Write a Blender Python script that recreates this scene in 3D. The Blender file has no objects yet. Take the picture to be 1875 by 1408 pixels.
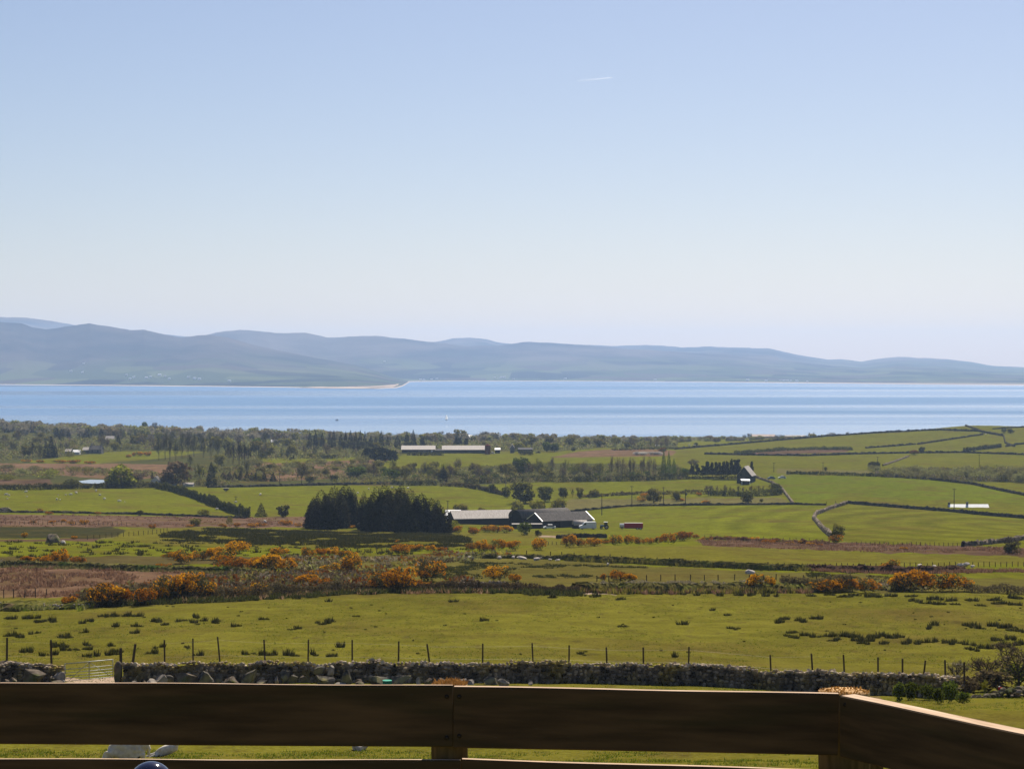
import bpy, math, random
import numpy as np
from mathutils import Vector, Matrix

# ---------------------------------------------------------------- camera, sky, sun, exposure
SC = bpy.context.scene
COL = SC.collection
F, CX, CY, Y0 = 3600.0, 937.5, 704.0, 668.0     # focal length and horizon in photograph pixels
ZC = 80.0                                       # eye height above the sea, metres
PITCH = math.atan((CY - Y0) / F)
cam_d = bpy.data.cameras.new('camera'); cam = bpy.data.objects.new('camera', cam_d); COL.objects.link(cam)
cam_d.sensor_width = 36.0; cam_d.lens = 36.0 * F / 1875.0
cam_d.clip_start = 0.2; cam_d.clip_end = 120000
cam.location = (0, 0, ZC); cam.rotation_euler = (math.pi / 2 - PITCH, 0, 0)
SC.camera = cam

SUN_EL, SUN_AZ = math.radians(44), math.radians(14)     # ahead of the camera, a little to the right
w = bpy.data.worlds.new('World'); SC.world = w; w.use_nodes = True
nt = w.node_tree; bg = nt.nodes['Background']
sky = nt.nodes.new('ShaderNodeTexSky'); sky.sky_type = 'NISHITA'; sky.sun_disc = False
sky.sun_elevation = SUN_EL; sky.sun_rotation = SUN_AZ
sky.altitude = 80; sky.air_density = 1.0; sky.dust_density = 0.55; sky.ozone_density = 3.0
tint = nt.nodes.new('ShaderNodeMix'); tint.data_type = 'RGBA'; tint.blend_type = 'MULTIPLY'; tint.inputs[0].default_value = 1.0
tint.inputs[7].default_value = (1.085, 0.985, 1.02, 1.0)
nt.links.new(sky.outputs['Color'], tint.inputs[6]); nt.links.new(tint.outputs[2], bg.inputs['Color']); bg.inputs['Strength'].default_value = 0.050
sun_d = bpy.data.lights.new('sun', 'SUN'); sun_d.energy = 5.0; sun_d.angle = math.radians(0.53)
sun_d.color = (1.0, 0.93, 0.80)
sun = bpy.data.objects.new('sun', sun_d); COL.objects.link(sun)
sdir = Vector((math.sin(SUN_AZ) * math.cos(SUN_EL), math.cos(SUN_AZ) * math.cos(SUN_EL), math.sin(SUN_EL)))
sun.rotation_euler = (-sdir).to_track_quat('-Z', 'Y').to_euler()
SC.view_settings.view_transform = 'Standard'; SC.view_settings.look = 'None'
SC.view_settings.exposure = 0.74; SC.view_settings.gamma = 1.0
SC.render.engine = 'CYCLES'
SC.cycles.max_bounces = 5; SC.cycles.diffuse_bounces = 2; SC.cycles.glossy_bounces = 2
SC.cycles.transmission_bounces = 2; SC.cycles.volume_bounces = 1; SC.cycles.transparent_max_bounces = 8
SC.cycles.use_denoising = True
HAZE = 6.0e-5

# ---------------------------------------------------------------- small helpers
R = random.Random(11)
NR = np.random.default_rng(11)

def ray(px, py):
    a, t = (px - CX) / F, (CY - py) / F
    y = math.cos(PITCH) + math.sin(PITCH) * t; z = -math.sin(PITCH) + math.cos(PITCH) * t
    return a / y, z / y                          # x and z per metre of forward distance

def vnoise(x, y, seed=0):
    xi = np.floor(x).astype(np.int64); yi = np.floor(y).astype(np.int64)
    fx = x - xi; fy = y - yi; fx = fx * fx * (3 - 2 * fx); fy = fy * fy * (3 - 2 * fy)
    def h(a, b):
        n = (a * 374761393 + b * 668265263 + seed * 974711) & 0x7fffffff
        n = ((n ^ (n >> 13)) * 1274126177) & 0x7fffffff
        return ((n ^ (n >> 16)) & 0xffff) / 65535.0
    return (h(xi, yi) * (1 - fx) + h(xi + 1, yi) * fx) * (1 - fy) + (h(xi, yi + 1) * (1 - fx) + h(xi + 1, yi + 1) * fx) * fy

def fbm(x, y, seed=0, octaves=4):
    s, a, t = 0, 1.0, 0
    for k in range(octaves):
        s = s + a * vnoise(x * 2 ** k, y * 2 ** k, seed + k * 17); t += a; a *= 0.5
    return s / t

def mesh_np(name, verts, faces, m=None, smooth=False, mat_idx=None, mats=None):
    """verts (n,3), faces (m,k) arrays"""
    verts = np.asarray(verts, dtype=np.float32); faces = np.asarray(faces, dtype=np.int32)
    me = bpy.data.meshes.new(name)
    k = faces.shape[1]
    me.vertices.add(len(verts)); me.vertices.foreach_set('co', verts.ravel())
    me.loops.add(faces.size); me.loops.foreach_set('vertex_index', faces.ravel())
    me.polygons.add(len(faces)); me.polygons.foreach_set('loop_start', np.arange(0, faces.size, k, dtype=np.int32))
    me.polygons.foreach_set('use_smooth', np.full(len(faces), smooth))
    for q in (mats or ([m] if m else [])): me.materials.append(q)
    if mat_idx is not None: me.polygons.foreach_set('material_index', np.asarray(mat_idx, dtype=np.int32))
    me.update(calc_edges=True); me.validate()
    return me

class MB:
    """collects boxes, tubes, balls; build() gives one mesh"""
    def __init__(s): s.v = []; s.f = []
    def add(s, vs, fs):
        o = len(s.v); s.v += [tuple(p) for p in vs]; s.f += [tuple(i + o for i in q) for q in fs]; return s
    def box(s, c, d, rz=0.0):
        x, y, z = (k / 2 for k in d); co, si = math.cos(rz), math.sin(rz)
        vs = [(c[0] + i * x * co - j * y * si, c[1] + i * x * si + j * y * co, c[2] + k * z) for i in (-1, 1) for j in (-1, 1) for k in (-1, 1)]
        return s.add(vs, [(0, 1, 3, 2), (4, 6, 7, 5), (0, 4, 5, 1), (2, 3, 7, 6), (0, 2, 6, 4), (1, 5, 7, 3)])
    def tube(s, p, q, r0, r1=None, n=8, caps=True):
        r1 = r0 if r1 is None else r1
        p, q = Vector(p), Vector(q); d = (q - p).normalized()
        a = d.orthogonal().normalized(); b = d.cross(a)
        vs = [p + r0 * (math.cos(t) * a + math.sin(t) * b) for t in (2 * math.pi * i / n for i in range(n))]
        vs += [q + r1 * (math.cos(t) * a + math.sin(t) * b) for t in (2 * math.pi * i / n for i in range(n))]
        fs = [(i, (i + 1) % n, n + (i + 1) % n, n + i) for i in range(n)]
        if caps: fs += [tuple(range(n))[::-1], tuple(range(n, 2 * n))]
        return s.add(vs, fs)
    def ball(s, c, r, n=10, m=7, rz=0.0, top=1.0):
        rx, ry, rzz = (r, r, r) if isinstance(r, (int, float)) else r
        co, si = math.cos(rz), math.sin(rz); vs = []; fs = []
        for j in range(m + 1):
            ph = -math.pi / 2 + math.pi * j / m
            for i in range(n):
                th = 2 * math.pi * i / n; x, y = rx * math.cos(ph) * math.cos(th), ry * math.cos(ph) * math.sin(th)
                vs.append((c[0] + x * co - y * si, c[1] + x * si + y * co, c[2] + rzz * math.sin(ph)))
        for j in range(m):
            for i in range(n): fs.append((j * n + i, j * n + (i + 1) % n, (j + 1) * n + (i + 1) % n, (j + 1) * n + i))
        return s.add(vs, fs)
    def prism(s, poly, y0, y1):
        """outline in x,z pushed from y0 to y1"""
        n = len(poly); vs = [(x, y0, z) for x, z in poly] + [(x, y1, z) for x, z in poly]
        return s.add(vs, [tuple(range(n)), tuple(range(n, 2 * n))[::-1]] + [(i, n + i, n + (i + 1) % n, (i + 1) % n) for i in range(n)])
    def mesh(s, name, m, smooth=False, bevel=0.0):
        me = bpy.data.meshes.new(name); me.from_pydata(s.v, [], s.f)
        import bmesh
        bm = bmesh.new(); bm.from_mesh(me)
        bmesh.ops.remove_doubles(bm, verts=bm.verts, dist=1e-5)
        bmesh.ops.recalc_face_normals(bm, faces=bm.faces)
        if bevel: bmesh.ops.bevel(bm, geom=list(bm.edges), offset=bevel, segments=1, affect='EDGES', profile=0.5)
        bm.to_mesh(me); bm.free()
        if m: me.materials.append(m)
        if smooth: me.polygons.foreach_set('use_smooth', [True] * len(me.polygons))
        return me

def link(name, me, parent=None, loc=None, rz=0.0, scale=None):
    o = bpy.data.objects.new(name, me); COL.objects.link(o)
    if parent: o.parent = parent
    if loc is not None: o.location = loc
    if rz: o.rotation_euler = (0, 0, rz)
    if scale is not None: o.scale = scale
    return o

def tag(o, label=None, cat=None, group=None, kind=None):
    if label: o['label'] = label
    if cat: o['category'] = cat
    if group: o['group'] = group
    if kind: o['kind'] = kind
    return o

def thing(name, label, cat, loc, rz=0.0, group=None, scale=None):
    o = link(name, None, loc=loc, rz=rz, scale=scale); o.empty_display_size = 0.1
    return tag(o, label, cat, group)

def copy_tree(o, parent=None):
    c = o.copy(); COL.objects.link(c)
    if parent: c.parent = parent
    for ch in list(o.children): copy_tree(ch, c)
    return c

# ---------------------------------------------------------------- materials
def nodes(name):
    m = bpy.data.materials.new(name); m.use_nodes = True
    t = m.node_tree; return m, t, t.nodes['Principled BSDF']

def rgb(c): return (c[0], c[1], c[2], 1.0)

def nmat(name, c1, c2, scale=5.0, rough=0.85, stretch=(1, 1, 1), detail=6, lo=0.35, hi=0.65, bump=0.0, bscale=None, spec=0.0, metal=0.0, c3=None, s3=1.0):
    m, t, b = nodes(name); N = t.nodes.new; L = t.links.new
    tc = N('ShaderNodeTexCoord'); mp = N('ShaderNodeMapping'); mp.inputs['Scale'].default_value = stretch
    L(tc.outputs['Object'], mp.inputs['Vector'])
    n = N('ShaderNodeTexNoise'); n.inputs['Scale'].default_value = scale; n.inputs['Detail'].default_value = detail
    L(mp.outputs['Vector'], n.inputs['Vector'])
    r = N('ShaderNodeValToRGB'); r.color_ramp.elements[0].position = lo; r.color_ramp.elements[1].position = hi
    r.color_ramp.elements[0].color = rgb(c1); r.color_ramp.elements[1].color = rgb(c2); L(n.outputs['Fac'], r.inputs['Fac'])
    out = r.outputs['Color']
    if c3:
        n3 = N('ShaderNodeTexNoise'); n3.inputs['Scale'].default_value = s3; n3.inputs['Detail'].default_value = 5; L(mp.outputs['Vector'], n3.inputs['Vector'])
        r3 = N('ShaderNodeMapRange'); r3.inputs[1].default_value = 0.5; r3.inputs[2].default_value = 0.66; L(n3.outputs['Fac'], r3.inputs[0])
        mx = N('ShaderNodeMix'); mx.data_type = 'RGBA'; L(r3.outputs[0], mx.inputs[0]); L(out, mx.inputs[6]); mx.inputs[7].default_value = rgb(c3); out = mx.outputs[2]
    L(out, b.inputs['Base Color'])
    b.inputs['Roughness'].default_value = rough; b.inputs['Specular IOR Level'].default_value = spec; b.inputs['Metallic'].default_value = metal
    if bump:
        nb = N('ShaderNodeTexNoise'); nb.inputs['Scale'].default_value = bscale or scale * 3; nb.inputs['Detail'].default_value = 4; L(mp.outputs['Vector'], nb.inputs['Vector'])
        bp = N('ShaderNodeBump'); bp.inputs['Strength'].default_value = bump; L(nb.outputs['Fac'], bp.inputs['Height']); L(bp.outputs['Normal'], b.inputs['Normal'])
    return m

def leafmat(name, c1, c2, c3=None, trans=0.5):
    """each leaf clump (mesh island) takes its own tint between c1 and c2, each plant a slight shift"""
    m, t, b = nodes(name); N = t.nodes.new; L = t.links.new
    g = N('ShaderNodeNewGeometry'); oi = N('ShaderNodeObjectInfo')
    r = N('ShaderNodeValToRGB'); r.color_ramp.elements[0].color = rgb(c1); r.color_ramp.elements[1].color = rgb(c2)
    if c3: e = r.color_ramp.elements.new(0.85); e.color = rgb(c2); r.color_ramp.elements[-1].color = rgb(c3)
    L(g.outputs['Random Per Island'], r.inputs['Fac'])
    hs = N('ShaderNodeHueSaturation')
    for sock, a, c in (('Hue', 0.485, 0.512), ('Value', 0.75, 1.3)):
        mr = N('ShaderNodeMapRange'); mr.inputs[3].default_value = a; mr.inputs[4].default_value = c
        L(oi.outputs['Random'], mr.inputs[0]); L(mr.outputs[0], hs.inputs[sock])
    L(r.outputs['Color'], hs.inputs['Color'])
    L(hs.outputs['Color'], b.inputs['Base Color']); b.inputs['Roughness'].default_value = 0.8; b.inputs['Specular IOR Level'].default_value = 0.0
    if trans:
        tr = N('ShaderNodeBsdfTranslucent'); L(hs.outputs['Color'], tr.inputs['Color'])
        mx = N('ShaderNodeMixShader'); mx.inputs[0].default_value = trans
        L(b.outputs[0], mx.inputs[1]); L(tr.outputs[0], mx.inputs[2]); L(mx.outputs[0], t.nodes['Material Output'].inputs['Surface'])
    return m
# ---------------------------------------------------------------- the lie of the land: height profiles along eleven bearings
NEAR = [(-60, -1.6), (-5, -1.65), (1, -1.7), (5, -1.95), (15, -3.6), (30, -6.6), (58, -11.75), (90, -16.0)]
PROF = [  # bearing (photograph column), [(row seen at that distance, distance)], far end [(distance, height above eye)]
 (-150, [(1250, 124), (1205, 150), (1110, 235), (1040, 300), (990, 400), (965, 520), (937, 680), (893, 880), (850, 1180), (830, 1400), (800, 1750), (783, 2000)], [(2200, -79.4), (2320, -82)]),
 (0, [(1250, 124), (1205, 150), (1110, 235), (1040, 300), (990, 400), (965, 520), (937, 680), (893, 880), (850, 1180), (830, 1400), (800, 1750), (786, 2000)], [(2200, -79.4), (2320, -82)]),
 (400, [(1250, 125), (1205, 150), (1095, 235), (1040, 300), (990, 420), (968, 560), (940, 720), (892, 930), (850, 1200), (830, 1420), (808, 1850), (802, 1980)], [(2150, -79.4), (2300, -82)]),
 (937, [(1250, 125), (1207, 150), (1085, 240), (1045, 290), (1010, 380), (990, 470), (970, 640), (945, 780), (905, 930), (880, 1050), (850, 1250), (830, 1450), (812, 1750), (806, 1980)], [(2150, -79.4), (2300, -82)]),
 (1300, [(1256, 124), (1222, 150), (1085, 240), (1040, 300), (1003, 390), (990, 470), (965, 640), (925, 800), (905, 900), (880, 1020), (845, 1200), (825, 1450), (813, 1650), (808, 1950)], [(2150, -79.4), (2300, -82)]),
 (1500, [(1268, 121), (1230, 150), (1085, 240), (1040, 310), (1010, 390), (990, 450), (960, 620), (924, 790), (885, 950), (866, 1050), (830, 1350), (812, 1550), (799, 1700)], [(1850, -69), (2000, -76.5), (2150, -79.5), (2300, -82)]),
 (1620, [(1274, 118), (1236, 147), (1088, 238), (1043, 305), (1012, 380), (990, 445), (952, 655), (926, 780), (882, 960), (860, 1085), (831, 1340), (808, 1555), (791.5, 1710)], [(1850, -67), (2000, -76), (2150, -79.5), (2300, -82)]),
 (1700, [(1278, 115), (1240, 145), (1090, 235), (1045, 300), (1015, 370), (992, 440), (945, 690), (928, 770), (880, 970), (855, 1120), (832, 1330), (806, 1560), (785, 1720)], [(1850, -64), (2000, -75), (2150, -79.5), (2300, -82)]),
 (1770, [(1280, 114), (1242, 145), (1092, 235), (1048, 300), (1016, 370), (990, 440), (947, 690), (930, 765), (882, 965), (857, 1110), (832, 1330), (803, 1560), (779, 1720)], [(1850, -62), (2000, -75), (2150, -79.5), (2300, -82)]),
 (1875, [(1284, 113), (1245, 145), (1095, 235), (1055, 300), (1022, 370), (986, 450), (950, 700), (930, 760), (885, 960), (860, 1100), (832, 1320), (805, 1550), (782, 1720)], [(1850, -61), (2000, -75), (2150, -79.5), (2300, -82)]),
 (2100, [(1290, 112), (1250, 145), (1100, 235), (1058, 300), (1025, 370), (990, 450), (955, 690), (935, 750), (890, 940), (862, 1100), (832, 1320), (800, 1550), (778, 1720)], [(1850, -60), (2000, -75), (2150, -79.5), (2300, -82)]),
]

def pchip(x, y, xq):
    h = np.diff(x); d = np.diff(y) / h; m = np.zeros_like(y)
    for i in range(1, len(x) - 1):
        if d[i - 1] * d[i] > 0:
            w1, w2 = 2 * h[i] + h[i - 1], h[i] + 2 * h[i - 1]; m[i] = (w1 + w2) / (w1 / d[i - 1] + w2 / d[i])
    m[0], m[-1] = d[0], d[-1]
    i = np.clip(np.searchsorted(x, xq) - 1, 0, len(x) - 2); t = (xq - x[i]) / h[i]
    return (y[i] * (1 + 2 * t) * (1 - t) ** 2 + h[i] * m[i] * t * (1 - t) ** 2 + y[i + 1] * t * t * (3 - 2 * t) + h[i] * m[i + 1] * t * t * (t - 1))

DG = np.concatenate([np.linspace(-60, 40, 60), np.geomspace(40, 2320, 1000)[1:]])
_tab = []
for px, rows, far in PROF:
    kn = NEAR + [(D, ray(px, y)[1] * D) for y, D in rows] + far
    kx = np.array([k[0] for k in kn], float); ky = np.array([k[1] for k in kn], float)
    _tab.append(pchip(kx, ky, DG) + ZC)
_tab = np.array(_tab); _su = np.array([(p[0] - CX) / F for p in PROF])
SG = np.linspace(_su[0], _su[-1], 460)
TAB = np.array([np.interp(SG, _su, _tab[:, j]) for j in range(len(DG))])        # (D, s)
_k = np.exp(-0.5 * (np.arange(-8, 9) / 3.0) ** 2); _k /= _k.sum()
TAB = np.apply_along_axis(lambda r: np.convolve(np.pad(r, 8, mode='edge'), _k, 'valid'), 1, TAB)

def H(X, Y, rough=True):
    X = np.asarray(X, float); Y = np.asarray(Y, float)
    s = np.clip(X / np.maximum(Y + 12, 12), SG[0], SG[-1] - 1e-9); s = s * np.clip(Y / 60 + 0.2, 0, 1)
    fi = (s - SG[0]) / (SG[1] - SG[0]); i = np.clip(fi.astype(int), 0, len(SG) - 2); fi = fi - i
    Yc = np.clip(Y, DG[0], DG[-1] - 1e-6)
    j = np.clip(np.searchsorted(DG, Yc, side='right') - 1, 0, len(DG) - 2); fj = (Yc - DG[j]) / (DG[j + 1] - DG[j])
    z = (TAB[j, i] * (1 - fi) + TAB[j, i + 1] * fi) * (1 - fj) + (TAB[j + 1, i] * (1 - fi) + TAB[j + 1, i + 1] * fi) * fj
    if rough:
        k = np.clip((Y - 8) / 60, 0.0, 1.0) * np.clip((2050 - Y) / 300, 0, 1)
        z = z + k * (0.5 * (fbm(X / 16, Y / 16, 3, 3) - 0.5) + 0.16 * (vnoise(X / 1.9, Y / 2.6, 8) - 0.5) + np.clip(Y / 900, 0, 1.2) * 1.2 * (fbm(X / 70, Y / 70, 5, 3) - 0.5))
    return z

_DS = np.geomspace(20, 2300, 2600)
def at(px, py, near=20, far=2300):
    """the spot of ground seen at a photograph pixel: (x, y, z, distance)"""
    u, t = ray(px, py); D = _DS[(_DS >= near) & (_DS <= far)]
    g = H(u * D, D) - (ZC + t * D); k = np.nonzero(g >= 0)[0]
    if len(k) == 0:
        i = int(np.argmax(g)); d = D[i]          # just above a skyline: the skyline itself
    elif k[0] == 0: d = D[0]
    else:
        i = k[0]; d = D[i - 1] + (D[i] - D[i - 1]) * (-g[i - 1]) / (g[i] - g[i - 1])
    return u * d, d, float(H(u * d, d)), d

def ground(x, y): return float(H(x, y))

def inpoly(px, py, poly):
    c = np.zeros(px.shape, bool); n = len(poly)
    for i in range(n):
        x1, y1 = poly[i]; x2, y2 = poly[(i + 1) % n]
        if y1 == y2: continue
        c ^= ((y1 > py) != (y2 > py)) & (px < (x2 - x1) * (py - y1) / (y2 - y1) + x1)
    return c

PAS, PA2, HIL, RGH = (.100, .105, .007), (.088, .104, .007), (.094, .094, .008), (.104, .094, .013)
BRK, BR2, DRK, SCR, DRY, TRK = (.130, .076, .047), (.085, .050, .034), (.030, .030, .012), (.05, .052, .016), (.105, .092, .032), (.30, .22, .16)
RG2 = (.088, .076, .018)
BRP = (.105, .062, .043)
FIELDS = [  # what grows where: outline of each field as surveyed from the photograph
 (SCR, [(-400, 700), (1240, 780), (1240, 890), (900, 892), (-400, 893)]),
 (PAS, [(30, 846), (110, 838), (180, 829), (300, 824), (380, 828), (280, 840), (180, 849), (120, 850)]),
 (BRK, [(-400, 848), (150, 849), (330, 850), (330, 866), (240, 880), (100, 870), (-400, 872)]),
 (BR2, [(-400, 877), (90, 878), (95, 888), (-400, 890)]),
 (BRK, [(390, 876), (430, 862), (480, 848), (560, 843), (760, 841), (620, 858), (640, 874), (500, 882)]),
 (PAS, [(460, 838), (520, 836), (650, 838), (640, 843), (500, 849)]),
 (PAS, [(640, 858), (700, 846), (740, 832), (900, 827), (1020, 827), (1110, 820), (1245, 820), (1245, 850), (1000, 848), (900, 853), (800, 857)]),
 (BRK, [(1005, 838), (1060, 827), (1130, 822), (1200, 822), (1240, 826), (1230, 834), (1100, 837)]),
 (HIL, [(1238, 822), (1400, 806), (1600, 789), (1770, 770), (1900, 772), (2300, 770), (2300, 1005), (1240, 890)]),
 (BR2, [(1340, 833), (1420, 823), (1480, 820), (1560, 822), (1552, 828), (1480, 831), (1380, 834)]),
 (DRY, [(1420, 858), (1500, 860), (1600, 862), (1600, 868), (1420, 867)]),
 (SCR, [(1590, 862), (1700, 856), (1900, 862), (2300, 862), (2300, 892), (1875, 884), (1700, 880)]),
 (PA2, [(1405, 868), (1600, 872), (1700, 878), (1780, 888), (1875, 908), (2300, 970), (2300, 1000), (1875, 946), (1740, 934), (1550, 920), (1460, 920), (1440, 900), (1420, 884)]),
 (HIL, [(1480, 918), (1560, 908), (1875, 925), (1875, 946), (1740, 934), (1550, 921)]),
 (PAS, [(880, 888), (1000, 882), (1180, 881), (1300, 876), (1400, 878), (1428, 890), (1420, 896), (1200, 901), (1060, 901), (950, 896)]),
 (PAS, [(-400, 893), (240, 893), (290, 896), (350, 910), (420, 935), (455, 948), (0, 938), (-400, 938)]),
 (PAS, [(380, 893), (600, 889), (870, 889), (930, 905), (945, 932), (900, 942), (820, 947), (560, 947), (470, 944), (420, 918)]),
 (DRY, [(1040, 914), (1430, 911), (1452, 922), (1150, 925), (1030, 938)]),
 (PAS, [(990, 946), (1150, 928), (1300, 925), (1450, 924), (1520, 924), (1490, 945), (1500, 965), (1528, 993), (1300, 986), (1100, 978), (1000, 975)]),
 (HIL, [(1545, 924), (1620, 930), (1740, 938), (1875, 950), (2300, 985), (2300, 1010), (1875, 988), (1760, 1000), (1530, 994), (1495, 950), (1520, 933)]),
 (BRP, [(-400, 938), (450, 947), (560, 946), (575, 966), (400, 966), (200, 966), (-400, 966)]),
 (DRK, [(-400, 964), (200, 965), (245, 975), (215, 986), (100, 986), (-400, 989)]),
 (DRY, [(215, 984), (300, 972), (380, 975), (260, 985), (120, 990), (-400, 994), (-400, 989), (100, 988)]),
 (BR2, [(-400, 988), (70, 988), (180, 985), (170, 992), (-400, 996)]),
 (RGH, [(240, 968), (400, 964), (560, 970), (820, 973), (1110, 980), (1110, 1002), (860, 1004), (600, 1003), (380, 1000), (200, 991)]),
 (PAS, [(-400, 996), (180, 991), (400, 999), (860, 1005), (1000, 1000), (860, 1015), (500, 1018), (-400, 1026)]),
 ((.066, .052, .020), [(-400, 1024), (400, 1017), (560, 1022), (860, 1012), (960, 1016), (860, 1022), (560, 1034), (-400, 1034)]),
 (DRY, [(-400, 1030), (140, 1030), (270, 1038), (420, 1042), (420, 1046), (270, 1043), (-400, 1036)]),
 (BRK, [(-400, 1036), (140, 1036), (270, 1044), (420, 1046), (660, 1052), (670, 1070), (420, 1076), (300, 1086), (150, 1096), (-400, 1093)]),
 (RGH, [(930, 1006), (1000, 1001), (1300, 999), (1650, 1015), (1875, 1020), (2300, 1030), (2300, 1040), (1875, 1034), (1480, 1038), (1380, 1038), (1100, 1024), (950, 1016)]),
 (BR2, [(1280, 990), (1530, 993), (1760, 1000), (2300, 1012), (2300, 1026), (1875, 1019), (1600, 1011), (1420, 1005), (1290, 999)]),
 (RG2, [(560, 1030), (830, 1019), (1100, 1030), (1400, 1048), (1875, 1060), (2300, 1065), (2300, 1100), (1875, 1087), (1300, 1082), (900, 1082), (700, 1075), (660, 1060)]),
 (TRK, [(1060, 1085), (1110, 1085), (1130, 1089), (1080, 1090)]),
 (TRK, [(990, 981), (1025, 981), (1025, 985), (985, 985)]),
 (TRK, [(115, 1250), (125, 1243), (212, 1242), (220, 1252), (150, 1256)]),
]
DAMP = [  # darker, wetter ground under the rushes
 [(300, 978), (560, 972), (820, 978), (860, 990), (700, 1001), (400, 998)],
 [(0, 1100), (120, 1115), (300, 1200), (0, 1205)], [(1420, 1150), (1600, 1158), (1620, 1180), (1430, 1170)],
 [(1740, 1130), (2000, 1135), (2000, 1195), (1760, 1180)], [(1400, 1088), (1900, 1095), (1900, 1112), (1450, 1100)],
 [(840, 1028), (1280, 1040), (1290, 1056), (860, 1056)],
]

def build_ground():
    us = np.concatenate([np.linspace(-0.55, -0.30, 30)[:-1], np.linspace(-0.30, 0.30, 640), np.linspace(0.30, 0.55, 30)[1:]])
    ds = np.concatenate([np.linspace(-58, 40, 50), np.geomspace(40, 2315, 1000)[1:]])
    U, D = np.meshgrid(us, ds); X = U * np.maximum(D + 12, 40); Y = D; Z = H(X, Y)
    v = np.stack([X, Y, Z], -1).reshape(-1, 3); nr, nc = X.shape
    a = (np.arange(nr - 1)[:, None] * nc + np.arange(nc - 1)[None, :]).ravel()
    f = np.stack([a, a + 1, a + nc + 1, a + nc], -1)
    me = mesh_np('ground', v, f, None, True)
    # field map
    Ys = np.maximum(v[:, 1], 1.0)
    px = CX + F * v[:, 0] / Ys; py = Y0 - F * (v[:, 2] - ZC) / Ys
    wob = np.clip(4.0 * 250 / Ys, 1.0, 5.0)
    wx = v[:, 0] / (Ys * 0.012); wy = v[:, 1] / (Ys * 0.05)
    px2 = px + 3 * wob * (fbm(wx, wy, 21, 3) - 0.5) * 2; py2 = py + wob * (fbm(wx, wy, 33, 3) - 0.5) * 2
    near = v[:, 1] > 30
    c = np.empty((len(v), 3)); c[:] = PAS
    nf = py > 1060
    c[nf | ~near] = RGH
    for col, poly in FIELDS:
        xs = [p[0] for p in poly]; ys = [p[1] for p in poly]
        k = np.nonzero(near & (px2 > min(xs)) & (px2 < max(xs)) & (py2 > min(ys)) & (py2 < max(ys)))[0]
        if len(k): q = k[inpoly(px2[k], py2[k], poly)]; c[q] = col
    c *= (0.86 + 0.28 * fbm(v[:, 0] / 18, v[:, 1] / 40, 71, 4))[:, None]
    k = np.nonzero((c[:, 0] > 1.25 * c[:, 1]))[0]; c[k] *= (0.62 + 0.8 * fbm(v[k, 0] / 9, v[k, 1] / 22, 72, 4))[:, None]      # bracken: pale and dark drifts
    for poly in DAMP:
        k = np.nonzero(near & inpoly(px2, py2, poly))[0]; c[k] = c[k] * 0.9
    # mown swathes of the big hay field on the right, bare ground among near grass
    k = np.nonzero(inpoly(px2, py2, [(1300, 925), (1520, 924), (1545, 924), (1875, 950), (1875, 988), (1530, 994), (1300, 986)]))[0]
    ring = np.hypot((v[k, 0] - 175) * 1.0, (v[k, 1] - 560) * 0.42)
    c[k] *= (1 + 0.22 * np.sin(ring / 2.2) * (0.4 + 0.6 * fbm(v[k, 0] / 30, v[k, 1] / 60, 44, 2)))[:, None]
    a = me.color_attributes.new('field_albedo', 'FLOAT_COLOR', 'POINT')
    a.data.foreach_set('color', np.concatenate([c, np.ones((len(c), 1))], 1).astype(np.float32).ravel())
    m, t, b = nodes('field_ground'); N = t.nodes.new; L = t.links.new
    at_ = N('ShaderNodeVertexColor'); at_.layer_name = 'field_albedo'; tc = N('ShaderNodeTexCoord')
    def noise(scale, st=(1, 1, 1), d=5):
        mp = N('ShaderNodeMapping'); mp.inputs['Scale'].default_value = st; L(tc.outputs['Object'], mp.inputs['Vector'])
        n = N('ShaderNodeTexNoise'); n.inputs['Scale'].default_value = scale; n.inputs['Detail'].default_value = d; L(mp.outputs['Vector'], n.inputs['Vector']); return n.outputs['Fac']
    def rng(s, a, b_, lo, hi):
        r = N('ShaderNodeMapRange'); r.inputs[1].default_value = a; r.inputs[2].default_value = b_; r.inputs[3].default_value = lo; r.inputs[4].default_value = hi; L(s, r.inputs[0]); return r.outputs[0]
    def mul(c, f):
        x = N('ShaderNodeMix'); x.data_type = 'RGBA'; x.blend_type = 'MULTIPLY'; x.inputs[0].default_value = 1.0
        L(c, x.inputs[6]); L(f, x.inputs[7]); return x.outputs[2]
    def mixto(c, f, col):
        x = N('ShaderNodeMix'); x.data_type = 'RGBA'; L(f, x.inputs[0]); L(c, x.inputs[6]); x.inputs[7].default_value = rgb(col); return x.outputs[2]
    col = at_.outputs['Color']
    col = mixto(col, rng(noise(0.05, (1, 1, 1), 6), 0.5, 0.72, 0.0, 0.75), (.088, .062, .016))      # drier, browner patches
    col = mixto(col, rng(noise(0.9, (1, 0.45, 1), 6), 0.54, 0.72, 0.0, 0.65), (.058, .042, .014))     # brown thatch
    col = mixto(col, rng(noise(2.2, (1, 0.6, 1), 4), 0.66, 0.80, 0.0, 0.55), (.17, .17, .035))       # seeding, pale stems
    col = mul(col, rng(noise(0.22, (1, 1, 1), 5), 0.3, 0.7, 0.8, 1.2))
    col = mul(col, rng(noise(5.5, (1, 1, 1), 3), 0.3, 0.7, 0.72, 1.28))
    L(col, b.inputs['Base Color']); b.inputs['Roughness'].default_value = 1.0; b.inputs['Specular IOR Level'].default_value = 0.0
    bp = N('ShaderNodeBump'); bp.inputs['Strength'].default_value = 0.8; bp.inputs['Distance'].default_value = 0.12
    ad = N('ShaderNodeMath'); ad.operation = 'ADD'; L(noise(3.5, (1, 0.7, 1), 4), ad.inputs[0]); L(noise(0.8, (1, 1, 1), 3), ad.inputs[1])
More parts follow.
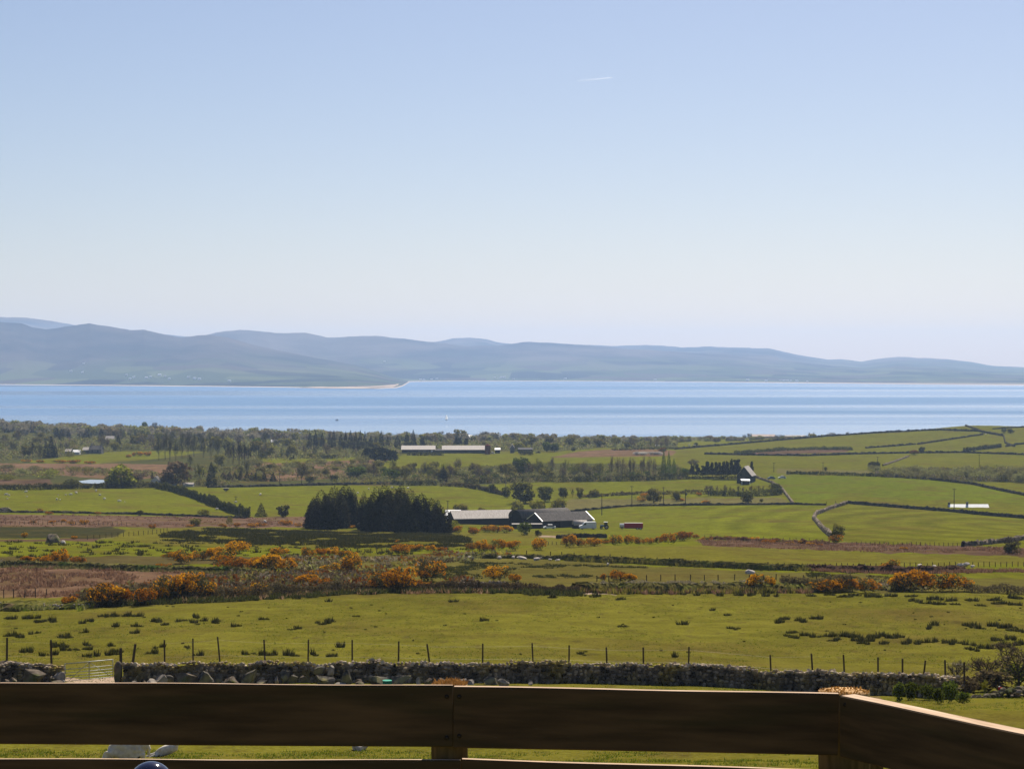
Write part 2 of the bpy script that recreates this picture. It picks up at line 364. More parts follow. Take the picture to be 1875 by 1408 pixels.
    L(ad.outputs[0], bp.inputs['Height']); L(bp.outputs['Normal'], b.inputs['Normal'])
    me.materials.append(m)
    tag(link('ground', me), kind='structure')
build_ground()

# ---------------------------------------------------------------- the bay
def build_sea():
    me = mesh_np('sea', [(-9000, 1500, 0), (9000, 1500, 0), (9000, 14500, 0), (-9000, 14500, 0)], [(0, 1, 2, 3)])
    m, t, b = nodes('sea_water'); N = t.nodes.new; L = t.links.new
    tc = N('ShaderNodeTexCoord')
    def noise(scale, st, d=4):
        mp = N('ShaderNodeMapping'); mp.inputs['Scale'].default_value = st; mp.inputs['Rotation'].default_value = (0, 0, 0.03); L(tc.outputs['Object'], mp.inputs['Vector'])
        n = N('ShaderNodeTexNoise'); n.inputs['Scale'].default_value = scale; n.inputs['Detail'].default_value = d; n.inputs['Distortion'].default_value = 0.15; L(mp.outputs['Vector'], n.inputs['Vector']); return n.outputs['Fac']
    big = noise(0.001, (0.16, 1.25, 1), 2); fine = noise(0.001, (0.4, 4.5, 1), 1)
    mx = N('ShaderNodeMath'); mx.operation = 'MULTIPLY_ADD'; L(fine, mx.inputs[0]); mx.inputs[1].default_value = 0.15; L(big, mx.inputs[2])
    mr = N('ShaderNodeMapRange'); mr.inputs[1].default_value = 0.50; mr.inputs[2].default_value = 0.66; L(mx.outputs[0], mr.inputs[0])
    sy = N('ShaderNodeSeparateXYZ'); L(tc.outputs['Object'], sy.inputs[0])
    sl = N('ShaderNodeMapRange'); sl.inputs[1].default_value = 2950; sl.inputs[2].default_value = 2500; sl.inputs[4].default_value = 0.55; L(sy.outputs['Y'], sl.inputs[0])   # calm water under the coast
    sa = N('ShaderNodeMath'); sa.operation = 'ADD'; sa.use_clamp = True; L(mr.outputs[0], sa.inputs[0]); L(sl.outputs[0], sa.inputs[1])
    band = sa.outputs[0]                                      # 0 ruffled by wind, 1 slick
    ro = N('ShaderNodeMapRange'); ro.inputs[3].default_value = 0.33; ro.inputs[4].default_value = 0.13; L(band, ro.inputs[0]); L(ro.outputs[0], b.inputs['Roughness'])
    b.inputs['Base Color'].default_value = (.05, .13, .26, 1); b.inputs['IOR'].default_value = 1.33
    di = N('ShaderNodeBsdfDiffuse'); di.inputs['Color'].default_value = (.115, .19, .31, 1)       # wind-ruffled water: its own blue plus painted sky reflection, slicks mirror the sky
    fa = N('ShaderNodeMapRange'); fa.inputs[3].default_value = 0.08; fa.inputs[4].default_value = 0.95; L(band, fa.inputs[0])
    ms = N('ShaderNodeMixShader'); L(fa.outputs[0], ms.inputs[0]); L(di.outputs[0], ms.inputs[1]); L(b.outputs[0], ms.inputs[2]); L(ms.outputs[0], t.nodes['Material Output'].inputs['Surface'])
    
    me.materials.append(m); tag(link('sea', me), kind='structure')
build_sea()

# ---------------------------------------------------------------- the far shore and its hills
RIDGES = [
 (9600, [(-500, 600), (0, 590), (40, 592), (60, 600), (85, 604), (130, 597), (165, 592.5), (200, 598), (240, 604.5), (264, 604), (300, 613), (333, 619), (362, 614.5), (385, 614), (420, 620), (450, 628), (490, 638), (540, 648), (600, 660), (650, 669), (700, 685), (740, 697), (775, 705), (2300, 712)], 1.5),
 (11900, [(-500, 585), (0, 600), (300, 620), (380, 613), (410, 606), (440, 603), (470, 605.5), (500, 609), (560, 609), (575, 612), (600, 617.5), (640, 615.5), (690, 615), (740, 620), (795, 627.5), (850, 634), (900, 633), (935, 630), (955, 627), (975, 626.5), (1010, 628.5), (1080, 633), (1150, 639), (1240, 645), (1300, 648), (1340, 650), (1400, 657), (1470, 664), (1540, 672), (1700, 682), (2300, 690)], 1.35),
 (14800, [(-500, 575), (0, 581), (50, 582), (100, 589), (160, 600), (400, 622), (640, 632), (795, 627), (830, 620.5), (860, 618.5), (890, 622), (925, 629), (1000, 636), (1080, 632.5), (1130, 633.5), (1180, 632), (1220, 634), (1250, 636.5), (1300, 635), (1360, 637), (1410, 639), (1440, 646), (1480, 654), (1515, 659.5), (1540, 658.5), (1578, 662.5), (1610, 657), (1645, 653.5), (1680, 656), (1700, 656), (1740, 659), (1780, 664), (1820, 671), (1875, 673), (2000, 676), (2300, 670)], 1.2),
]
SHORE = [(-500, 703), (0, 704.5), (200, 706), (400, 708), (520, 709.5), (600, 711.3), (690, 712.0), (725, 710.5), (738, 707), (750, 699.3), (830, 698), (1000, 698), (1300, 699.5), (1500, 702), (1700, 704), (1875, 705.3), (2300, 706)]
def shore_d(px): return ZC * F / (np.interp(px, [p[0] for p in SHORE], [p[1] for p in SHORE]) - Y0)

def far_z(px, D):
    Ds = shore_d(px); z = np.full(np.broadcast(px, D).shape, -3.0)
    X = (px - CX) / F * D
    for k, (Dk, prof, ex) in enumerate(RIDGES):
        yk = np.interp(px, [p[0] for p in prof], [p[1] for p in prof])
        yk = yk + (fbm(px / 26, px * 0 + k, 5 + k, 3) - 0.5) * 2.0
        zr = np.maximum(ZC - (yk - Y0) / F * Dk, 0)
        Dz = Ds if k == 0 else np.maximum(Ds, np.interp(px, [0, 730, 760, 2300], [9300, 9600, 9600, 8000])); t = np.clip((D - Dz) / (Dk - Dz), 0, 1)
        spur = 0.30 + 1.4 * fbm(X / 700 + D / 2600, D / 1800, 60 + k, 5)
        prof_t = t ** ex * (spur * (1 - t ** 2) + t ** 2)
        back = np.clip(1 - (D - Dk) / 2600, 0, 1)
        z = np.maximum(z, np.where(D <= Dk, 2.0 * np.clip((D - Ds) / 60, -1, 1) + zr * prof_t, zr * back))
    return z

def build_far():
    pxs = np.concatenate([np.linspace(-420, -20, 60)[:-1], np.linspace(-20, 1895, 780), np.linspace(1895, 2290, 60)[1:]])
    ds = np.concatenate([np.linspace(6300, 9700, 190), np.linspace(9700, 16600, 150)[1:]])
    P, D = np.meshgrid(pxs, ds); Z = far_z(P, D); X = (P - CX) / F * D
    v = np.stack([X, D, Z], -1).reshape(-1, 3); nr, nc = X.shape
    a = (np.arange(nr - 1)[:, None] * nc + np.arange(nc - 1)[None, :]).ravel()
    me = mesh_np('hills', v, np.stack([a, a + 1, a + nc + 1, a + nc], -1), None, True)
    m, t, b = nodes('far_hills'); N = t.nodes.new; L = t.links.new
    tc = N('ShaderNodeTexCoord')
    vo = N('ShaderNodeTexVoronoi'); vo.inputs['Scale'].default_value = 0.0045; L(tc.outputs['Object'], vo.inputs['Vector'])
    sep = N('ShaderNodeSeparateColor'); L(vo.outputs['Color'], sep.inputs[0])
    r1 = N('ShaderNodeValToRGB'); r1.color_ramp.interpolation = 'CONSTANT'
    for p, c in ((0.0, (.052, .066, .030)), (0.3, (.018, .024, .020)), (0.5, (.085, .098, .040)), (0.75, (.068, .058, .044)), (0.9, (.028, .035, .025))):
        e = r1.color_ramp.elements.new(p) if p else r1.color_ramp.elements[0]; e.color = rgb(c)
    r1.color_ramp.elements.remove(r1.color_ramp.elements[-1])
    L(sep.outputs[0], r1.inputs['Fac'])
    no = N('ShaderNodeTexNoise'); no.inputs['Scale'].default_value = 0.0016; no.inputs['Detail'].default_value = 8; L(tc.outputs['Object'], no.inputs['Vector'])
    r2 = N('ShaderNodeValToRGB'); r2.color_ramp.elements[0].position = 0.38; r2.color_ramp.elements[1].position = 0.62
    r2.color_ramp.elements[0].color = rgb((.030, .034, .036)); r2.color_ramp.elements[1].color = rgb((.115, .096, .085)); L(no.outputs['Fac'], r2.inputs['Fac'])
    sx = N('ShaderNodeSeparateXYZ'); L(tc.outputs['Object'], sx.inputs[0])
    ad = N('ShaderNodeMath'); ad.operation = 'MULTIPLY_ADD'; L(no.outputs['Fac'], ad.inputs[0]); ad.inputs[1].default_value = 120; L(sx.outputs['Z'], ad.inputs[2])
    mr = N('ShaderNodeMapRange'); mr.inputs[1].default_value = 100; mr.inputs[2].default_value = 200; L(ad.outputs[0], mr.inputs[0])
    mx = N('ShaderNodeMix'); mx.data_type = 'RGBA'; L(mr.outputs[0], mx.inputs[0]); L(r1.outputs['Color'], mx.inputs[6]); L(r2.outputs['Color'], mx.inputs[7])
    # pale sand along the tide line
    sn = N('ShaderNodeMapRange'); sn.inputs[1].default_value = 2.2; sn.inputs[2].default_value = 1.6; L(sx.outputs['Z'], sn.inputs[0])
    m2 = N('ShaderNodeMix'); m2.data_type = 'RGBA'; L(sn.outputs[0], m2.inputs[0]); L(mx.outputs[2], m2.inputs[6]); m2.inputs[7].default_value = (.50, .40, .31, 1)
    L(m2.outputs[2], b.inputs['Base Color']); b.inputs['Roughness'].default_value = 1.0; b.inputs['Specular IOR Level'].default_value = 0.0
    me.materials.append(m); tag(link('hills', me), kind='structure')
    # sand spit running out into the bay
    M = np.array([(545, 710.3), (575, 710.0), (620, 709.8), (660, 709.2), (690, 707.4), (712, 704.4), (733, 702.4), (742, 703.4), (736, 706.5), (724, 710.0), (690, 711.9), (640, 711.9), (590, 711.3)])
    pts = [((p - CX) / F * (ZC * F / (y - Y0)), ZC * F / (y - Y0)) for p, y in M]
    cx, cy = np.mean([p[0] for p in pts]), np.mean([p[1] for p in pts]); n = len(pts)
    mb = MB(); vs = [(x, y, 1.0) for x, y in pts] + [(cx + 0.8 * (x - cx), cy + 0.8 * (y - cy), 3.0 + 1.5 * R.random()) for x, y in pts] + [(cx, cy, 5.0)]
    mb.add(vs, [(i, (i + 1) % n, n + (i + 1) % n, n + i) for i in range(n)] + [(n + i, n + (i + 1) % n, 2 * n) for i in range(n)])
    sm = nmat('dune_sand', (.36, .27, .20), (.50, .39, .29), 0.01, 0.95, c3=(.20, .15, .10), s3=0.006)
    tag(link('beach', mb.mesh('beach', sm, True)), kind='structure')
build_far()

# ---------------------------------------------------------------- sea haze: one even volume round everything
def build_haze():
    x, y0, y1, z0, z1 = 9500, -120, 16800, -4.0, 372.0
    mb = MB().box((0, (y0 + y1) / 2, (z0 + z1) / 2), (2 * x, y1 - y0, z1 - z0))
    m = bpy.data.materials.new('haze_air'); m.use_nodes = True; t = m.node_tree; t.nodes.clear()
    o = t.nodes.new('ShaderNodeOutputMaterial'); v = t.nodes.new('ShaderNodeVolumePrincipled')
    v.inputs['Density'].default_value = HAZE; v.inputs['Color'].default_value = HAZE_COL
    v.inputs['Anisotropy'].default_value = 0.20; v.inputs['Density Attribute'].default_value = ''
    t.links.new(v.outputs[0], o.inputs['Volume'])
    tag(link('haze', mb.mesh('haze', m)), kind='stuff')
HAZE_COL = (.47, .645, .96, 1)
build_haze()
# ---------------------------------------------------------------- labels for repeats: look first, then what it stands by, then its turn along the row
ORD = ['first', 'second', 'third', 'fourth', 'fifth', 'sixth', 'seventh', 'eighth', 'ninth', 'tenth', 'eleventh', 'twelfth', 'thirteenth', 'fourteenth', 'fifteenth', 'sixteenth', 'seventeenth', 'eighteenth', 'nineteenth', 'twentieth']
def turn(i, n):
    if n == 1: return ''
    if i == 0: return 'leftmost'
    if i == n - 1: return 'rightmost'
    if i < len(ORD) and i <= n - 1 - i or n - 1 - i >= len(ORD): return ORD[min(i, 19)] + ' from left'
    return ORD[n - 1 - i] + ' from right'

def size_word(w, h, ws, hs):
    a, b = w / (sum(ws) / len(ws)), h / (sum(hs) / len(hs))
    if a > 1.25 and b > 1.15: return 'large'
    if a < 0.75 and b < 0.85: return 'small'
    if b > 1.25: return 'tall'
    if a > 1.25: return 'wide'
    if b < 0.72: return 'low'
    return ''

def row_labels(look, where, items):
    """items: (x, y, w, h) in photograph pixels -> one label each, its look, its row and its turn in the row"""
    order = sorted(range(len(items)), key=lambda i: items[i][0]); out = [None] * len(items)
    ws = [q[2] for q in items]; hs = [q[3] for q in items]
    for k, i in enumerate(order):
        s = size_word(items[i][2], items[i][3], ws, hs)
        out[i] = ' '.join((s + ' ' + look + ', ' + turn(k, len(items)) + ' ' + where).split()).replace(' ,', ',').replace(', of', ' of')
        if len(items) == 1: out[i] = ' '.join((look + ' ' + where.replace('of those ', '').replace('of the row ', '')).split())
    return out

# ---------------------------------------------------------------- sawn timber fence in front of the camera
WOOD = nmat('sawn_timber', (.040, .026, .015), (.140, .084, .042), 2.6, 0.85, (1.1, 8, 11), 10, 0.28, 0.74, 0.5, 12, 0.12, c3=(.044, .036, .017), s3=1.1)
WOOD_END = nmat('split_wood', (.30, .17, .075), (.50, .33, .18), 40, 0.8, (1, 1, 0.3), 4, 0.3, 0.7, 0.5, 60)
WOOD_TOP = nmat('sunlit_edge', (.40, .28, .19), (.60, .45, .33), 6.0, 0.8, (1, 14, 14), 6)  # board tops coloured paler to paint the sunlight on them
FIBRE = leafmat('torn_fibres', (.40, .25, .10), (.62, .43, .21), None, .5)
BARKW = nmat('post_timber', (.10, .075, .03), (.19, .13, .055), 8.0, 0.85, (9, 9, 1), 6)
IRON = nmat('dark_nail', (.02, .018, .016), (.05, .04, .035), 60, 0.5, metal=0.6)

def pt(px, py, D):
    u, t = ray(px, py); return Vector((u * D, D, ZC + t * D))

def board(name, parent, a, b, h, th, label=None):
    """a sawn board between two top front corners; local x runs along it; slightly wavy edges, top painted paler as if sunlit"""
    d = b - a; L = d.length; n = max(8, int(L / 0.04)); vs = []; fs = []
    ph = R.random() * 9
    for i in range(n + 1):
        x = L * i / n; wv = 0.0018 * math.sin(x * 2.1 + ph) + 0.0009 * math.sin(x * 9 + ph); bv = 0.002 * math.sin(x * 1.7 + ph * 2)
        c = 0.003
        for y, z in ((c, wv), (0, wv - c), (0, -h + bv + c), (c, -h + bv), (th - c, -h + bv), (th, -h + bv + c), (th, wv - c), (th - c, wv)): vs.append((x, y, z))
    for i in range(n):
        for k in range(8): fs.append((i * 8 + k, i * 8 + (k + 1) % 8, i * 8 + 8 + (k + 1) % 8, i * 8 + 8 + k))
    fs.append(tuple(range(8))[::-1]); fs.append(tuple(range(n * 8, n * 8 + 8)))
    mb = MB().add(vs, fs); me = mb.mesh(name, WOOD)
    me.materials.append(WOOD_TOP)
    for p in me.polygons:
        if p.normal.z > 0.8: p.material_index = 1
    o = link(name, me, parent)
    ang = math.atan2(d.y, d.x); tilt = math.asin(d.z / L)
    o.matrix_local = Matrix.Translation(a - parent.location) @ Matrix.Rotation(ang, 4, 'Z') @ Matrix.Rotation(-tilt, 4, 'Y')
    if label: o['label'] = label
    return o

def rough_top(name, parent, c, r, z, n, hmax, spread=1.0):
    """torn fibres standing on a sawn post end"""
    mb = MB()
    for i in range(n):
        a = R.random() * 6.283; q = r * math.sqrt(R.random()) * spread; x, y = c[0] + q * math.cos(a), c[1] + q * math.sin(a)
        h = hmax * (0.25 + 0.75 * R.random() ** 2); w_ = 0.0016 + 0.0025 * R.random(); tx, ty = (R.random() - .5) * h * 1.4, (R.random() - .5) * h
        mb.add([(x - w_, y, z), (x + w_, y + 0.001, z), (x, y + w_ * 1.5, z), (x + tx, y + ty, z + h)], [(0, 1, 3), (1, 2, 3), (2, 0, 3)])
    return link(name, mb.mesh(name, FIBRE), parent)

FD = 4.78
fence = thing('timber_fence', 'dark sawn timber board fence close in front, rails turning at a corner post', 'fence', (0, FD, ZC - 1.95))
O = fence.location
tA, tB, tC, tD_, tE = pt(-260, 1250, FD), pt(829, 1254, FD), pt(831.5, 1257, FD), pt(1536, 1272, FD - .02), pt(1538.5, 1274, FD - .03)
_u = ray(1875, 1340); tF = Vector((_u[0] * 4.25, 4.25, tE.z)); dF = (tF - tE); tF = tE + dF * 1.7
BH = 0.149
board('rail', fence, tA, tB, BH, 0.014); board('rail', fence, tC, tD_, BH, 0.022); board('rail', fence, tE, tF, BH, 0.048)
lA, lB = pt(-260, 1388.5, FD), pt(843, 1390.5, FD); lC, lD = pt(846, 1391, FD), pt(1537, 1410, FD - .02)
board('rail', fence, lA, lB, BH, 0.014); board('rail', fence, lC, lD, BH, 0.020)
lE = tE + Vector((0, 0, lD.z - tD_.z - 0.004)); board('rail', fence, lE, lE + dF * 1.7, BH, 0.036)
def post(name, x, y, r, ztop, label):
    zb = ground(x, y) - 0.25
    mb = MB(); n = 18; m_ = 10; vs = []; fs = []
    for j in range(m_ + 1):
        z = zb + (ztop - zb) * j / m_
        for i in range(n):
            a = 6.283 * i / n; rr = r * (1 + 0.03 * math.sin(3 * a + j) + 0.02 * math.sin(7 * a + 2 * j)); vs.append((x + rr * math.cos(a) - O.x, y + rr * math.sin(a) - O.y, z - O.z))
    for j in range(m_):
        for i in range(n): fs.append((j * n + i, j * n + (i + 1) % n, (j + 1) * n + (i + 1) % n, (j + 1) * n + i))
    fs.append(tuple(range(m_ * n, m_ * n + n)))
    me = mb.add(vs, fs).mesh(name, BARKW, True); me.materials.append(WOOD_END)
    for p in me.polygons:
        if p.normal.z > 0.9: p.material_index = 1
    o = link(name, me, fence); o['label'] = label; return o
# middle post: behind the butt joint, torn fibres along its top
mx_ = pt(821, 1300, FD); px_, py_ = mx_.x, FD + 0.038 + 0.0455
pm = post('post', px_, py_, 0.0455, pt(821, 1253, FD + .08).z, 'middle post with torn pale fibres on its top')
rough_top('torn_fibre', pm, (px_ - O.x, py_ - O.y), 0.044, pt(821, 1254, FD + .08).z - O.z, 420, 0.016)
# corner post: thick rough-cut end standing proud of the rails
cx_ = pt(1546, 1300, FD + .1); pc = post('post', cx_.x, FD + 0.105, 0.064, pt(1546, 1266, FD + .1).z, 'corner post with a thick rough-cut end')
rough_top('torn_fibre', pc, (cx_.x - O.x, FD + 0.105 - O.y), 0.062, pt(1546, 1267, FD + .1).z - O.z, 260, 0.010)
mb = MB(); pb = pt(1570, 1277, FD + .22); zb_ = ground(pb.x, pb.y) - 0.2
mb.box((pb.x - O.x + 0.02, pb.y - O.y, (pb.z + zb_) / 2 - O.z), (0.085, 0.05, pb.z - zb_))
o = link('post', mb.mesh('post', BARKW, bevel=0.003), fence); o['label'] = 'squared prop post behind the corner'
KNOT = nmat('wood_knot', (.016, .011, .008), (.035, .022, .014), 30, .8)
for x, y, a_, b_ in ((1178, 1329, .013, .009), (1040, 1352, .006, .004)):
    link('knot', MB().ball((0, 0, 0), (a_, .0012, b_), 14, 6).mesh('knot', KNOT, True), fence, pt(x, y, FD - .0005) - O)
for x, y in ((818, 1275), (841, 1275), (818, 1350), (841, 1347), (1548, 1290), (1530, 1362), (1524, 1288)):
    q = pt(x, y, FD - 0.001 if x < 1537 else FD - 0.045)
    link('nail', MB().ball((0, 0, 0), (0.0055, 0.0025, 0.0055), 8, 5).mesh('nail', IRON, True), fence, q - O)

# dark blue glossy ball seen just over the foot of the picture
GLAZE = nmat('blue_glaze', (.006, .008, .026), (.009, .012, .04), 4, 0.09, spec=0.7)
q = pt(276, 1393.5, 3.6); rr = 0.042
gl = thing('gazing_ball', 'glossy dark blue ball on a stake in front of the fence', 'garden ball', (q.x, q.y, ground(q.x, q.y)))
link('ball', MB().ball((0, 0, q.z - rr - gl.location.z), rr, 28, 18).mesh('ball', GLAZE, True), gl)
link('stake', MB().tube((0, 0, -0.2), (0, 0, q.z - 1.9 * rr - gl.location.z), 0.009, 0.009, 10).mesh('stake', IRON, True), gl)

# ---------------------------------------------------------------- stones
STONE = nmat('field_stone', (.045, .041, .037), (.17, .15, .125), 2.2, 0.9, detail=9, bump=0.6, bscale=9, c3=(.24, .21, .10), s3=1.1)
STONE_D = nmat('wall_stone', (.070, .056, .042), (.25, .195, .14), 1.3, 0.92, detail=9, bump=0.7, bscale=10, c3=(.22, .16, .05), s3=0.55)
BOULD = nmat('boulder_stone', (.075, .062, .050), (.24, .19, .145), 1.6, 0.9, detail=10, bump=0.7, bscale=7, c3=(.09, .095, .035), s3=0.9)
PALES = nmat('pale_stone', (.34, .30, .27), (.55, .48, .42), 2.0, 0.9, detail=8, bump=0.5)
STONE_P = nmat('light_boulder', (.16, .14, .12), (.36, .31, .26), 2.0, 0.9, detail=9, bump=0.6)
MOSS = nmat('mossy_bank', (.045, .042, .018), (.13, .11, .035), 0.5, 0.95, detail=8, bump=0.8, bscale=1.5, c3=(.06, .09, .015), s3=0.16)

for _m in (STONE_D,):                                         # every laid stone has its own tone
    _t = _m.node_tree; _b = _t.nodes['Principled BSDF']; _src = _b.inputs['Base Color'].links[0].from_socket
    _g = _t.nodes.new('ShaderNodeNewGeometry'); _r = _t.nodes.new('ShaderNodeMapRange'); _r.inputs[3].default_value = 0.2; _r.inputs[4].default_value = 2.1
    _x = _t.nodes.new('ShaderNodeMix'); _x.data_type = 'RGBA'; _x.blend_type = 'MULTIPLY'; _x.inputs[0].default_value = 1.0
    _t.links.new(_g.outputs['Random Per Island'], _r.inputs[0]); _t.links.new(_src, _x.inputs[6]); _t.links.new(_r.outputs[0], _x.inputs[7]); _t.links.new(_x.outputs[2], _b.inputs['Base Color'])
def _ico(sub):
    import bmesh
    bm = bmesh.new(); bmesh.ops.create_icosphere(bm, subdivisions=sub, radius=1.0)
    v = np.array([p.co[:] for p in bm.verts]); f = np.array([[q.index for q in p.verts] for p in bm.faces]); bm.free(); return v, f
ICO1, ICO2, ICO3 = _ico(1), _ico(2), _ico(3)

def rock_shape(ico, rng, facets=7, rough=0.12):
    v = ico[0].copy()
    for k in range(facets):                                   # flat cleaved faces
        n = rng.normal(size=3); n /= np.linalg.norm(n); d = rng.uniform(0.42, 0.85); s = v @ n
        v = v - np.where(s > d, s - d, 0)[:, None] * n
    return v * (1 + rough * (rng.random((len(v), 1)) - 0.5))

ROCKS = [rock_shape(ICO2, NR, 8, 0.05) for _ in range(14)]
ROCKS_S = [rock_shape(ICO1, NR, 5, 0.15) for _ in range(20)]
ROCKS_L = [rock_shape(ICO3, NR, 10, 0.03) for _ in range(10)]

ROCKS_B = []
for _s in range(60):
    _r = np.random.default_rng(500 + _s); _v = ICO3[0].copy()
    for _k in range(13):
        _n = _r.normal(size=3); _n /= np.linalg.norm(_n); _d = _r.uniform(.32, .72); _q = _v @ _n; _v = _v - np.where(_q > _d, _q - _d, 0)[:, None] * _n
    ROCKS_B.append(_v * (1 + .03 * (_r.random((len(_v), 1)) - .5)))
def stones_mesh(name, items, rocks, f, m):
    """items (x,y,z, sx,sy,sz, rot)"""
    V, Fc = [], []; o = 0
    for (x, y, z, sx, sy, sz, rz) in items:
        r = rocks[NR.integers(len(rocks))]; c, s = math.cos(rz), math.sin(rz)
        p = r * (sx, sy, sz); V.append(np.stack([p[:, 0] * c - p[:, 1] * s + x, p[:, 0] * s + p[:, 1] * c + y, p[:, 2] + z], -1)); Fc.append(f + o); o += len(r)
    return np.concatenate(V), np.concatenate(Fc)

def along(pts, step):
    """points every step metres along a ground polyline: x, y, direction"""
    out = []
    for (x0, y0), (x1, y1) in zip(pts[:-1], pts[1:]):
        L = math.hypot(x1 - x0, y1 - y0); n = max(1, int(round(L / step)))
        for i in range(n): out.append((x0 + (x1 - x0) * i / n, y0 + (y1 - y0) * i / n, math.atan2(y1 - y0, x1 - x0)))
    out.append((pts[-1][0], pts[-1][1], out[-1][2])); return out

COPE = nmat('sunlit_cope', (.26, .20, .14), (.58, .47, .35), 1.3, .92, detail=9, bump=.6, bscale=10, c3=(.34, .25, .08), s3=.5)  # cope paler than the wall stone, painting its sunlit tops
def stone_by_stone(name, label, gpts, hfun, m):
    """dry stone wall: every stone laid, on a dark hearting"""
    it = []; core = MB(); st = along(gpts, 0.5)
    L = len(st); cv = []; cf = []
    for i, (x, y, a) in enumerate(st):
        z = ground(x, y); h = hfun(x) - 0.16; nx, ny = -math.sin(a), math.cos(a)
        for s, zz in ((-.12, z - .3), (-.06, z + h), (.06, z + h), (.12, z - .3)): cv.append((x + nx * s, y + ny * s, zz))
        if i: cf += [((i - 1) * 4 + k, (i - 1) * 4 + k + 1, i * 4 + k + 1, i * 4 + k) for k in range(3)]
    cf += [(0, 1, 2, 3), ((L - 1) * 4 + 3, (L - 1) * 4 + 2, (L - 1) * 4 + 1, (L - 1) * 4)]
    for side, ns in ((-1, 1.0), (1, 0.55)):
        z_off = 0.0
        while z_off < 1.5:
            hh = R.uniform(0.16, 0.25) * (1.25 if z_off < 0.4 else 1.0); pos = R.random() * 0.2
            for (x, y, a) in along(gpts, 0.36):
                if side > 0 and R.random() > ns: continue
                w_ = R.uniform(0.13, 0.25); top = hfun(x)
                zz = z_off + hh / 2 + R.uniform(-.05, .05)
                if zz > top - 0.10: continue
                x2 = x + (pos + R.uniform(-.07, .07)) * math.cos(a); y2 = y + (pos + R.uniform(-.07, .07)) * math.sin(a)
                off = side * (0.36 - 0.16 * zz + R.uniform(-.08, .08)); k = R.uniform(0.7, 1.25)
                it.append((x2 - math.sin(a) * off, y2 + math.cos(a) * off, ground(x2, y2) + zz, w_ * k, 0.13, hh * 0.62 * R.uniform(.8, 1.3), a + R.uniform(-.3, .3)))
            z_off += hh
    n_face = len(it)
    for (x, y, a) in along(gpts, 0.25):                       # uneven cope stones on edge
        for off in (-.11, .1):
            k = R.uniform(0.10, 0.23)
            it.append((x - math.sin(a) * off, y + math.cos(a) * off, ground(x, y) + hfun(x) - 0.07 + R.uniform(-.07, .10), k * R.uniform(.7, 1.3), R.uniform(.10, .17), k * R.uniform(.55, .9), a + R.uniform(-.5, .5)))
    v, f = stones_mesh(name, it, ROCKS_S, ICO1[1], m)
    n0 = len(cv); tri = []
    for q in cf: tri += [(q[0], q[1], q[2]), (q[0], q[2], q[3])]
    v = np.concatenate([np.array(cv), v]); f = np.concatenate([np.array(tri), f + n0])
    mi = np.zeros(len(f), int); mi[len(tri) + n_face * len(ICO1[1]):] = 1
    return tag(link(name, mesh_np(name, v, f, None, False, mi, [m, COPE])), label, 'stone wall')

def gp(px, py): x, y, z, d = at(px, py); return (x, y)

def hw(x):                                                    # top of the near wall, metres above ground
    return 1.30 + 0.10 * math.sin(x * 0.9) * math.sin(x * 0.23 + 1) + 0.05 * math.sin(x * 2.7)
WL = [gp(-120, 1253), gp(30, 1251), gp(112, 1250)]
WR = [gp(226, 1250), gp(500, 1250), gp(800, 1250), gp(1000, 1250.5), gp(1150, 1252), gp(1300, 1256), gp(1400, 1262), gp(1500, 1268), gp(1600, 1273), gp(1752, 1280)]
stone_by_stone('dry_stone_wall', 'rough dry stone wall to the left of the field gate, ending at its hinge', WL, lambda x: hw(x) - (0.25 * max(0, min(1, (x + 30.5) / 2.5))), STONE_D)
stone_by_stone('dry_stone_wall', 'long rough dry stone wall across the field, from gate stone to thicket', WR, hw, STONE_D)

# gate stone, gate
gx, gy, gz, gd = at(217, 1250)
v = rock_shape(ICO3, np.random.default_rng(5), 6, 0.02) * (0.34, 0.30, 0.78); v[:, 0] *= 1 + 0.15 * (v[:, 2] < 0)
tag(link('gate_stone', mesh_np('gate_stone', v, ICO3[1], BOULD, True), None, (gx, gy - .05, gz + 0.62)), 'tall upright boulder serving as a gatepost beside the metal gate', 'gatepost')
GALV = nmat('galvanised', (.24, .25, .24), (.40, .41, .39), 8, 0.5, metal=0.3, spec=0.3)
GALV_D = nmat('galvanised_grey', (.16, .17, .17), (.26, .27, .27), 8, 0.55, metal=0.5)
ax, ay, az, ad = at(119, 1251); bx, by = gx - 0.36, gy + 0.02
gate = thing('field_gate', 'galvanised five bar farm gate closing the gap in the stone wall', 'gate', (ax, ay, az), math.atan2(by - ay, bx - ax))
GLN = math.hypot(bx - ax, by - ay); gb = 0.14
for k, h in enumerate((0.0, 0.17, 0.34, 0.52, 0.74, 1.10)):
    link('bar', MB().tube((0, 0, gb + h), (GLN, 0, gb + h + 0.09), 0.028 if k == 5 else 0.019, None, 8).mesh('bar', GALV, True), gate)
gate_fr = MB(); gate_fr.tube((0, 0, gb - .02), (0, 0, gb + 1.13), 0.024); link("upright", gate_fr.mesh("upright", GALV, True), gate)
link("upright", MB().tube((GLN, 0, gb + .06), (GLN, 0, gb + 1.22), 0.024).mesh("upright", GALV, True), gate)
br = MB(); br.box((GLN / 2, -0.022, gb + .59), (0.045, 0.012, 1.16)); br.tube((0.22, -.024, gb + .02), (GLN / 2, -.024, gb + 1.13), 0.016, None, 6); br.tube((GLN - .1, -.024, gb + .1), (GLN / 2, -.024, gb + 1.13), 0.016, None, 6)
link('brace', br.mesh('brace', GALV_D, True), gate)

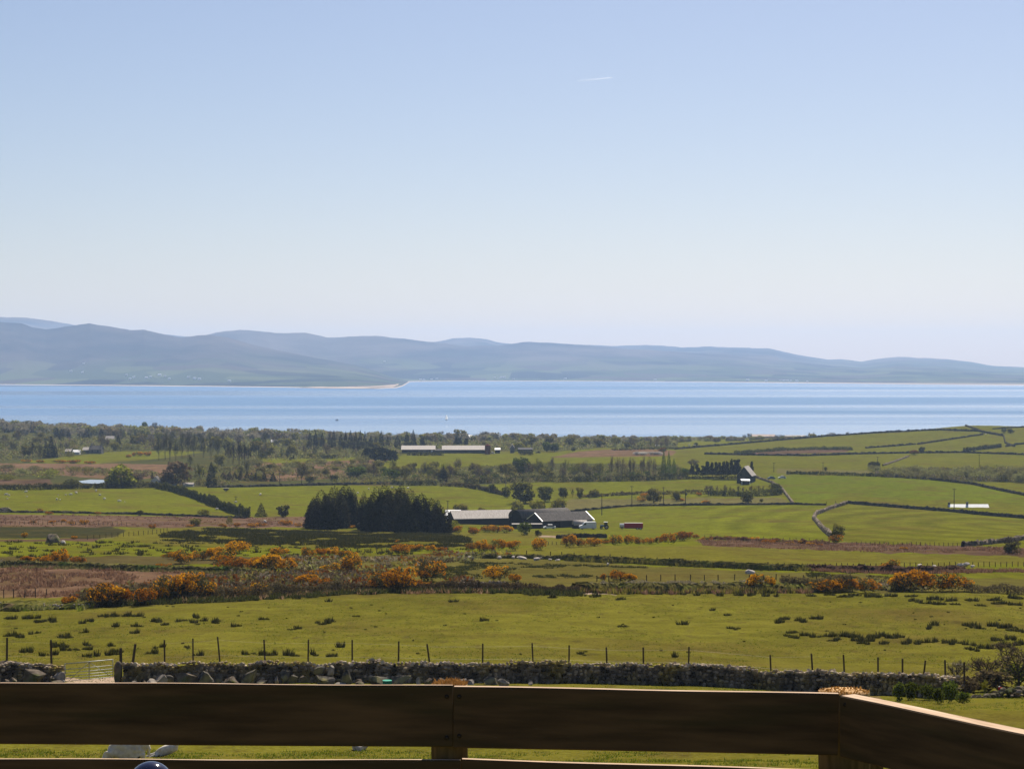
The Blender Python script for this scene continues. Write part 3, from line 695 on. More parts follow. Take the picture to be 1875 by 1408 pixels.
# post and wire fence standing just behind the wall
POSTM = nmat('weathered_post', (.030, .024, .018), (.075, .058, .042), 6, 0.9, (3, 3, 1), 6)
WIREM = nmat('fence_wire', (.20, .18, .16), (.30, .27, .24), 5, 0.6, metal=0.5)
_postmesh = {}
def post_mesh(r, h):
    k = (round(r, 3), round(h, 2))
    if k not in _postmesh:
        mb = MB(); n = 7; vs = []; fs = []
        for j in range(4):
            z = -0.3 + (h + 0.3) * j / 3
            vs += [(r * (1 + .12 * math.sin(2 * a + j)) * math.cos(a), r * (1 + .1 * math.cos(3 * a)) * math.sin(a), z) for a in (6.283 * i / n for i in range(n))]
        for j in range(3): fs += [(j * n + i, j * n + (i + 1) % n, (j + 1) * n + (i + 1) % n, (j + 1) * n + i) for i in range(n)]
        fs.append(tuple(range(3 * n, 4 * n))); _postmesh[k] = mb.add(vs, fs).mesh('post', POSTM)
    return _postmesh[k]

def wire_fence(label, posts, r=0.055, wires=(0.3, 0.65, 1.0), wr=0.004, name='wire_fence'):
    """posts: (x, y, height, lean_x) ground points; one thing, each post a part"""
    x0, y0 = posts[0][0], posts[0][1]; z0 = ground(x0, y0)
    t = thing(name, label, 'fence', (x0, y0, z0)); tops = []
    for i, (x, y, h, ln) in enumerate(posts):
        o = link('post', post_mesh(r, 1.0), t, (x - x0, y - y0, ground(x, y) - z0)); o.scale = (1, 1, h); o.rotation_euler = (R.uniform(-.04, .04), ln, R.random() * 3)
        tops.append((x - x0, y - y0, ground(x, y) - z0, h))
    mb = MB()
    for a, b in zip(tops[:-1], tops[1:]):
        for w_ in wires: mb.tube((a[0], a[1] - r, a[2] + a[3] * w_ * .92), (b[0], b[1] - r, b[2] + b[3] * w_ * .92), wr, None, 3, False)
    if wires: link('wire', mb.mesh('wire', WIREM), t)
    return t

def post_at(px, ytop, yground_row, lean=0.0):
    """a post whose foot hides behind the wall: its foot stands half a metre beyond the wall line"""
    xs = [p[0] / max(p[1], 1) for p in WL + WR]; u = ray(px, 1200)[0]
    d = np.interp(u, xs, [p[1] for p in WL + WR]) + 0.9; x = u * d
    h = ZC + ray(px, ytop)[1] * d - ground(x, d); return (x, d, h, lean)
PW = [(302, 1171, -.02), (354, 1169, .05), (406, 1165, .08), (487, 1171, .07), (563.5, 1171, .05), (645, 1171, 0), (729, 1174, .03), (791, 1178, -.13), (883.5, 1178, 0), (977.5, 1177, .03), (1041.5, 1181, .02), (1112.5, 1185, .05), (1178.5, 1185, 0), (1260, 1184, 0), (1413, 1198, -.08), (1490, 1196, -.06), (1548, 1198, -.05), (1608, 1203, 0), (1652.5, 1205, -.05), (1687.5, 1208, -.1), (1732, 1208, 0), (1766, 1211, -.06)]
wire_fence('leaning weathered posts and thin wire along the far side of the long stone wall', [post_at(x, y, 0, l) for x, y, l in PW], 0.052)
wire_fence('two dark posts with wire behind the short wall left of the gate', [post_at(-60, 1170, 0, 0), post_at(12, 1167, 0, -.02), post_at(95, 1171, 0, .02)], 0.068)
gpst = [post_at(221, 1186, 0, 0), post_at(238, 1178, 0, .13)]
tag(link('gatepost', post_mesh(0.09, 1.0), None, (gpst[0][0], gpst[0][1], ground(gpst[0][0], gpst[0][1])), 0, (1, 1, gpst[0][2])), 'short thick wooden post right behind the upright gate boulder', 'post')
o = tag(link('gatepost', post_mesh(0.08, 1.0), None, (gpst[1][0], gpst[1][1], ground(gpst[1][0], gpst[1][1])), 0, (1, 1, gpst[1][2])), 'leaning dark wooden post at the wall end by the gate', 'post'); o.rotation_euler = (0, .14, 0)

# boulders strewn along the foot of the wall: (x, foot row, width, height, label)
BL = [
 (16, 1226, 40, 15, 'flat pale slab lying on the wall left of gate', .85), (12, 1243, 16, 10, 'small brown stone before the wall at the left edge of the picture', 0), (25, 1243, 16, 12, 'small round stone second along the wall foot from picture left edge', 0),
 (62, 1248, 40, 32, 'big angular boulder with a bright slanting face, left of the gate', 0), (97, 1238, 15, 15, 'rounded stone between the big angular boulder and gate hinge', 0), (106, 1236, 26, 24, 'blocky pale boulder stacked against the hinge end of the left wall', 0), (106, 1250, 24, 11, 'low brown slab lying below the gate hinge', 0), (114, 1242, 12, 12, 'small pale stone against the gate hinge post', 0),
 (245, 1250, 17, 11, 'small pale triangular stone just right of the gate boulder', 0), (265, 1244, 14, 12, 'grey stone leaning on the wall just right of the gate', 0), (276, 1247, 24, 13, 'flat pale rock, third from the gate boulder', 0), (297, 1249, 24, 24, 'boulder with a bright curved right edge near the gate', 0), (307, 1238, 20, 18, 'dark rounded boulder touching the wall behind the bright-edged one', 0),
 (337, 1250, 42, 27, 'largest flat-topped boulder with pale ridges right of the gate', 0), (376, 1250, 33, 25, 'dark smooth round boulder beside the largest flat-topped one', 0), (399, 1245, 17, 18, 'pale upright stone wedged right of the dark round boulder', 0), (426, 1247, 29, 17, 'brown wedge-shaped rock sloping up to the right', 0), (457, 1250, 34, 36, 'tallest dark pointed boulder standing against the long wall', 0), (480, 1242, 24, 10, 'low brown slab right of the dark pointed boulder', 0), (506, 1239, 7, 15, 'thin upright pale stone on edge by the wall', 0),
 (521, 1243, 22, 25, 'dark angular boulder with a grey slanting side', 0), (535, 1243, 18, 18, 'grey slab leaning right against the dark angular boulder', 0), (560, 1244, 23, 13, 'small tan boulder left of the stacked pair', 0), (592, 1246, 38, 20, 'dark wide boulder carrying two pale stones on top', 0), (584, 1230, 22, 13, 'pale oblong stone on top of the dark wide boulder', .55), (606, 1234, 13, 16, 'pale stone tipped right of the oblong one on the stacked boulders', .4), (634, 1248, 22, 27, 'dark triangular boulder right of the stacked pair', 0), (624, 1252, 20, 6, 'flat pale pebble-like rock lying in the grass before the wall', 0), (658, 1242, 14, 8, 'small stone behind the tan one left of the teal tub', 0), (659, 1250, 18, 9, 'low tan stone left of the teal tub', 0),
 (686, 1246, 46, 19, 'long dark slab with pale top, left of the teal tub', 0), (733, 1247, 36, 20, 'dark sloping boulder right of the teal tub', 0), (727, 1248, 20, 7, 'thin flat stone right beside the teal tub', 0), (765, 1254, 9, 20, 'narrow pale stone standing tilted in the grass', 0), (785, 1252, 14, 15, 'small leaning grey stone in grass behind the middle post', 0), (806, 1246, 25, 16, 'brown pyramid-like boulder behind the torn post top', 0), (848, 1250, 18, 13, 'pale conical stone just right of the torn post top', 0), (864, 1250, 17, 9, 'smaller brown stone touching the pale conical one', 0), (896, 1249, 28, 17, 'dark smooth boulder with brown top near the wall middle', 0), (906, 1240, 14, 13, 'round mottled stone behind the dark smooth boulder', 0), (924, 1254, 23, 16, 'rightmost pale angular boulder lying apart in the grass', 0), (972, 1251, 9, 6, 'little pale stone at the wall foot right of all boulders', 0),
]
for i, (x, y, w_, h_, lab, lift) in enumerate(BL):
    d = 121.5 + (1252 - y) * 0.13 if y < 1253 else 119.0
    u, t = ray(x, y); X = u * d; z = ground(X, d); k = d / F
    if lift: z = ZC + t * d - 0.02
    dark = 'dark' in lab; pale = 'pale' in lab or 'bright' in lab
    if 'triangular' in lab or 'pointed' in lab or 'pyramid' in lab or 'conical' in lab or 'wedge' in lab:
        v = ROCKS_B[i].copy(); v[:, :2] *= (1.12 - 0.62 * (v[:, 2:3] + 1) / 2); v[:, 0] += 0.12 * v[:, 2]
    else: v = ROCKS_B[i].copy()
    ext = (v.max(0) - v.min(0)) / 2; sc = (w_ * k / 2 / ext[0], max(w_, h_) * k / 2 * 0.85 / ext[1], h_ * k / 2 * 1.12 / ext[2]); v = v * sc
    if 'slanting' in lab or 'leaning' in lab: v = v @ np.array([[.94, 0, -.34], [0, 1, 0], [.34, 0, .94]])
    me = mesh_np('boulder', v, ICO3[1], STONE if dark else (STONE_P if pale and w_ < 30 else BOULD))
    o = link('boulder', me, None, (X, d, z + h_ * k / 2 * 0.95 + (0 if lift else -h_ * k * 0.03)))
    tag(o, lab, 'boulder', 'boulders along the foot of the dry stone wall')

# teal feed tub
TEAL = nmat('teal_plastic', (.015, .16, .10), (.02, .19, .12), 6, 0.45); TEAL_L = nmat('teal_lid', (.10, .34, .25), (.13, .38, .28), 6, 0.4)
q = at(712, 1254); tub = thing('feed_tub', 'small teal plastic tub with pale lid among the boulders', 'tub', (q[0], 119.6, ground(q[0], 119.6)))
link('body', MB().tube((0, 0, -.02), (0, 0, .36), 0.26, 0.28, 20).mesh('body', TEAL), tub)
link('lid', MB().tube((0, 0, .36), (0, 0, .40), 0.295, 0.285, 20).mesh('lid', TEAL_L), tub)

# pale boulder in the gap between the rails
q = at(661, 1373); v = rock_shape(ICO3, np.random.default_rng(77), 5, 0.01) * (0.33, 0.3, 0.2)
tag(link('boulder', mesh_np('boulder', v, ICO3[1], PALES, True), None, (q[0], q[1], q[2] + 0.08)), 'low pale rounded rock in the near grass seen between the fence rails', 'boulder')

# ---------------------------------------------------------------- sheep
def wool_mat(name, a, b):
    m = nmat(name, a, b, 9, 1.0, detail=8, bump=1.0, bscale=26, spec=0.05); return m
WOOL = wool_mat('sheep_wool', (.54, .48, .40), (.72, .65, .55)); LAMBW = wool_mat('lamb_wool', (.60, .54, .46), (.76, .70, .61))
RADD = nmat('raddle_mark', (.55, .12, .09), (.62, .22, .17), 9, 1.0); FACE = nmat('sheep_face', (.5, .44, .38), (.62, .56, .5), 8, 0.9)

def skin(name, joints, bones, m, subs=2, lump=0.0):
    me = bpy.data.meshes.new(name); me.from_pydata([j[0] for j in joints], bones, [])
    o = bpy.data.objects.new(name, me); COL.objects.link(o)
    sk = o.modifiers.new('skin', 'SKIN')
    for i, j in enumerate(joints): me.skin_vertices[0].data[i].radius = (j[1], j[1] if len(j) < 3 else j[2])
    me.skin_vertices[0].data[0].use_root = True
    o.modifiers.new('sub', 'SUBSURF').levels = subs
    dg = bpy.context.evaluated_depsgraph_get(); ev = o.evaluated_get(dg); me2 = bpy.data.meshes.new_from_object(ev)
    bpy.data.objects.remove(o); bpy.data.meshes.remove(me); me2.name = name
    if lump:
        n = len(me2.vertices); c = np.empty(n * 3); me2.vertices.foreach_get('co', c); c = c.reshape(-1, 3)
        nn = np.empty(n * 3); me2.vertices.foreach_get('normal', nn); nn = nn.reshape(-1, 3)
        c += nn * (lump * (fbm(c[:, 0] * 11 + c[:, 1] * 7, c[:, 2] * 11 + c[:, 1] * 5, 9, 3) - 0.5) * np.clip((c[:, 2:3].T[0] - 0.3) * 6, 0, 1))[:, None]
        me2.vertices.foreach_set('co', c.ravel())
    me2.materials.clear(); me2.materials.append(m); me2.polygons.foreach_set('use_smooth', [True] * len(me2.polygons)); return me2

# a ewe standing head down, facing -x; about 0.75 m at the shoulder
EJ = [((.30, 0, .47), .30), ((0, 0, .46), .32), ((-.28, 0, .47), .28), ((-.47, 0, .45), .22), ((-.60, 0, .36), .16), ((-.70, 0, .25), .11), ((-.80, 0, .15), .055),
      ((.42, 0, .55), .15), ((.48, 0, .42), .05), ((.49, 0, .28), .035),
      ((.30, .13, .34), .10), ((.34, .13, .20), .04), ((.32, .13, .0), .028), ((.30, -.13, .34), .10), ((.34, -.13, .20), .04), ((.32, -.13, .0), .028),
      ((-.28, .12, .32), .08), ((-.28, .12, .17), .036), ((-.29, .12, .0), .028), ((-.28, -.12, .32), .08), ((-.28, -.12, .17), .036), ((-.29, -.12, .0), .028)]
EB = [(0, 1), (1, 2), (2, 3), (3, 4), (4, 5), (5, 6), (0, 7), (7, 8), (8, 9), (0, 10), (10, 11), (11, 12), (0, 13), (13, 14), (14, 15), (2, 16), (16, 17), (17, 18), (2, 19), (19, 20), (20, 21)]
EWE = skin('sheep', EJ, EB, WOOL, 3, 0.13)
EWE_S = skin('sheep', EJ, EB, LAMBW, 1)
def ears(o, x, y, z, s=1.0):
    for k in (-1, 1):
        link('ear', MB().ball((x, y + k * .085 * s, z), (.025 * s, .065 * s, .018 * s), 10, 6).mesh('ear', FACE, True), o)
q = at(236, 1399); d = 54.6; X = ray(238, 1390)[0] * d
ewe = tag(link('sheep', EWE, None, (X + .03, d, ground(X, d)), math.radians(14)), 'white sheep with red mark on its back, grazing between the fence rails', 'sheep')
ears(ewe, -.60, 0, .30)
mk = MB().ball((.02, 0, .755), (.20, .11, .06), 14, 8); link('raddle_patch', mk.mesh('raddle_patch', RADD, True), ewe)
# lying lamb, facing right, forelegs stretched to the left
LJ = [((.12, 0, .17), .13), ((-.05, 0, .16), .14), ((-.2, 0, .14), .10), ((.24, 0, .26), .075), ((.30, 0, .36), .06), ((.38, 0, .34), .035),
      ((-.26, -.10, .08), .05), ((-.38, -.14, .07), .03), ((-.47, -.20, .03), .02), ((-.20, -.16, .07), .045), ((-.30, -.22, .05), .026), ((-.36, -.28, .02), .018)]
LB = [(0, 1), (1, 2), (0, 3), (3, 4), (4, 5), (2, 6), (6, 7), (7, 8), (2, 9), (9, 10), (10, 11)]
d = 61.5; X = ray(305, 1372)[0] * d
lamb = tag(link('lamb', skin('lamb', LJ, LB, LAMBW, 3, 0.04), None, (X, d, ground(X, d) - 0.03), math.radians(-14), (1.25, 1.25, 1.35)), 'white lamb lying with hind legs stretched out, right of the grazing sheep', 'lamb')
ears(lamb, .29, 0, .41, 0.7)
# ---------------------------------------------------------------- plants: unit-size prototypes (1 wide, 1 tall), shared by every copy
L_OLIVE = leafmat('leaf_olive', (.080, .075, .014), (.18, .158, .03), (.24, .20, .04))
L_GREEN = leafmat('leaf_green', (.035, .050, .008), (.090, .115, .014), (.13, .15, .022))
L_YELL = leafmat('leaf_yellow_green', (.08, .085, .012), (.20, .19, .02), (.26, .24, .035))
L_WILL = leafmat('leaf_willow', (.095, .096, .032), (.20, .19, .065), (.26, .24, .09))
L_BROWN = leafmat('twig_brown', (.085, .063, .033), (.18, .135, .072), (.24, .19, .10), 0.45)
L_GREY = leafmat('twig_grey', (.11, .092, .064), (.20, .17, .115), (.26, .22, .15), 0.45)
L_CON = leafmat('conifer_needles', (.009, .010, .006), (.024, .024, .011), (.044, .040, .018), 0.08)
L_CON2 = leafmat('conifer_needles_brown', (.020, .017, .010), (.048, .040, .020), (.078, .064, .034), 0.15)
L_GORSE = leafmat('gorse_spines', (.030, .032, .011), (.085, .072, .026), (.12, .09, .04), 0.3)
L_BLOOM = leafmat('gorse_bloom', (.36, .135, .004), (.62, .27, .006), (.72, .38, .012), 0.35)
L_RUST = leafmat('rusty_bloom', (.16, .062, .012), (.30, .12, .015), (.36, .17, .03), 0.2)
L_RUSH = leafmat('rush_stems', (.026, .030, .009), (.065, .066, .018), (.10, .085, .03), 0.3)
L_BRAM = leafmat('bramble', (.055, .042, .022), (.125, .095, .048), (.18, .15, .06), 0.35)
L_HEDGE = leafmat('hedge_leaf', (.036, .038, .010), (.092, .088, .022), (.14, .125, .035), 0.35)
L_GRASS = leafmat('grass_blade', (.06, .082, .008), (.105, .125, .012), (.16, .155, .035), 0.5)
L_BRK = leafmat('dead_bracken', (.12, .066, .036), (.23, .135, .080), (.32, .21, .13), 0.4)
BARK = nmat('bark', (.028, .024, .020), (.075, .064, .052), 6, 0.95)

def cards(P, size, rng, up=0.0, thin=1.0, out=None):
    """three-cornered leaf clumps at points P, facing about at random (out: pull their plane outward)"""
    n = len(P); a = rng.normal(size=(n, 3)); b = rng.normal(size=(n, 3))
    if out is not None: a = a * 0.8 + out
    a[:, 2] += up; a /= np.linalg.norm(a, axis=1, keepdims=True)
    b -= (b * a).sum(1, keepdims=True) * a; b /= np.linalg.norm(b, axis=1, keepdims=True)
    s = np.asarray(size) * (0.6 + 0.8 * rng.random((n, 1))); s = s.reshape(n, 1)
    v = np.stack([P - a * s * .8 - b * s * .55 * thin, P - a * s * .2 + b * s * .75 * thin, P + a * s], 1).reshape(-1, 3)
    return v, np.arange(3 * n).reshape(-1, 3)

def ellips(rng, n, c, r, shell=0.45):
    d = rng.normal(size=(n, 3)); d /= np.linalg.norm(d, axis=1, keepdims=True)
    q = (shell + (1 - shell) * rng.random((n, 1)) ** 0.6)
    return np.array(c) + d * q * np.array(r), d

def twigs(rng, segs, levels, spread, r0=0.012, n_child=3, L=0.3, droop=0.0, seed_dir=(0, 0, 1), start=(0, 0, 0)):
    """branching thin three-sided sticks"""
    V, Fc = [], []
    def go(p, d, L, r, lev):
        q = p + d * L; a = np.cross(d, [0.3, 0.9, 0.2]); a /= np.linalg.norm(a); b = np.cross(d, a); o = len(V)
        for k in range(3):
            t = 2.094 * k; V.append(p + r * (math.cos(t) * a + math.sin(t) * b))
        for k in range(3):
            t = 2.094 * k; V.append(q + r * .6 * (math.cos(t) * a + math.sin(t) * b))
        for k in range(3): Fc.append((o + k, o + (k + 1) % 3, o + 3 + (k + 1) % 3)); Fc.append((o + k, o + 3 + (k + 1) % 3, o + 3 + k))
        if lev > 0:
            for _ in range(n_child):
                e = d + rng.normal(size=3) * spread; e[2] += 0.15 - droop; e /= np.linalg.norm(e)
                go(p + d * L * rng.uniform(.45, 1.0), e, L * rng.uniform(.6, .85), r * .62, lev - 1)
    d = np.array(seed_dir, float); d /= np.linalg.norm(d); go(np.array(start, float), d, L, r0, levels)
    return np.array(V), np.array(Fc)

def fit(v, extra=None):
    """scale to 1 wide, 1 tall, foot at zero"""
    lo, hi = np.percentile(v, 0.5, 0), np.percentile(v, 99.5, 0)
    k = np.array([1 / max(hi[0] - lo[0], 1e-6), 1 / max(hi[1] - lo[1], 1e-6), 1 / max(hi[2], 1e-6)]); c = np.array([(lo[0] + hi[0]) / 2, (lo[1] + hi[1]) / 2, 0])
    return (v - c) * k

def trunk_mesh(rng, h=0.55, r=0.035, limbs=5, spread=0.28, z0=-0.04):
    mb = MB(); pts = [(0, 0, z0)]
    for i in range(1, 5): pts.append((rng.normal() * .012 * i, rng.normal() * .012 * i, h * i / 4))
    for i in range(4): mb.tube(pts[i], pts[i + 1], r * (1.15 - .2 * i), r * (.95 - .2 * i), 6, False)
    for k in range(limbs):
        a = 6.283 * k / limbs + rng.random(); b = pts[2 + k % 3]
        mb.tube(b, (b[0] + spread * math.cos(a), b[1] + spread * math.sin(a), b[2] + rng.uniform(.18, .34)), r * .45, r * .12, 5, False)
    return mb.mesh('trunk', BARK, True)

PROTO = {}
def proto(kind, var):
    key = (kind, var)
    if key in PROTO: return PROTO[key]
    rng = np.random.default_rng(abs(hash_of(kind)) + var * 101); parts = []
    def crown(blobs, n, size, m, shell=0.5, up=0.0, thin=1.0, out=0.0, cull=0.0):
        vol = np.array([r[0] * r[1] * r[2] for _, r in blobs]) ** (2 / 3.0); vol /= vol.sum(); P, Dd = [], []
        for (c, r), q in zip(blobs, vol):
            p, d = ellips(rng, max(8, int(n * q)), c, r, shell); P.append(p); Dd.append(d)
        P = np.concatenate(P); Dd = np.concatenate(Dd)
        k = fbm(P[:, 0] * 5 + P[:, 1] * 3, P[:, 2] * 6 + P[:, 1] * 3, var + 7, 3) > cull; P, Dd = P[k], Dd[k]
        return cards(P, size, rng, up, thin, Dd * out if out else None)
    if kind == 'round':
        bl = [((0, 0, .46), (.37, .37, .42))] + [((.30 * math.cos(a) * rng.uniform(.7, 1.1), .30 * math.sin(a), rng.uniform(.16, .74)), (.20, .20, .17)) for a in np.linspace(0, 6.28, 9)[:-1] + rng.random()]
        v, f = crown(bl, 1300, .055, None, .5, cull=.33); v = fit(v); parts = [('trunk', trunk_mesh(rng, .5, .035), BARK), ('crown', (v, f), 'leaf')]
    elif kind == 'conifer':
        P = []; S = []
        for i in range(30):
            z = .05 + .93 * i / 29; r = .5 * max(0.0, 1 - z) ** .8 * rng.uniform(.8, 1.12) + .015
            n = int(16 + 50 * r * 2)
            for k in range(n):
                a = rng.random() * 6.283; q = r * (0.25 + .75 * math.sqrt(rng.random())); P.append((q * math.cos(a), q * math.sin(a), z - .14 * q + rng.normal() * .012)); S.append(.018 + .05 * max(0.0, 1 - z) ** .5)
        P = np.array(P); out = np.stack([P[:, 0], P[:, 1], -np.hypot(P[:, 0], P[:, 1]) * .25 + .10], -1) * 5
        v, f = cards(P, np.array(S)[:, None], rng, 0, .45, out); v = fit(v); parts = [('trunk', MB().tube((0, 0, -.04), (0, 0, .9), .03, .006, 7, False).mesh('trunk', BARK), BARK), ('crown', (v, f), 'leaf')]
    elif kind == 'spruce':                                    # broad, bushy to the ground, several leaders
        P, S, O_ = [], [], []
        for (cx, cy, zt, w_) in [(0, 0, 1.0, .5)] + [(rng.uniform(-.28, .28), rng.uniform(-.28, .28), rng.uniform(.72, .95), .30) for _ in range(4)]:
            for i in range(26):
                z = .04 + (zt - .04) * i / 25; t = z / zt; r = w_ * min(1.0, max(0.0, 1 - t) ** .56 * 1.2) * rng.uniform(.82, 1.1) + .012
                for k in range(int(20 + 120 * r)):
                    a = rng.random() * 6.283; q = r * (.4 + .6 * math.sqrt(rng.random())); P.append((cx + q * math.cos(a), cy + q * math.sin(a), z + .05 * q)); S.append(.026 + max(0.0, .045 * (1 - t)) ** 1.0); O_.append((math.cos(a), math.sin(a), .35))
        v, f = cards(np.array(P), np.array(S)[:, None], rng, 0, .5, np.array(O_) * 1.6); v = fit(v); parts = [('trunk', MB().tube((0, 0, -.04), (0, 0, .8), .03, .006, 7, False).mesh('trunk', BARK), BARK), ('crown', (v, f), 'leaf')]
    elif kind == 'pine':                                      # bare lower stem, ragged upper crown
        bl = [((rng.normal() * .05, rng.normal() * .05, z), (.5 * (1.15 - z) * .85 + .12, .5 * (1.15 - z) * .85 + .12, .10)) for z in (.34, .46, .57, .68, .78, .87, .94)]
        v, f = crown(bl, 900, .055, None, .3, cull=.30); v = fit(v); parts = [('trunk', trunk_mesh(rng, .7, .03, 4, .2), BARK), ('crown', (v, f), 'leaf')]
    elif kind == 'birch':                                     # tall, thin, airy
        vt, ft = [], []; o = 0
        for k in range(5):
            a, b = twigs(rng, 0, 4, .42, .010, 3, .30, 0, (rng.normal() * .16, rng.normal() * .16, 1), (rng.uniform(-.12, .12), rng.uniform(-.12, .12), 0)); vt.append(a); ft.append(b + o); o += len(a)
        vt = np.concatenate(vt); ft = np.concatenate(ft); P = vt[rng.integers(len(vt), size=620)]; P = P[P[:, 2] > .22 * vt[:, 2].max()]
        v, f = cards(P + rng.normal(size=P.shape) * .012, .030, rng, .3, .6); parts = [('trunk', (vt, ft), BARK), ('crown', (v, f), 'leaf')]
        lo, hi = vt.min(0), vt.max(0); kx = np.array([1 / (hi[0] - lo[0]), 1 / (hi[1] - lo[1]), 1 / hi[2]]); cc = np.array([(hi[0] + lo[0]) / 2, (hi[1] + lo[1]) / 2, 0])
        parts = [(n_, ((q[0] - cc) * kx, q[1]), m_) for n_, q, m_ in parts]
    elif kind == 'bare':                                      # leafless round-headed tree
        vt, ft = [], []; o = 0
        a, b = twigs(rng, 0, 0, .3, .03, 0, .30); vt.append(a); ft.append(b); o += len(a)
        for k in range(7):
            g = 6.283 * k / 7; a, b = twigs(rng, 0, 4, .5, .016, 3, .22, 0, (math.cos(g) * .8, math.sin(g) * .8, .8), (0, 0, rng.uniform(.2, .3))); vt.append(a); ft.append(b + o); o += len(a)
        vt = np.concatenate(vt); ft = np.concatenate(ft); P = vt[rng.integers(len(vt), size=520)]; P = P[P[:, 2] > .35 * vt[:, 2].max()]
        v, f = cards(P + rng.normal(size=P.shape) * .015, .032, rng, .3, .5)
        lo, hi = vt.min(0), vt.max(0); kx = np.array([1 / (hi[0] - lo[0]), 1 / (hi[1] - lo[1]), 1 / hi[2]]); cc = np.array([(hi[0] + lo[0]) / 2, (hi[1] + lo[1]) / 2, 0])
        parts = [('trunk', ((vt - cc) * kx, ft), BARK), ('crown', ((v - cc) * kx, f), 'leaf')]
    elif kind == 'willow':                                    # dome of upswept sprays
        bl = [((0, 0, .40), (.36, .36, .42))] + [((rng.uniform(-.34, .34), rng.uniform(-.3, .3), rng.uniform(.22, .55)), (.22, .22, .24)) for _ in range(7)]
        v, f = crown(bl, 780, .055, None, .55, 1.1, .5, .7, cull=.30); v = fit(v); v[:, 2] = np.maximum(v[:, 2], -.02); parts = [('', (v, f), 'leaf')]
    elif kind == 'bush':
        bl = [((0, 0, .42), (.38, .38, .42))] + [((rng.uniform(-.33, .33), rng.uniform(-.3, .3), rng.uniform(.25, .6)), (.22, .22, .24)) for _ in range(6)]
        v, f = crown(bl, 760, .06, None, .5, cull=.33); v = fit(v); v[:, 2] = np.maximum(v[:, 2], -.03); parts = [('', (v, f), 'leaf')]
    elif kind in ('gorse', 'heath'):
        bl = [((0, 0, .40), (.36, .36, .40))] + [((rng.uniform(-.36, .36), rng.uniform(-.3, .3), rng.uniform(.2, .62)), (rng.uniform(.14, .22), .2, rng.uniform(.15, .26))) for _ in range(9)]
        v, f = crown(bl, 1150, .05, None, .5, .6, .5, .4, cull=.34); vf = fit(v); lo = None
        P, Dd = [], []
        for c, r in bl:
            p, d = ellips(rng, 190 if kind == 'gorse' else 60, c, (r[0] * 1.06, r[1] * 1.06, r[2] * 1.06), .86); P.append(p); Dd.append(d)
        P = np.concatenate(P); Dd = np.concatenate(Dd)
        k = (fbm(P[:, 0] * 4.5 + P[:, 1] * 2, P[:, 2] * 4.5 + P[:, 1] * 3, var + 31, 3) > .43) & ((Dd[:, 2] > -.35) | (rng.random(len(P)) < .25)) & (P[:, 2] > .22); P = P[k]
        vb, fb = cards(P, .040, rng, .5, .8)
        lo_, hi_ = np.percentile(v, .5, 0), np.percentile(v, 99.5, 0); kk = np.array([1 / (hi_[0] - lo_[0]), 1 / (hi_[1] - lo_[1]), 1 / hi_[2]]); cc = np.array([(lo_[0] + hi_[0]) / 2, (lo_[1] + hi_[1]) / 2, 0])
        vb = (vb - cc) * kk; vf[:, 2] = np.maximum(vf[:, 2], -.03); parts = [('foliage', (vf, f), 'leaf'), ('blossom', (vb, fb), 'bloom')]
    PROTO[key] = parts
    return parts

def hash_of(s): return sum((i + 1) * ord(c) * 7 for i, c in enumerate(s))

_pm = {}
def part_mesh(kind, var, i, m):
    key = (kind, var, i, m.name)
    if key not in _pm:
        n, d, _ = proto(kind, var)[i]
        _pm[key] = d if isinstance(d, bpy.types.Mesh) else mesh_np(n or kind, d[0], d[1], m)
    return _pm[key]

NVAR = {'round': 4, 'conifer': 3, 'spruce': 4, 'pine': 3, 'birch': 4, 'bare': 3, 'willow': 4, 'bush': 4, 'gorse': 5, 'heath': 3}
_cnt = [0]
def plant(name, kind, leaf, label, cat, group, x, y, w_, h_, bloom=None, z=None):
    """one plant at a ground point, w_ and h_ in metres; its parts are children"""
    _cnt[0] += 1; var = (_cnt[0] * 7 + int(x * 3)) % NVAR[kind]; ps = proto(kind, var); z = ground(x, y) if z is None else z
    rz = (_cnt[0] * 2.399) % 6.283; sc = (w_, w_ * 0.95, h_)
    if len(ps) == 1:
        o = link(name, part_mesh(kind, var, 0, leaf), None, (x, y, z - 0.02 * h_), rz, sc); return tag(o, label, cat, group)
    t = thing(name, label, cat, (x, y, z - 0.02 * h_), rz, group, sc)
    for i, (n, d, m) in enumerate(ps):
        mm = leaf if m == 'leaf' else (bloom or L_BLOOM if m == 'bloom' else m)
        link(n, part_mesh(kind, var, i, mm), t)
    return t

def plant_px(name, kind, leaf, label, cat, group, px, py, wpx, hpx, bloom=None, near=20, far=2300):
    x, y, z, d = at(px, py, near, far); return plant(name, kind, leaf, label, cat, group, x, y, wpx * d / F, hpx * d / F, bloom)

def plant_row(name, kind, leaf, look, where, cat, group, items, bloom=None, shared=None):
    """items (x, foot row, width, height) in photograph pixels"""
    labs = row_labels(look, where, items) if not shared else [shared] * len(items)
    for (x, y, w_, h_), lab in zip(items, labs): plant_px(name, kind, leaf, lab, cat, group, x, y, w_, h_, bloom)

def strip_points(pxs, step_px=4):
    """pixel polyline -> ground points"""
    out = []
    for (x0, y0), (x1, y1) in zip(pxs[:-1], pxs[1:]):
        n = max(1, int((abs(x1 - x0) + abs(y1 - y0)) / step_px))
        for i in range(n): out.append((x0 + (x1 - x0) * i / n, y0 + (y1 - y0) * i / n))
    out.append(pxs[-1]); return [at(*p)[:2] for p in out]

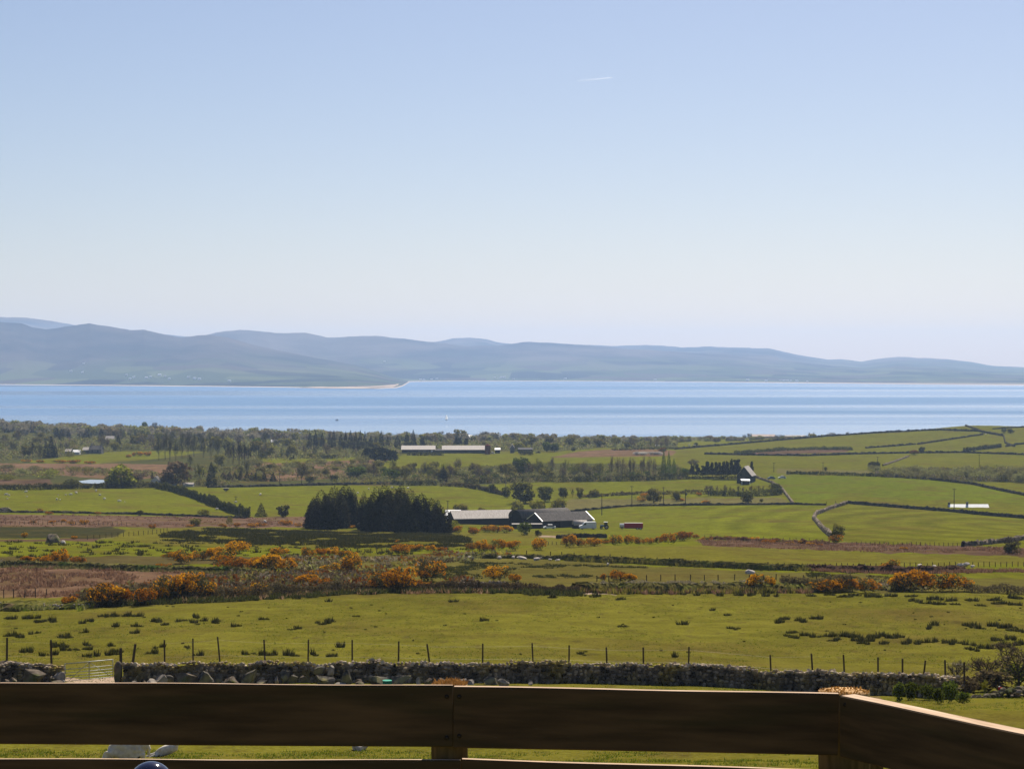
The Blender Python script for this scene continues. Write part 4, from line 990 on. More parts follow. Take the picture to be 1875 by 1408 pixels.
def hedge(label, pxs, h, w_, m, name='hedge', cat='hedge', dens=1.0, ragged=0.35, cat_size=None):
    g = strip_points(pxs); L = sum(math.dist(a, b) for a, b in zip(g[:-1], g[1:])); d = sum(p[1] for p in g) / len(g)
    s = cat_size or max(0.12, min(0.40 * h, d * 0.00045)); n = int(min(26000, max(300, dens * L * (h * 2 + w_) / (s * s) * 1.1)))
    rng = np.random.default_rng(int(L * 10) % 9999); cum = np.concatenate([[0], np.cumsum([math.dist(a, b) for a, b in zip(g[:-1], g[1:])])])
    t = rng.random(n) * L; gx = np.interp(t, cum, [p[0] for p in g]); gy = np.interp(t, cum, [p[1] for p in g])
    loc = h * (1 - ragged + 2 * ragged * fbm(t / (h * 2.4), t * 0, 3, 3)); a = rng.random(n) * math.pi; q = np.sqrt(rng.uniform(.25, 1, n))
    off = np.cos(a) * q * w_ / 2; zz = np.abs(np.sin(a)) * q * loc
    P = np.stack([gx, gy + off, H(gx, gy + off) + zz], -1); v, f = cards(P, s, rng, .4, .8)
    return tag(link(name, mesh_np(name, v, f, m)), label, cat)

def bank_wall(label, pxs, h, w_, m, name='stone_wall', cat='wall', kind=None, jag=0.3, step_px=2.0, lift=0.0):
    """a field wall or earth bank: continuous ridge with a broken, lumpy top"""
    g = strip_points(pxs, step_px); V, Fc = [], []; n = len(g)
    for i, (x, y) in enumerate(g):
        x0, y0 = g[max(0, i - 1)]; x1, y1 = g[min(n - 1, i + 1)]; dx, dy = x1 - x0, y1 - y0; L = math.hypot(dx, dy) or 1; nx, ny = -dy / L, dx / L
        hh = h * (1 - jag + 2 * jag * float(fbm(np.array([x / 2.2 + h]), np.array([y / 2.2]), 13, 3)[0])); z = ground(x, y) + lift
        for k, (o, zz) in enumerate(((-.5, -.25), (-.47, .35), (-.34, .82), (-.1, 1.0), (.12, .96), (.36, .8), (.5, -.25))):
            j = (R.random() - .5) * .16
            V.append((x + nx * w_ * (o + j), y + ny * w_ * (o + j), z + hh * zz * (1 + (R.random() - .5) * .45)))
    for i in range(n - 1):
        for k in range(6): Fc.append((i * 7 + k, i * 7 + k + 1, i * 7 + 8 + k, i * 7 + 7 + k))
    o = link(name, mesh_np(name, V, Fc, m)); return tag(o, label, cat, None, kind)

def tufts(name, P, hgt, wid, m, rng, blades=7, spread=1.0):
    """P (n,2) ground points; upright blade fans"""
    n = len(P); hgt = np.broadcast_to(hgt, n); wid = np.broadcast_to(wid, n)
    k = np.repeat(np.arange(n), blades); a = rng.random(len(k)) * 6.283; q = np.sqrt(rng.random(len(k))) * .5 * wid[k] * spread
    x = P[k, 0] + q * np.cos(a); y = P[k, 1] + q * np.sin(a); z = H(x, y) - .03; hh = hgt[k] * rng.uniform(.55, 1.1, len(k)) * (1 - .35 * (q / (.5 * wid[k] * spread + 1e-6)) ** 2)
    b = rng.random(len(k)) * 6.283; w_ = wid[k] * rng.uniform(.06, .14, len(k)); lx, ly = q * np.cos(a) * .6 + rng.normal(size=len(k)) * .12 * hh, q * np.sin(a) * .6
    v = np.stack([np.stack([x - w_ * np.cos(b), y - w_ * np.sin(b), z], -1), np.stack([x + w_ * np.cos(b), y + w_ * np.sin(b), z], -1), np.stack([x + lx, y + ly, z + hh], -1)], 1).reshape(-1, 3)
    return tag(link(name, mesh_np(name, v, np.arange(len(v)).reshape(-1, 3), m)), None, None, None, 'stuff')

def scatter_in(poly, n, rng, thr=0.0, scale=12.0, seed=5):
    """about n random ground points inside an outline, kept where a noise field is high"""
    ds = [at(*p)[3] for p in poly]; us = [ray(*p)[0] for p in poly]; d0, d1 = min(ds), max(ds)
    d = np.sqrt(rng.uniform(d0 * d0, d1 * d1, n * 2)); u = rng.uniform(min(us), max(us), n * 2); x, y = u * d, d
    px = CX + F * u; py = Y0 - F * (H(x, y) - ZC) / d; k = inpoly(px, py, poly); P = np.stack([x[k], y[k]], -1)
    if thr > 0 and len(P): P = P[fbm(P[:, 0] / scale, P[:, 1] / (scale * 1.6), seed, 4) > thr]
    return P
# ---------------------------------------------------------------- near pasture: grass, rushes, thicket
rng = np.random.default_rng(3)
def fan(u0, u1, d0, d1, n):
    d = np.sqrt(rng.uniform(d0 * d0, d1 * d1, n)); u = rng.uniform(u0, u1, n); return np.stack([u * d, d], -1)
P = np.concatenate([fan(-.28, .29, 54, 66, 9000), fan(-.05, .32, 88, 122, 9000), fan(-.28, 0, 110, 120, 5000)]); P = P[fbm(P[:, 0] / 2, P[:, 1] / 3, 4, 3) > .46]
tufts('grass', P, rng.uniform(.05, .15, len(P)) ** 1.0, .22, L_GRASS, rng, 6, 1.2)
P = fan(-.29, .29, 123, 240, 26000); P = P[fbm(P[:, 0] / 6, P[:, 1] / 14, 4, 4) > .42]
tufts('grass', P, rng.uniform(.05, .17, len(P)), .40, L_GRASS, rng, 5, 1.3)
# rush clumps: seen one by one and in drifts
RC = []
def rush_px(lst):
    for (x, y, w_) in lst:
        g = at(x, y); k = max(1, int(w_ / 6)); ww = w_ * g[3] / F
        for i in range(k): RC.append((g[0] + (i + .5) / k * ww - ww / 2, g[1] + rng.uniform(-.9, .9), ww / k * rng.uniform(1.0, 2.1)))
rush_px([(10, 1118, 24), (28, 1120, 10), (58, 1133, 26), (72, 1139, 24), (98, 1137, 14), (20, 1133, 26), (16, 1165, 22), (36, 1166, 18), (64, 1160, 16), (112, 1168, 12), (127, 1167, 18), (110, 1184, 30), (128, 1190, 24), (152, 1190, 30), (90, 1200, 26), (165, 1202, 26), (50, 1194, 24), (157, 1182, 14), (205, 1182, 18), (215, 1193, 20), (205, 1199, 16), (290, 1186, 16), (280, 1197, 22), (345, 1186, 12), (365, 1200, 16), (458, 1198, 24), (490, 1200, 34), (535, 1200, 28), (575, 1200, 14), (607, 1202, 16),
 (165, 1138, 18), (195, 1128, 28), (210, 1129, 16), (238, 1128, 26), (255, 1128, 12), (290, 1138, 16), (305, 1143, 10), (250, 1147, 20), (210, 1148, 16), (285, 1138, 20), (330, 1138, 16), (355, 1140, 10), (362, 1143, 9), (372, 1137, 14), (400, 1137, 12), (395, 1141, 12), (432, 1147, 12), (150, 1142, 9), (360, 1131, 12), (247, 1160, 14), (155, 1158, 14), (590, 1142, 26), (603, 1138, 10), (540, 1152, 14), (485, 1134, 18), (652, 1130, 10), (622, 1185, 10), (885, 1137, 12), (1067, 1199, 12), (1140, 1147, 10), (1345, 1152, 20), (1250, 1144, 9), (1235, 1202, 10), (1305, 1118, 10), (1330, 1125, 9)])
rush_px([(1437, 1135, 16), (1427, 1140, 12), (1463, 1137, 18), (1495, 1134, 20), (1448, 1158, 22), (1448, 1166, 20), (1475, 1163, 20), (1495, 1166, 24), (1520, 1165, 22), (1525, 1172, 24), (1548, 1165, 20), (1565, 1167, 20), (1570, 1174, 18), (1595, 1167, 22), (1610, 1165, 16), (1590, 1175, 24), (1645, 1166, 14), (1630, 1168, 16), (1580, 1178, 20), (1620, 1178, 18), (1660, 1178, 24), (1690, 1178, 28), (1720, 1176, 30), (1745, 1178, 30), (1775, 1180, 24), (1800, 1186, 30), (1780, 1190, 20), (1830, 1182, 30), (1700, 1150, 12), (1715, 1146, 10), (1775, 1146, 24), (1790, 1150, 18), (1818, 1145, 26), (1845, 1150, 34), (1860, 1156, 30), (1825, 1172, 20), (1850, 1170, 26), (1870, 1180, 30)])
rush_px([(1487, 1092, 14), (1520, 1090, 20), (1545, 1092, 26), (1565, 1091, 16), (1600, 1093, 30), (1630, 1092, 24), (1665, 1092, 20), (1710, 1098, 26), (1700, 1106, 24), (1720, 1106, 18), (1750, 1108, 14), (1800, 1110, 16), (1830, 1106, 30), (1860, 1108, 26), (1860, 1096, 26), (1820, 1098, 22), (1780, 1100, 22), (1740, 1100, 24), (1670, 1101, 12), (1680, 1102, 8), (1250, 1089, 14), (1275, 1090, 10), (1320, 1092, 10), (1353, 1090, 12), (1375, 1090, 14), (1400, 1090, 10), (1420, 1091, 8), (1200, 1087, 20), (1010, 1095, 12), (1090, 1093, 14), (1135, 1098, 14), (830, 1102, 9), (600, 1102, 8), (545, 1096, 12), (470, 1097, 12)])
P = scatter_in([(0, 1110), (1875, 1100), (1875, 1200), (0, 1200)], 30, rng); RC += [(x, y, rng.uniform(.15, .35)) for x, y in P]
RC = np.array(RC); tufts('rushes', RC[:, :2], np.where(RC[:, 2] < .36, .22, rng.uniform(.25, .75, len(RC))), RC[:, 2], L_RUSH, rng, 44, 1.0)
P = np.concatenate([scatter_in([(290, 978), (380, 968), (560, 973), (820, 978), (860, 986), (860, 1002), (700, 1003), (400, 1000), (300, 990)], 4600, rng, .48, 7), scatter_in([(0, 992), (400, 994), (860, 1004), (860, 1014), (500, 1018), (0, 1024)], 150, rng)])
tufts('rushes', P, rng.uniform(.4, .85, len(P)), rng.uniform(.8, 1.7, len(P)), L_RUSH, rng, 16, 1.0)
P = np.concatenate([scatter_in([(760, 1026), (1280, 1042), (1290, 1060), (800, 1060)], 1500, rng, .56, 9), scatter_in([(1480, 1040), (1875, 1045), (1875, 1062), (1480, 1058)], 700, rng, .52, 8)])
tufts('rushes', P, rng.uniform(.25, .5, len(P)), rng.uniform(.5, 1.2, len(P)), L_RUSH, rng, 14, 1.0)
P = np.concatenate([scatter_in([(-60, 1036), (140, 1036), (270, 1044), (420, 1046), (660, 1052), (670, 1070), (420, 1076), (300, 1086), (150, 1096), (-60, 1093)], 1500, rng, .50, 5), scatter_in([(1280, 990), (1530, 993), (1760, 1000), (1920, 1006), (1920, 1019), (1600, 1011), (1420, 1005), (1290, 999)], 1500, rng, .46, 6), scatter_in([(-60, 940), (450, 948), (560, 947), (570, 964), (200, 964), (-60, 965)], 900, rng, .48, 8)])
tufts('bracken', P, rng.uniform(.35, .8, len(P)), rng.uniform(.7, 1.6, len(P)), L_BRK, rng, 10, 1.0)

GBANK = nmat('grassy_bank', (.07, .07, .014), (.13, .12, .03), .8, .95, detail=8, bump=.8, bscale=2, c3=(.14, .10, .05), s3=.3)
# the thicket at the end of the wall
for i, (x, y, w_, h_, k, lf, lab) in enumerate([
 (1862, 1262, 90, 78, 'bare', L_BROWN, 'largest twiggy reddish thorn bush at the wall end, cut by the picture edge'),
 (1800, 1256, 70, 62, 'bare', L_BROWN, 'pale twiggy thorn bush over the wall end, beside the largest one'),
 (1752, 1262, 46, 58, 'bare', L_GREY, 'thin twiggy shrub where the long wall disappears'),
 (1845, 1215, 60, 44, 'bare', L_BROWN, 'reddish twiggy bush further back behind the thicket'),
 (1812, 1266, 80, 40, 'bush', L_BRAM, 'dark tangled bramble mound under the twiggy thorn bushes'),
 (1868, 1258, 60, 44, 'bush', L_GREEN, 'deep green ivy mound under the thorn bush at the picture edge'),
 (1770, 1270, 50, 32, 'bush', L_BRAM, 'brown bramble clump between the wall end and stone heap'),
 (1645, 1275, 24, 27, 'bush', L_GREEN, 'round green shrub before the wall, leftmost of the low green shrubs'),
 (1668, 1272, 18, 26, 'bush', L_GREEN, 'narrow green shrub before the wall, second of the low green shrubs'),
 (1698, 1272, 24, 22, 'bush', L_GREEN, 'pale green shrub half hiding the wall face, third of the low shrubs'),
 (1719, 1279, 18, 22, 'bush', L_GREEN, 'small green shrub just left of the roundest one'),
 (1740, 1278, 30, 34, 'bush', L_GREEN, 'roundest darkest green shrub at the end of the wall'),
 (1764, 1279, 22, 14, 'bush', L_GREEN, 'low green shrub right of the roundest one'),
 (1803, 1268, 14, 24, 'willow', L_YELL, 'pale upright weed in front of the bramble'),
]):
    if k != 'bare' and lf is L_GREEN and x < 1800: y += 9; h_ += 8; w_ += 4          # the low shrubs stand clear in front of the wall
    plant_px('thorn_bush' if k == 'bare' else 'shrub', k, lf, lab, 'bush', None, x, y, w_, h_, near=80, far=160)
it = []
hx, hy, hz, hd = at(1848, 1276)
for i in range(150):
    x = hx + rng.normal() * 1.15; y = hy + rng.normal() * .4; r = rng.uniform(.06, .26) * (1.4 if rng.random() < .12 else 1)
    it.append((x, y, ground(x, y) + max(0, .55 - abs(x - hx - .3) * .33) * rng.random() + .03, r, r * .9, r * .75, rng.random() * 6))
v, f = stones_mesh('stone_heap', it, ROCKS, ICO2[1], PALES)
tag(link('stone_heap', mesh_np('stone_heap', v, f, BOULD)), 'heap of loose pale stones tipped below the thorn bushes', 'stone heap')
REDP = nmat('red_plastic', (.30, .012, .015), (.38, .02, .02), 6, .4); WHT = nmat('white_paint', (.66, .66, .65), (.78, .78, .77), 4, .5)
q = at(1829, 1268); t = thing('plastic_drum', 'small red plastic drum dumped in the shade of the bramble', 'drum', (q[0], q[1] - .3, ground(q[0], q[1] - .3)))
link('body', MB().tube((0, 0, 0), (0.05, 0, .36), .13, .14, 14).mesh('body', REDP, True), t); link('cap', MB().tube((-.04, 0, .36), (-.05, 0, .44), .05, .05, 10).mesh('cap', WHT), t)

# ---------------------------------------------------------------- hedge bank behind the near pasture
MOSS2 = nmat('tussock_bank', (.05, .046, .016), (.14, .115, .035), .9, .95, detail=9, bump=1.0, bscale=2, c3=(.10, .11, .02), s3=.3)
sbank = bank_wall('low tumbled stone bank with grass on top at the left picture edge', [(-60, 1112), (60, 1112), (110, 1111), (165, 1112)], .6, 5.0, GBANK, 'stone_bank', 'bank', None, .35)
it = []
for (x, y, a) in along([gp(-40, 1111), gp(165, 1112)], .35):
    for k in range(2):
        r = rng.uniform(.10, .24); it.append((x + rng.normal() * .2, y - 1.7 + rng.uniform(-.3, .6), ground(x, y) + rng.uniform(.1, .6), r, r, r * .7, rng.random() * 6))
v, f = stones_mesh('x', it, ROCKS_S, ICO1[1], PALES); link('facing_stones', mesh_np('facing_stones', v, f, STONE_P), sbank)['label'] = 'pale stones showing in the bank face'
hedge('ragged brown bramble hedge along the far side of the near pasture, left stretch', [(150, 1106), (300, 1101), (460, 1096), (640, 1084)], 1.5, 2.4, L_BRAM, dens=1.0, ragged=.7)
hedge('low dark hedge bank with brambles behind the near pasture, middle stretch', [(640, 1083), (800, 1080), (940, 1082), (1062, 1087)], 1.1, 2.0, L_BRAM, dens=1.2, ragged=.5)
bank_wall('mossy stone hedge bank with posts along it, behind the near pasture', [(1060, 1083), (1200, 1083), (1380, 1082), (1480, 1082)], .9, 4.0, MOSS2, 'stone_bank', 'bank', None, .35)
hedge('brown leafless hedge on the bank, right of the two gorse clumps', [(1430, 1081), (1560, 1082)], 1.9, 1.8, L_BRAM, dens=1.3, ragged=.35)
hedge('thin bramble growth along the bank at the right picture edge', [(1765, 1083), (1920, 1090)], 1.1, 2.4, L_BRAM, dens=.9, ragged=.5)
hedge('sparse grey bramble growth behind the posts of the mossy bank', [(1080, 1076), (1240, 1073), (1400, 1076)], .75, 2.4, L_GREY, dens=.6, ragged=.6)
bank_wall('stony gap-filled wall stub among brambles, centre of the hedge bank', [(835, 1079), (868, 1079), (900, 1078), (950, 1078)], .9, 1.0, STONE_D, 'stone_wall', 'wall', None, .4)
# grassy earth bank with a dark overhang, left
bank_wall('turf-topped earth bank with a dark undercut face beyond the bracken', [(-60, 1037), (60, 1036), (140, 1040), (230, 1044), (330, 1047), (420, 1048), (500, 1051)], .75, 1.8, MOSS, 'earth_bank', 'bank', None, .3)
bank_wall('boulder bank in the middle ground below the farm sheds', [(850, 1022), (960, 1022), (1040, 1025)], .7, 1.5, MOSS, 'earth_bank', 'bank', None, .4)
bank_wall('dark earth bank with fence posts sloping across the middle ground', [(1040, 1025), (1120, 1029), (1250, 1035), (1400, 1043), (1480, 1044)], .85, 2.4, MOSS2, 'earth_bank', 'bank', None, .18, 1.0)
bank_wall('dark bracken bank topped by pale stones, right middle ground', [(1480, 1044), (1560, 1046), (1640, 1049), (1760, 1046)], .9, 2.2, nmat('bracken_bank', (.035, .022, .015), (.10, .06, .04), .6, .95, detail=8), 'earth_bank', 'bank', None, .3)
ST = [(862, 1021, 16, 6), (882, 1018, 8, 5), (898, 1019, 18, 8), (914, 1021, 8, 6), (933, 1019, 12, 6), (940, 1021, 6, 6), (957, 1022, 22, 7), (982, 1024, 12, 8), (996, 1021, 12, 6), (1008, 1023, 8, 4), (1020, 1024, 10, 4), (1113, 1032, 4, 6)]
for (q, lab) in zip(ST, row_labels('pale boulder', 'of those on the grassy bank below the farm', ST)):
    x, y, z, d = at(q[0], q[1] + 2); k = d / F; v = rock_shape(ICO2, rng, 8, .04) * (q[2] * k / 1.6, .7, q[3] * k / 1.5)
    tag(link('boulder', mesh_np('boulder', v, ICO2[1], PALES), None, (x, y - .9, z + q[3] * k * .45)), lab, 'boulder', 'boulders on the grassy bank')
ST = [(1494, 1040, 8, 4), (1514, 1041, 6, 3), (1553, 1041, 8, 4), (1568, 1041, 7, 4), (1580, 1040, 10, 5), (1683, 1040, 9, 6), (1692, 1041, 6, 3), (1709, 1040, 8, 4), (1741, 1040, 8, 4), (1757, 1040, 14, 8), (1768, 1038, 14, 7), (1779, 1040, 9, 4)]
for (q, lab) in zip(ST, row_labels('pale stone', 'of those lying on the bracken bank at right', ST)):
    x, y, z, d = at(q[0], q[1] + 3); k = d / F; v = rock_shape(ICO2, rng, 8, .04) * (q[2] * k / 1.6, .6, q[3] * k / 1.4)
    tag(link('boulder', mesh_np('boulder', v, ICO2[1], PALES), None, (x, y - .6, z + .45 + q[3] * k * .4)), lab, 'boulder', 'stones on the bracken bank')
for (x, y, w_, h_, lab, m) in [(1371, 1050, 19, 9, 'smooth pinkish white boulder lying in the field right of centre', PALES), (95, 993, 30, 16, 'large dark humped boulder at the edge of the rushy field', BOULD), (115, 995, 10, 6, 'small pale stone right below the large humped boulder', PALES), (816, 1006, 8, 8, 'grey stone standing among gorse below the conifers', STONE), (10, 935, 24, 6, 'long dark rock on the field edge at left', BOULD)]:
    g = at(x, y); k = g[3] / F; v = ROCKS_L[int(x) % 10] * (w_ * k / 1.6, w_ * k / 2, h_ * k / 1.25); tag(link('boulder', mesh_np('boulder', v, ICO3[1], m, w_ < 20), None, (g[0], g[1], g[2] + h_ * k * .28)), lab, 'boulder')

# tussocks and dead grass growing over the banks and along the hedge foot
def tuss(pxs, n, sx, mat, h0, h1, w0, w1, bl=14):
    g = np.array(strip_points(pxs, 3)); i = rng.integers(len(g), size=n); P = g[i] + np.stack([rng.normal(size=n) * .5, rng.normal(size=n) * sx], -1)
    tufts('tussocks', P, rng.uniform(h0, h1, n), rng.uniform(w0, w1, n), mat, rng, bl)
def tuss_on(pxs, n, sx, mat, top, h0, h1):
    g = np.array(strip_points(pxs, 3)); i = rng.integers(len(g), size=n); P = g[i] + np.stack([rng.normal(size=n) * .4, rng.normal(size=n) * sx], -1)
    tufts('tussocks', P, top + rng.uniform(h0, h1, n), rng.uniform(.4, 1.0, n), mat, rng, 14)
NB = [(1060, 1085), (1200, 1085), (1380, 1084), (1480, 1084)]
tuss_on(NB, 420, .9, L_OLIVE, .55, .0, .5); tuss_on(NB, 300, 1.0, L_BRK, .5, .0, .45); tuss_on(NB, 160, .9, L_RUSH, .6, .0, .5)
LB_ = [(-60, 1113), (60, 1113), (110, 1112), (165, 1113)]
tuss_on(LB_, 420, 1.3, L_WILL, .35, .0, .5); tuss_on(LB_, 260, 1.4, L_GRASS, .3, .0, .5)
tuss([(130, 1112), (300, 1105), (460, 1099), (640, 1087), (800, 1084), (940, 1085), (1062, 1090)], 420, .8, L_RUSH, .4, .95, .6, 1.5, 26)
tuss([(150, 1110), (300, 1103), (460, 1097), (640, 1086), (940, 1084)], 300, 1.1, L_BRK, .4, .9, .5, 1.1)
tuss_on([(1040, 1026), (1120, 1030), (1250, 1036), (1400, 1043), (1480, 1045)], 380, 1.0, L_RUSH, .45, .0, .5); tuss_on([(1040, 1026), (1250, 1036), (1480, 1045)], 200, .9, L_OLIVE, .6, .0, .45)
tuss_on([(-60, 1038), (140, 1041), (330, 1048), (500, 1052)], 380, .7, L_WILL, .4, .0, .4)
tuss_on([(1480, 1045), (1640, 1050), (1880, 1046)], 420, 1.1, L_BRK, .4, .0, .5)
# ---------------------------------------------------------------- gorse in bloom
G = lambda where, items, look='blooming gorse bush': plant_row('gorse_bush', 'gorse', L_GORSE, look, where, 'gorse bush', 'gorse bushes in bloom', items)
G('of those along the near hedge, left part', [(180, 1111, 46, 46), (206, 1110, 44, 36), (228, 1108, 30, 30), (262, 1108, 40, 32), (284, 1104, 30, 30), (303, 1102, 50, 52), (328, 1100, 40, 40), (352, 1098, 54, 50), (378, 1098, 34, 34), (127, 1112, 30, 20)])
G('of those in the middle of the near hedge', [(440, 1092, 34, 18), (470, 1088, 30, 22), (560, 1074, 40, 22), (590, 1078, 40, 22), (668, 1082, 16, 14), (700, 1082, 46, 38), (732, 1083, 50, 44), (762, 1079, 22, 18), (783, 1064, 58, 40), (775, 1078, 26, 12)])
G('of those scattered along the bank, centre', [(912, 1064, 46, 28), (943, 1066, 24, 16), (1105, 1064, 12, 14), (1132, 1064, 30, 20), (1152, 1066, 26, 16)], 'dull orange gorse bush')
G('of those on the near hedge bank, right part', [(1385, 1083, 32, 32), (1411, 1082, 20, 28), (1424, 1083, 18, 14), (1590, 1085, 40, 28), (1560, 1082, 24, 22), (1650, 1082, 44, 34), (1682, 1082, 44, 38), (1715, 1083, 50, 32), (1752, 1082, 48, 34), (1500, 1084, 50, 24), (1535, 1083, 40, 22)])
G('of those on the stony bracken bank, right', [(1618, 1046, 18, 12), (1632, 1042, 26, 18)], 'small gorse bush')
G('of those in the long drift left of centre', [(395, 1024, 36, 22), (433, 1014, 46, 24), (408, 1032, 40, 24), (428, 1046, 46, 28), (470, 1044, 40, 24), (494, 1047, 52, 32), (528, 1046, 36, 24), (507, 1020, 34, 18), (565, 1021, 26, 20), (587, 1020, 22, 16), (608, 1018, 26, 16), (634, 1020, 34, 14), (606, 1048, 34, 18), (641, 1051, 38, 36), (575, 1056, 24, 12)])
G('of those in the short drift at left', [(48, 1030, 22, 12), (64, 1030, 20, 10), (84, 1033, 26, 16), (110, 1035, 36, 28), (144, 1031, 28, 12), (305, 1022, 16, 10), (337, 1032, 34, 26), (320, 1024, 20, 14), (365, 1026, 34, 18), (300, 1044, 34, 12)])
G('of those below the conifer clump', [(733, 1016, 34, 20), (762, 1009, 30, 12), (790, 1010, 22, 12), (808, 1011, 18, 10), (728, 994, 8, 6)])
G('of those in the row below the farm sheds', [(862, 1007, 22, 14), (882, 1011, 26, 22), (898, 1009, 20, 12), (914, 1007, 28, 20), (940, 1008, 26, 18), (986, 1007, 28, 22)])
G('of those by the yard wall below the van', [(1042, 1002, 26, 24), (1064, 1001, 18, 16), (1087, 1000, 30, 16), (1110, 995, 24, 8), (1128, 998, 26, 20), (1150, 997, 20, 18), (1172, 997, 22, 14), (1190, 996, 18, 12), (1205, 996, 18, 14), (1228, 996, 32, 20), (1250, 990, 26, 18), (1262, 986, 16, 12), (1274, 986, 14, 8), (1292, 990, 22, 7)])
G('of those close in front of the long grey barn', [(838, 977, 18, 14), (866, 979, 24, 14), (893, 975, 26, 14), (908, 976, 18, 14), (926, 976, 26, 14)])
G('of those in the far left brown ground', [(74, 937, 12, 6), (90, 942, 14, 6), (60, 958, 12, 6), (96, 958, 14, 5), (116, 956, 10, 6), (131, 960, 14, 6), (154, 961, 16, 10), (178, 942, 12, 5), (45, 985, 12, 10), (136, 987, 12, 6), (279, 968, 14, 8), (350, 965, 16, 5)], 'small gorse bush')
G('of those at the foot of the conifers', [(405, 964, 10, 6), (412, 966, 8, 6), (434, 965, 12, 8), (462, 966, 18, 8), (478, 964, 18, 8), (524, 962, 26, 10), (547, 965, 14, 8), (562, 963, 8, 8), (628, 962, 12, 10), (644, 968, 12, 6)], 'low gorse bush')
G('beside the thorn tree at the zigzag wall', [(1528, 994, 26, 16)], 'round red-orange gorse bush')
G('of those in the reddish heath strip, right', [(1382, 990, 20, 7), (1412, 994, 30, 6), (1447, 996, 14, 5), (1466, 995, 12, 6), (1485, 998, 16, 6), (1500, 1000, 12, 5), (1340, 987, 26, 6), (1655, 1006, 16, 5)], 'low orange gorse patch')
G('of those on the slope under the power poles', [(1176, 919, 18, 11), (1182, 911, 18, 8), (1245, 918, 16, 6), (1293, 922, 18, 6), (1280, 908, 10, 7)], 'dull red gorse bush')
G('of those bordering the far left field', [(235, 838, 10, 6), (246, 836, 8, 8), (256, 835, 14, 8), (50, 846, 20, 5), (74, 847, 14, 5), (110, 848, 24, 6), (136, 848, 24, 6), (165, 849, 20, 5), (270, 835, 14, 8)], 'small far gorse bush')
plant_px('gorse_bush', 'gorse', L_GORSE, 'wide reddish gorse clump beside a lone round tree on the hill', 'gorse bush', None, 1674, 833, 16, 9, L_RUST)
plant_px('gorse_bush', 'gorse', L_GORSE, 'rusty gorse bush within the willow scrub at right', 'gorse bush', None, 1730, 874, 24, 10, L_RUST)
plant_px('gorse_bush', 'gorse', L_GORSE, 'rusty orange gorse clump beside the white blossom bushes', 'gorse bush', None, 1214, 828, 18, 8, L_RUST)
hedge('line of low rusty gorse and heath along the hay field foot', [(1300, 987), (1420, 993), (1520, 996)], .8, 1.6, L_BRK, 'hedge', 'hedge', .8, .5)

# ---------------------------------------------------------------- fences of the middle ground (each fence one thing, each post a part)
def far_fence(label, xs, row, hpx, r=.07, wires=(), lean=.05):
    ps = []
    for x in xs:
        g = at(x, np.interp(x, [p[0] for p in row], [p[1] for p in row])); ps.append((g[0], g[1], hpx * g[3] / F * R.uniform(.9, 1.12), R.uniform(-lean, lean)))
    return wire_fence(label, ps, r, wires)
far_fence('row of thin posts along the dark earth bank in mid field', [964, 1008, 1029, 1051, 1073, 1096, 1117, 1138, 1159, 1181, 1203, 1226, 1249, 1272, 1319, 1345, 1370, 1406, 1425, 1436], [(960, 1016), (1100, 1024), (1300, 1035), (1440, 1040)], 9.5, .075)
far_fence('close-set posts of stock fence in front of the stony bracken bank', list(np.arange(1448, 1885, 10.4)), [(1440, 1040), (1600, 1040), (1875, 1037)], 9, .06)
far_fence('thin posts along the mossy stone bank before the gorse', [1093, 1115, 1136, 1158, 1184, 1210, 1236, 1264, 1290, 1315, 1345, 1372, 1398, 1421, 1445, 1471, 1495, 1520, 1545], [(1090, 1064), (1300, 1062), (1550, 1062)], 10.5, .065)
far_fence('second row of posts just above the mossy stone bank face', [1190, 1217, 1241, 1267, 1291, 1315, 1338, 1360, 1457], [(1190, 1078), (1460, 1078)], 9, .07)
far_fence('posts of the old fence in the bracken at left', [7, 25, 45, 65, 85], [(0, 1095), (90, 1093)], 16, .06, (.4, .95), .1)
far_fence('thin fence along the edge of the brown rough ground, far left', list(np.arange(2, 240, 8.5)), [(0, 960), (240, 962)], 6.5, .06)
far_fence('curving fence of thin posts around the dry grass at left', [160, 172, 183, 194, 205, 216, 226, 236, 245, 254, 263, 271, 279, 287, 294, 300, 306], [(160, 988), (230, 982), (290, 977), (310, 972)], 8, .06)
far_fence('dark fence posts crossing the rushy green field left of centre', [620, 632, 642, 655, 668, 679, 690, 699, 708], [(600, 1013), (720, 1012)], 8.5, .07)
far_fence('stock fence of thin posts below the farm shed gorse', [980, 988, 996, 1004, 1011, 1019, 1027, 1034], [(980, 998), (1040, 997)], 6, .06)
far_fence('thin fence along the foot of the hay field', list(np.arange(1290, 1520, 12.0)), [(1290, 985), (1520, 993)], 6, .055)
far_fence('thin fence along the lower edge of the walled hay field', list(np.arange(1560, 1760, 8.4)), [(1550, 997), (1760, 1000)], 6.5, .055)
far_fence('posts along the dark wall above the walled hay field', [1513, 1530, 1551, 1635, 1672, 1687, 1708, 1727, 1828, 1866], [(1500, 924), (1550, 922), (1740, 936), (1875, 948)], 6, .08)
far_fence('fence of fine posts following the wall at far right', list(np.arange(1790, 1880, 6.0)), [(1785, 887), (1830, 897), (1880, 909)], 4.5, .06)
plant_px('dead_tree', 'bare', L_GREY, 'pale dead branches sticking up between two halves of the conifer clump', 'dead tree', None, 661, 970, 16, 16)

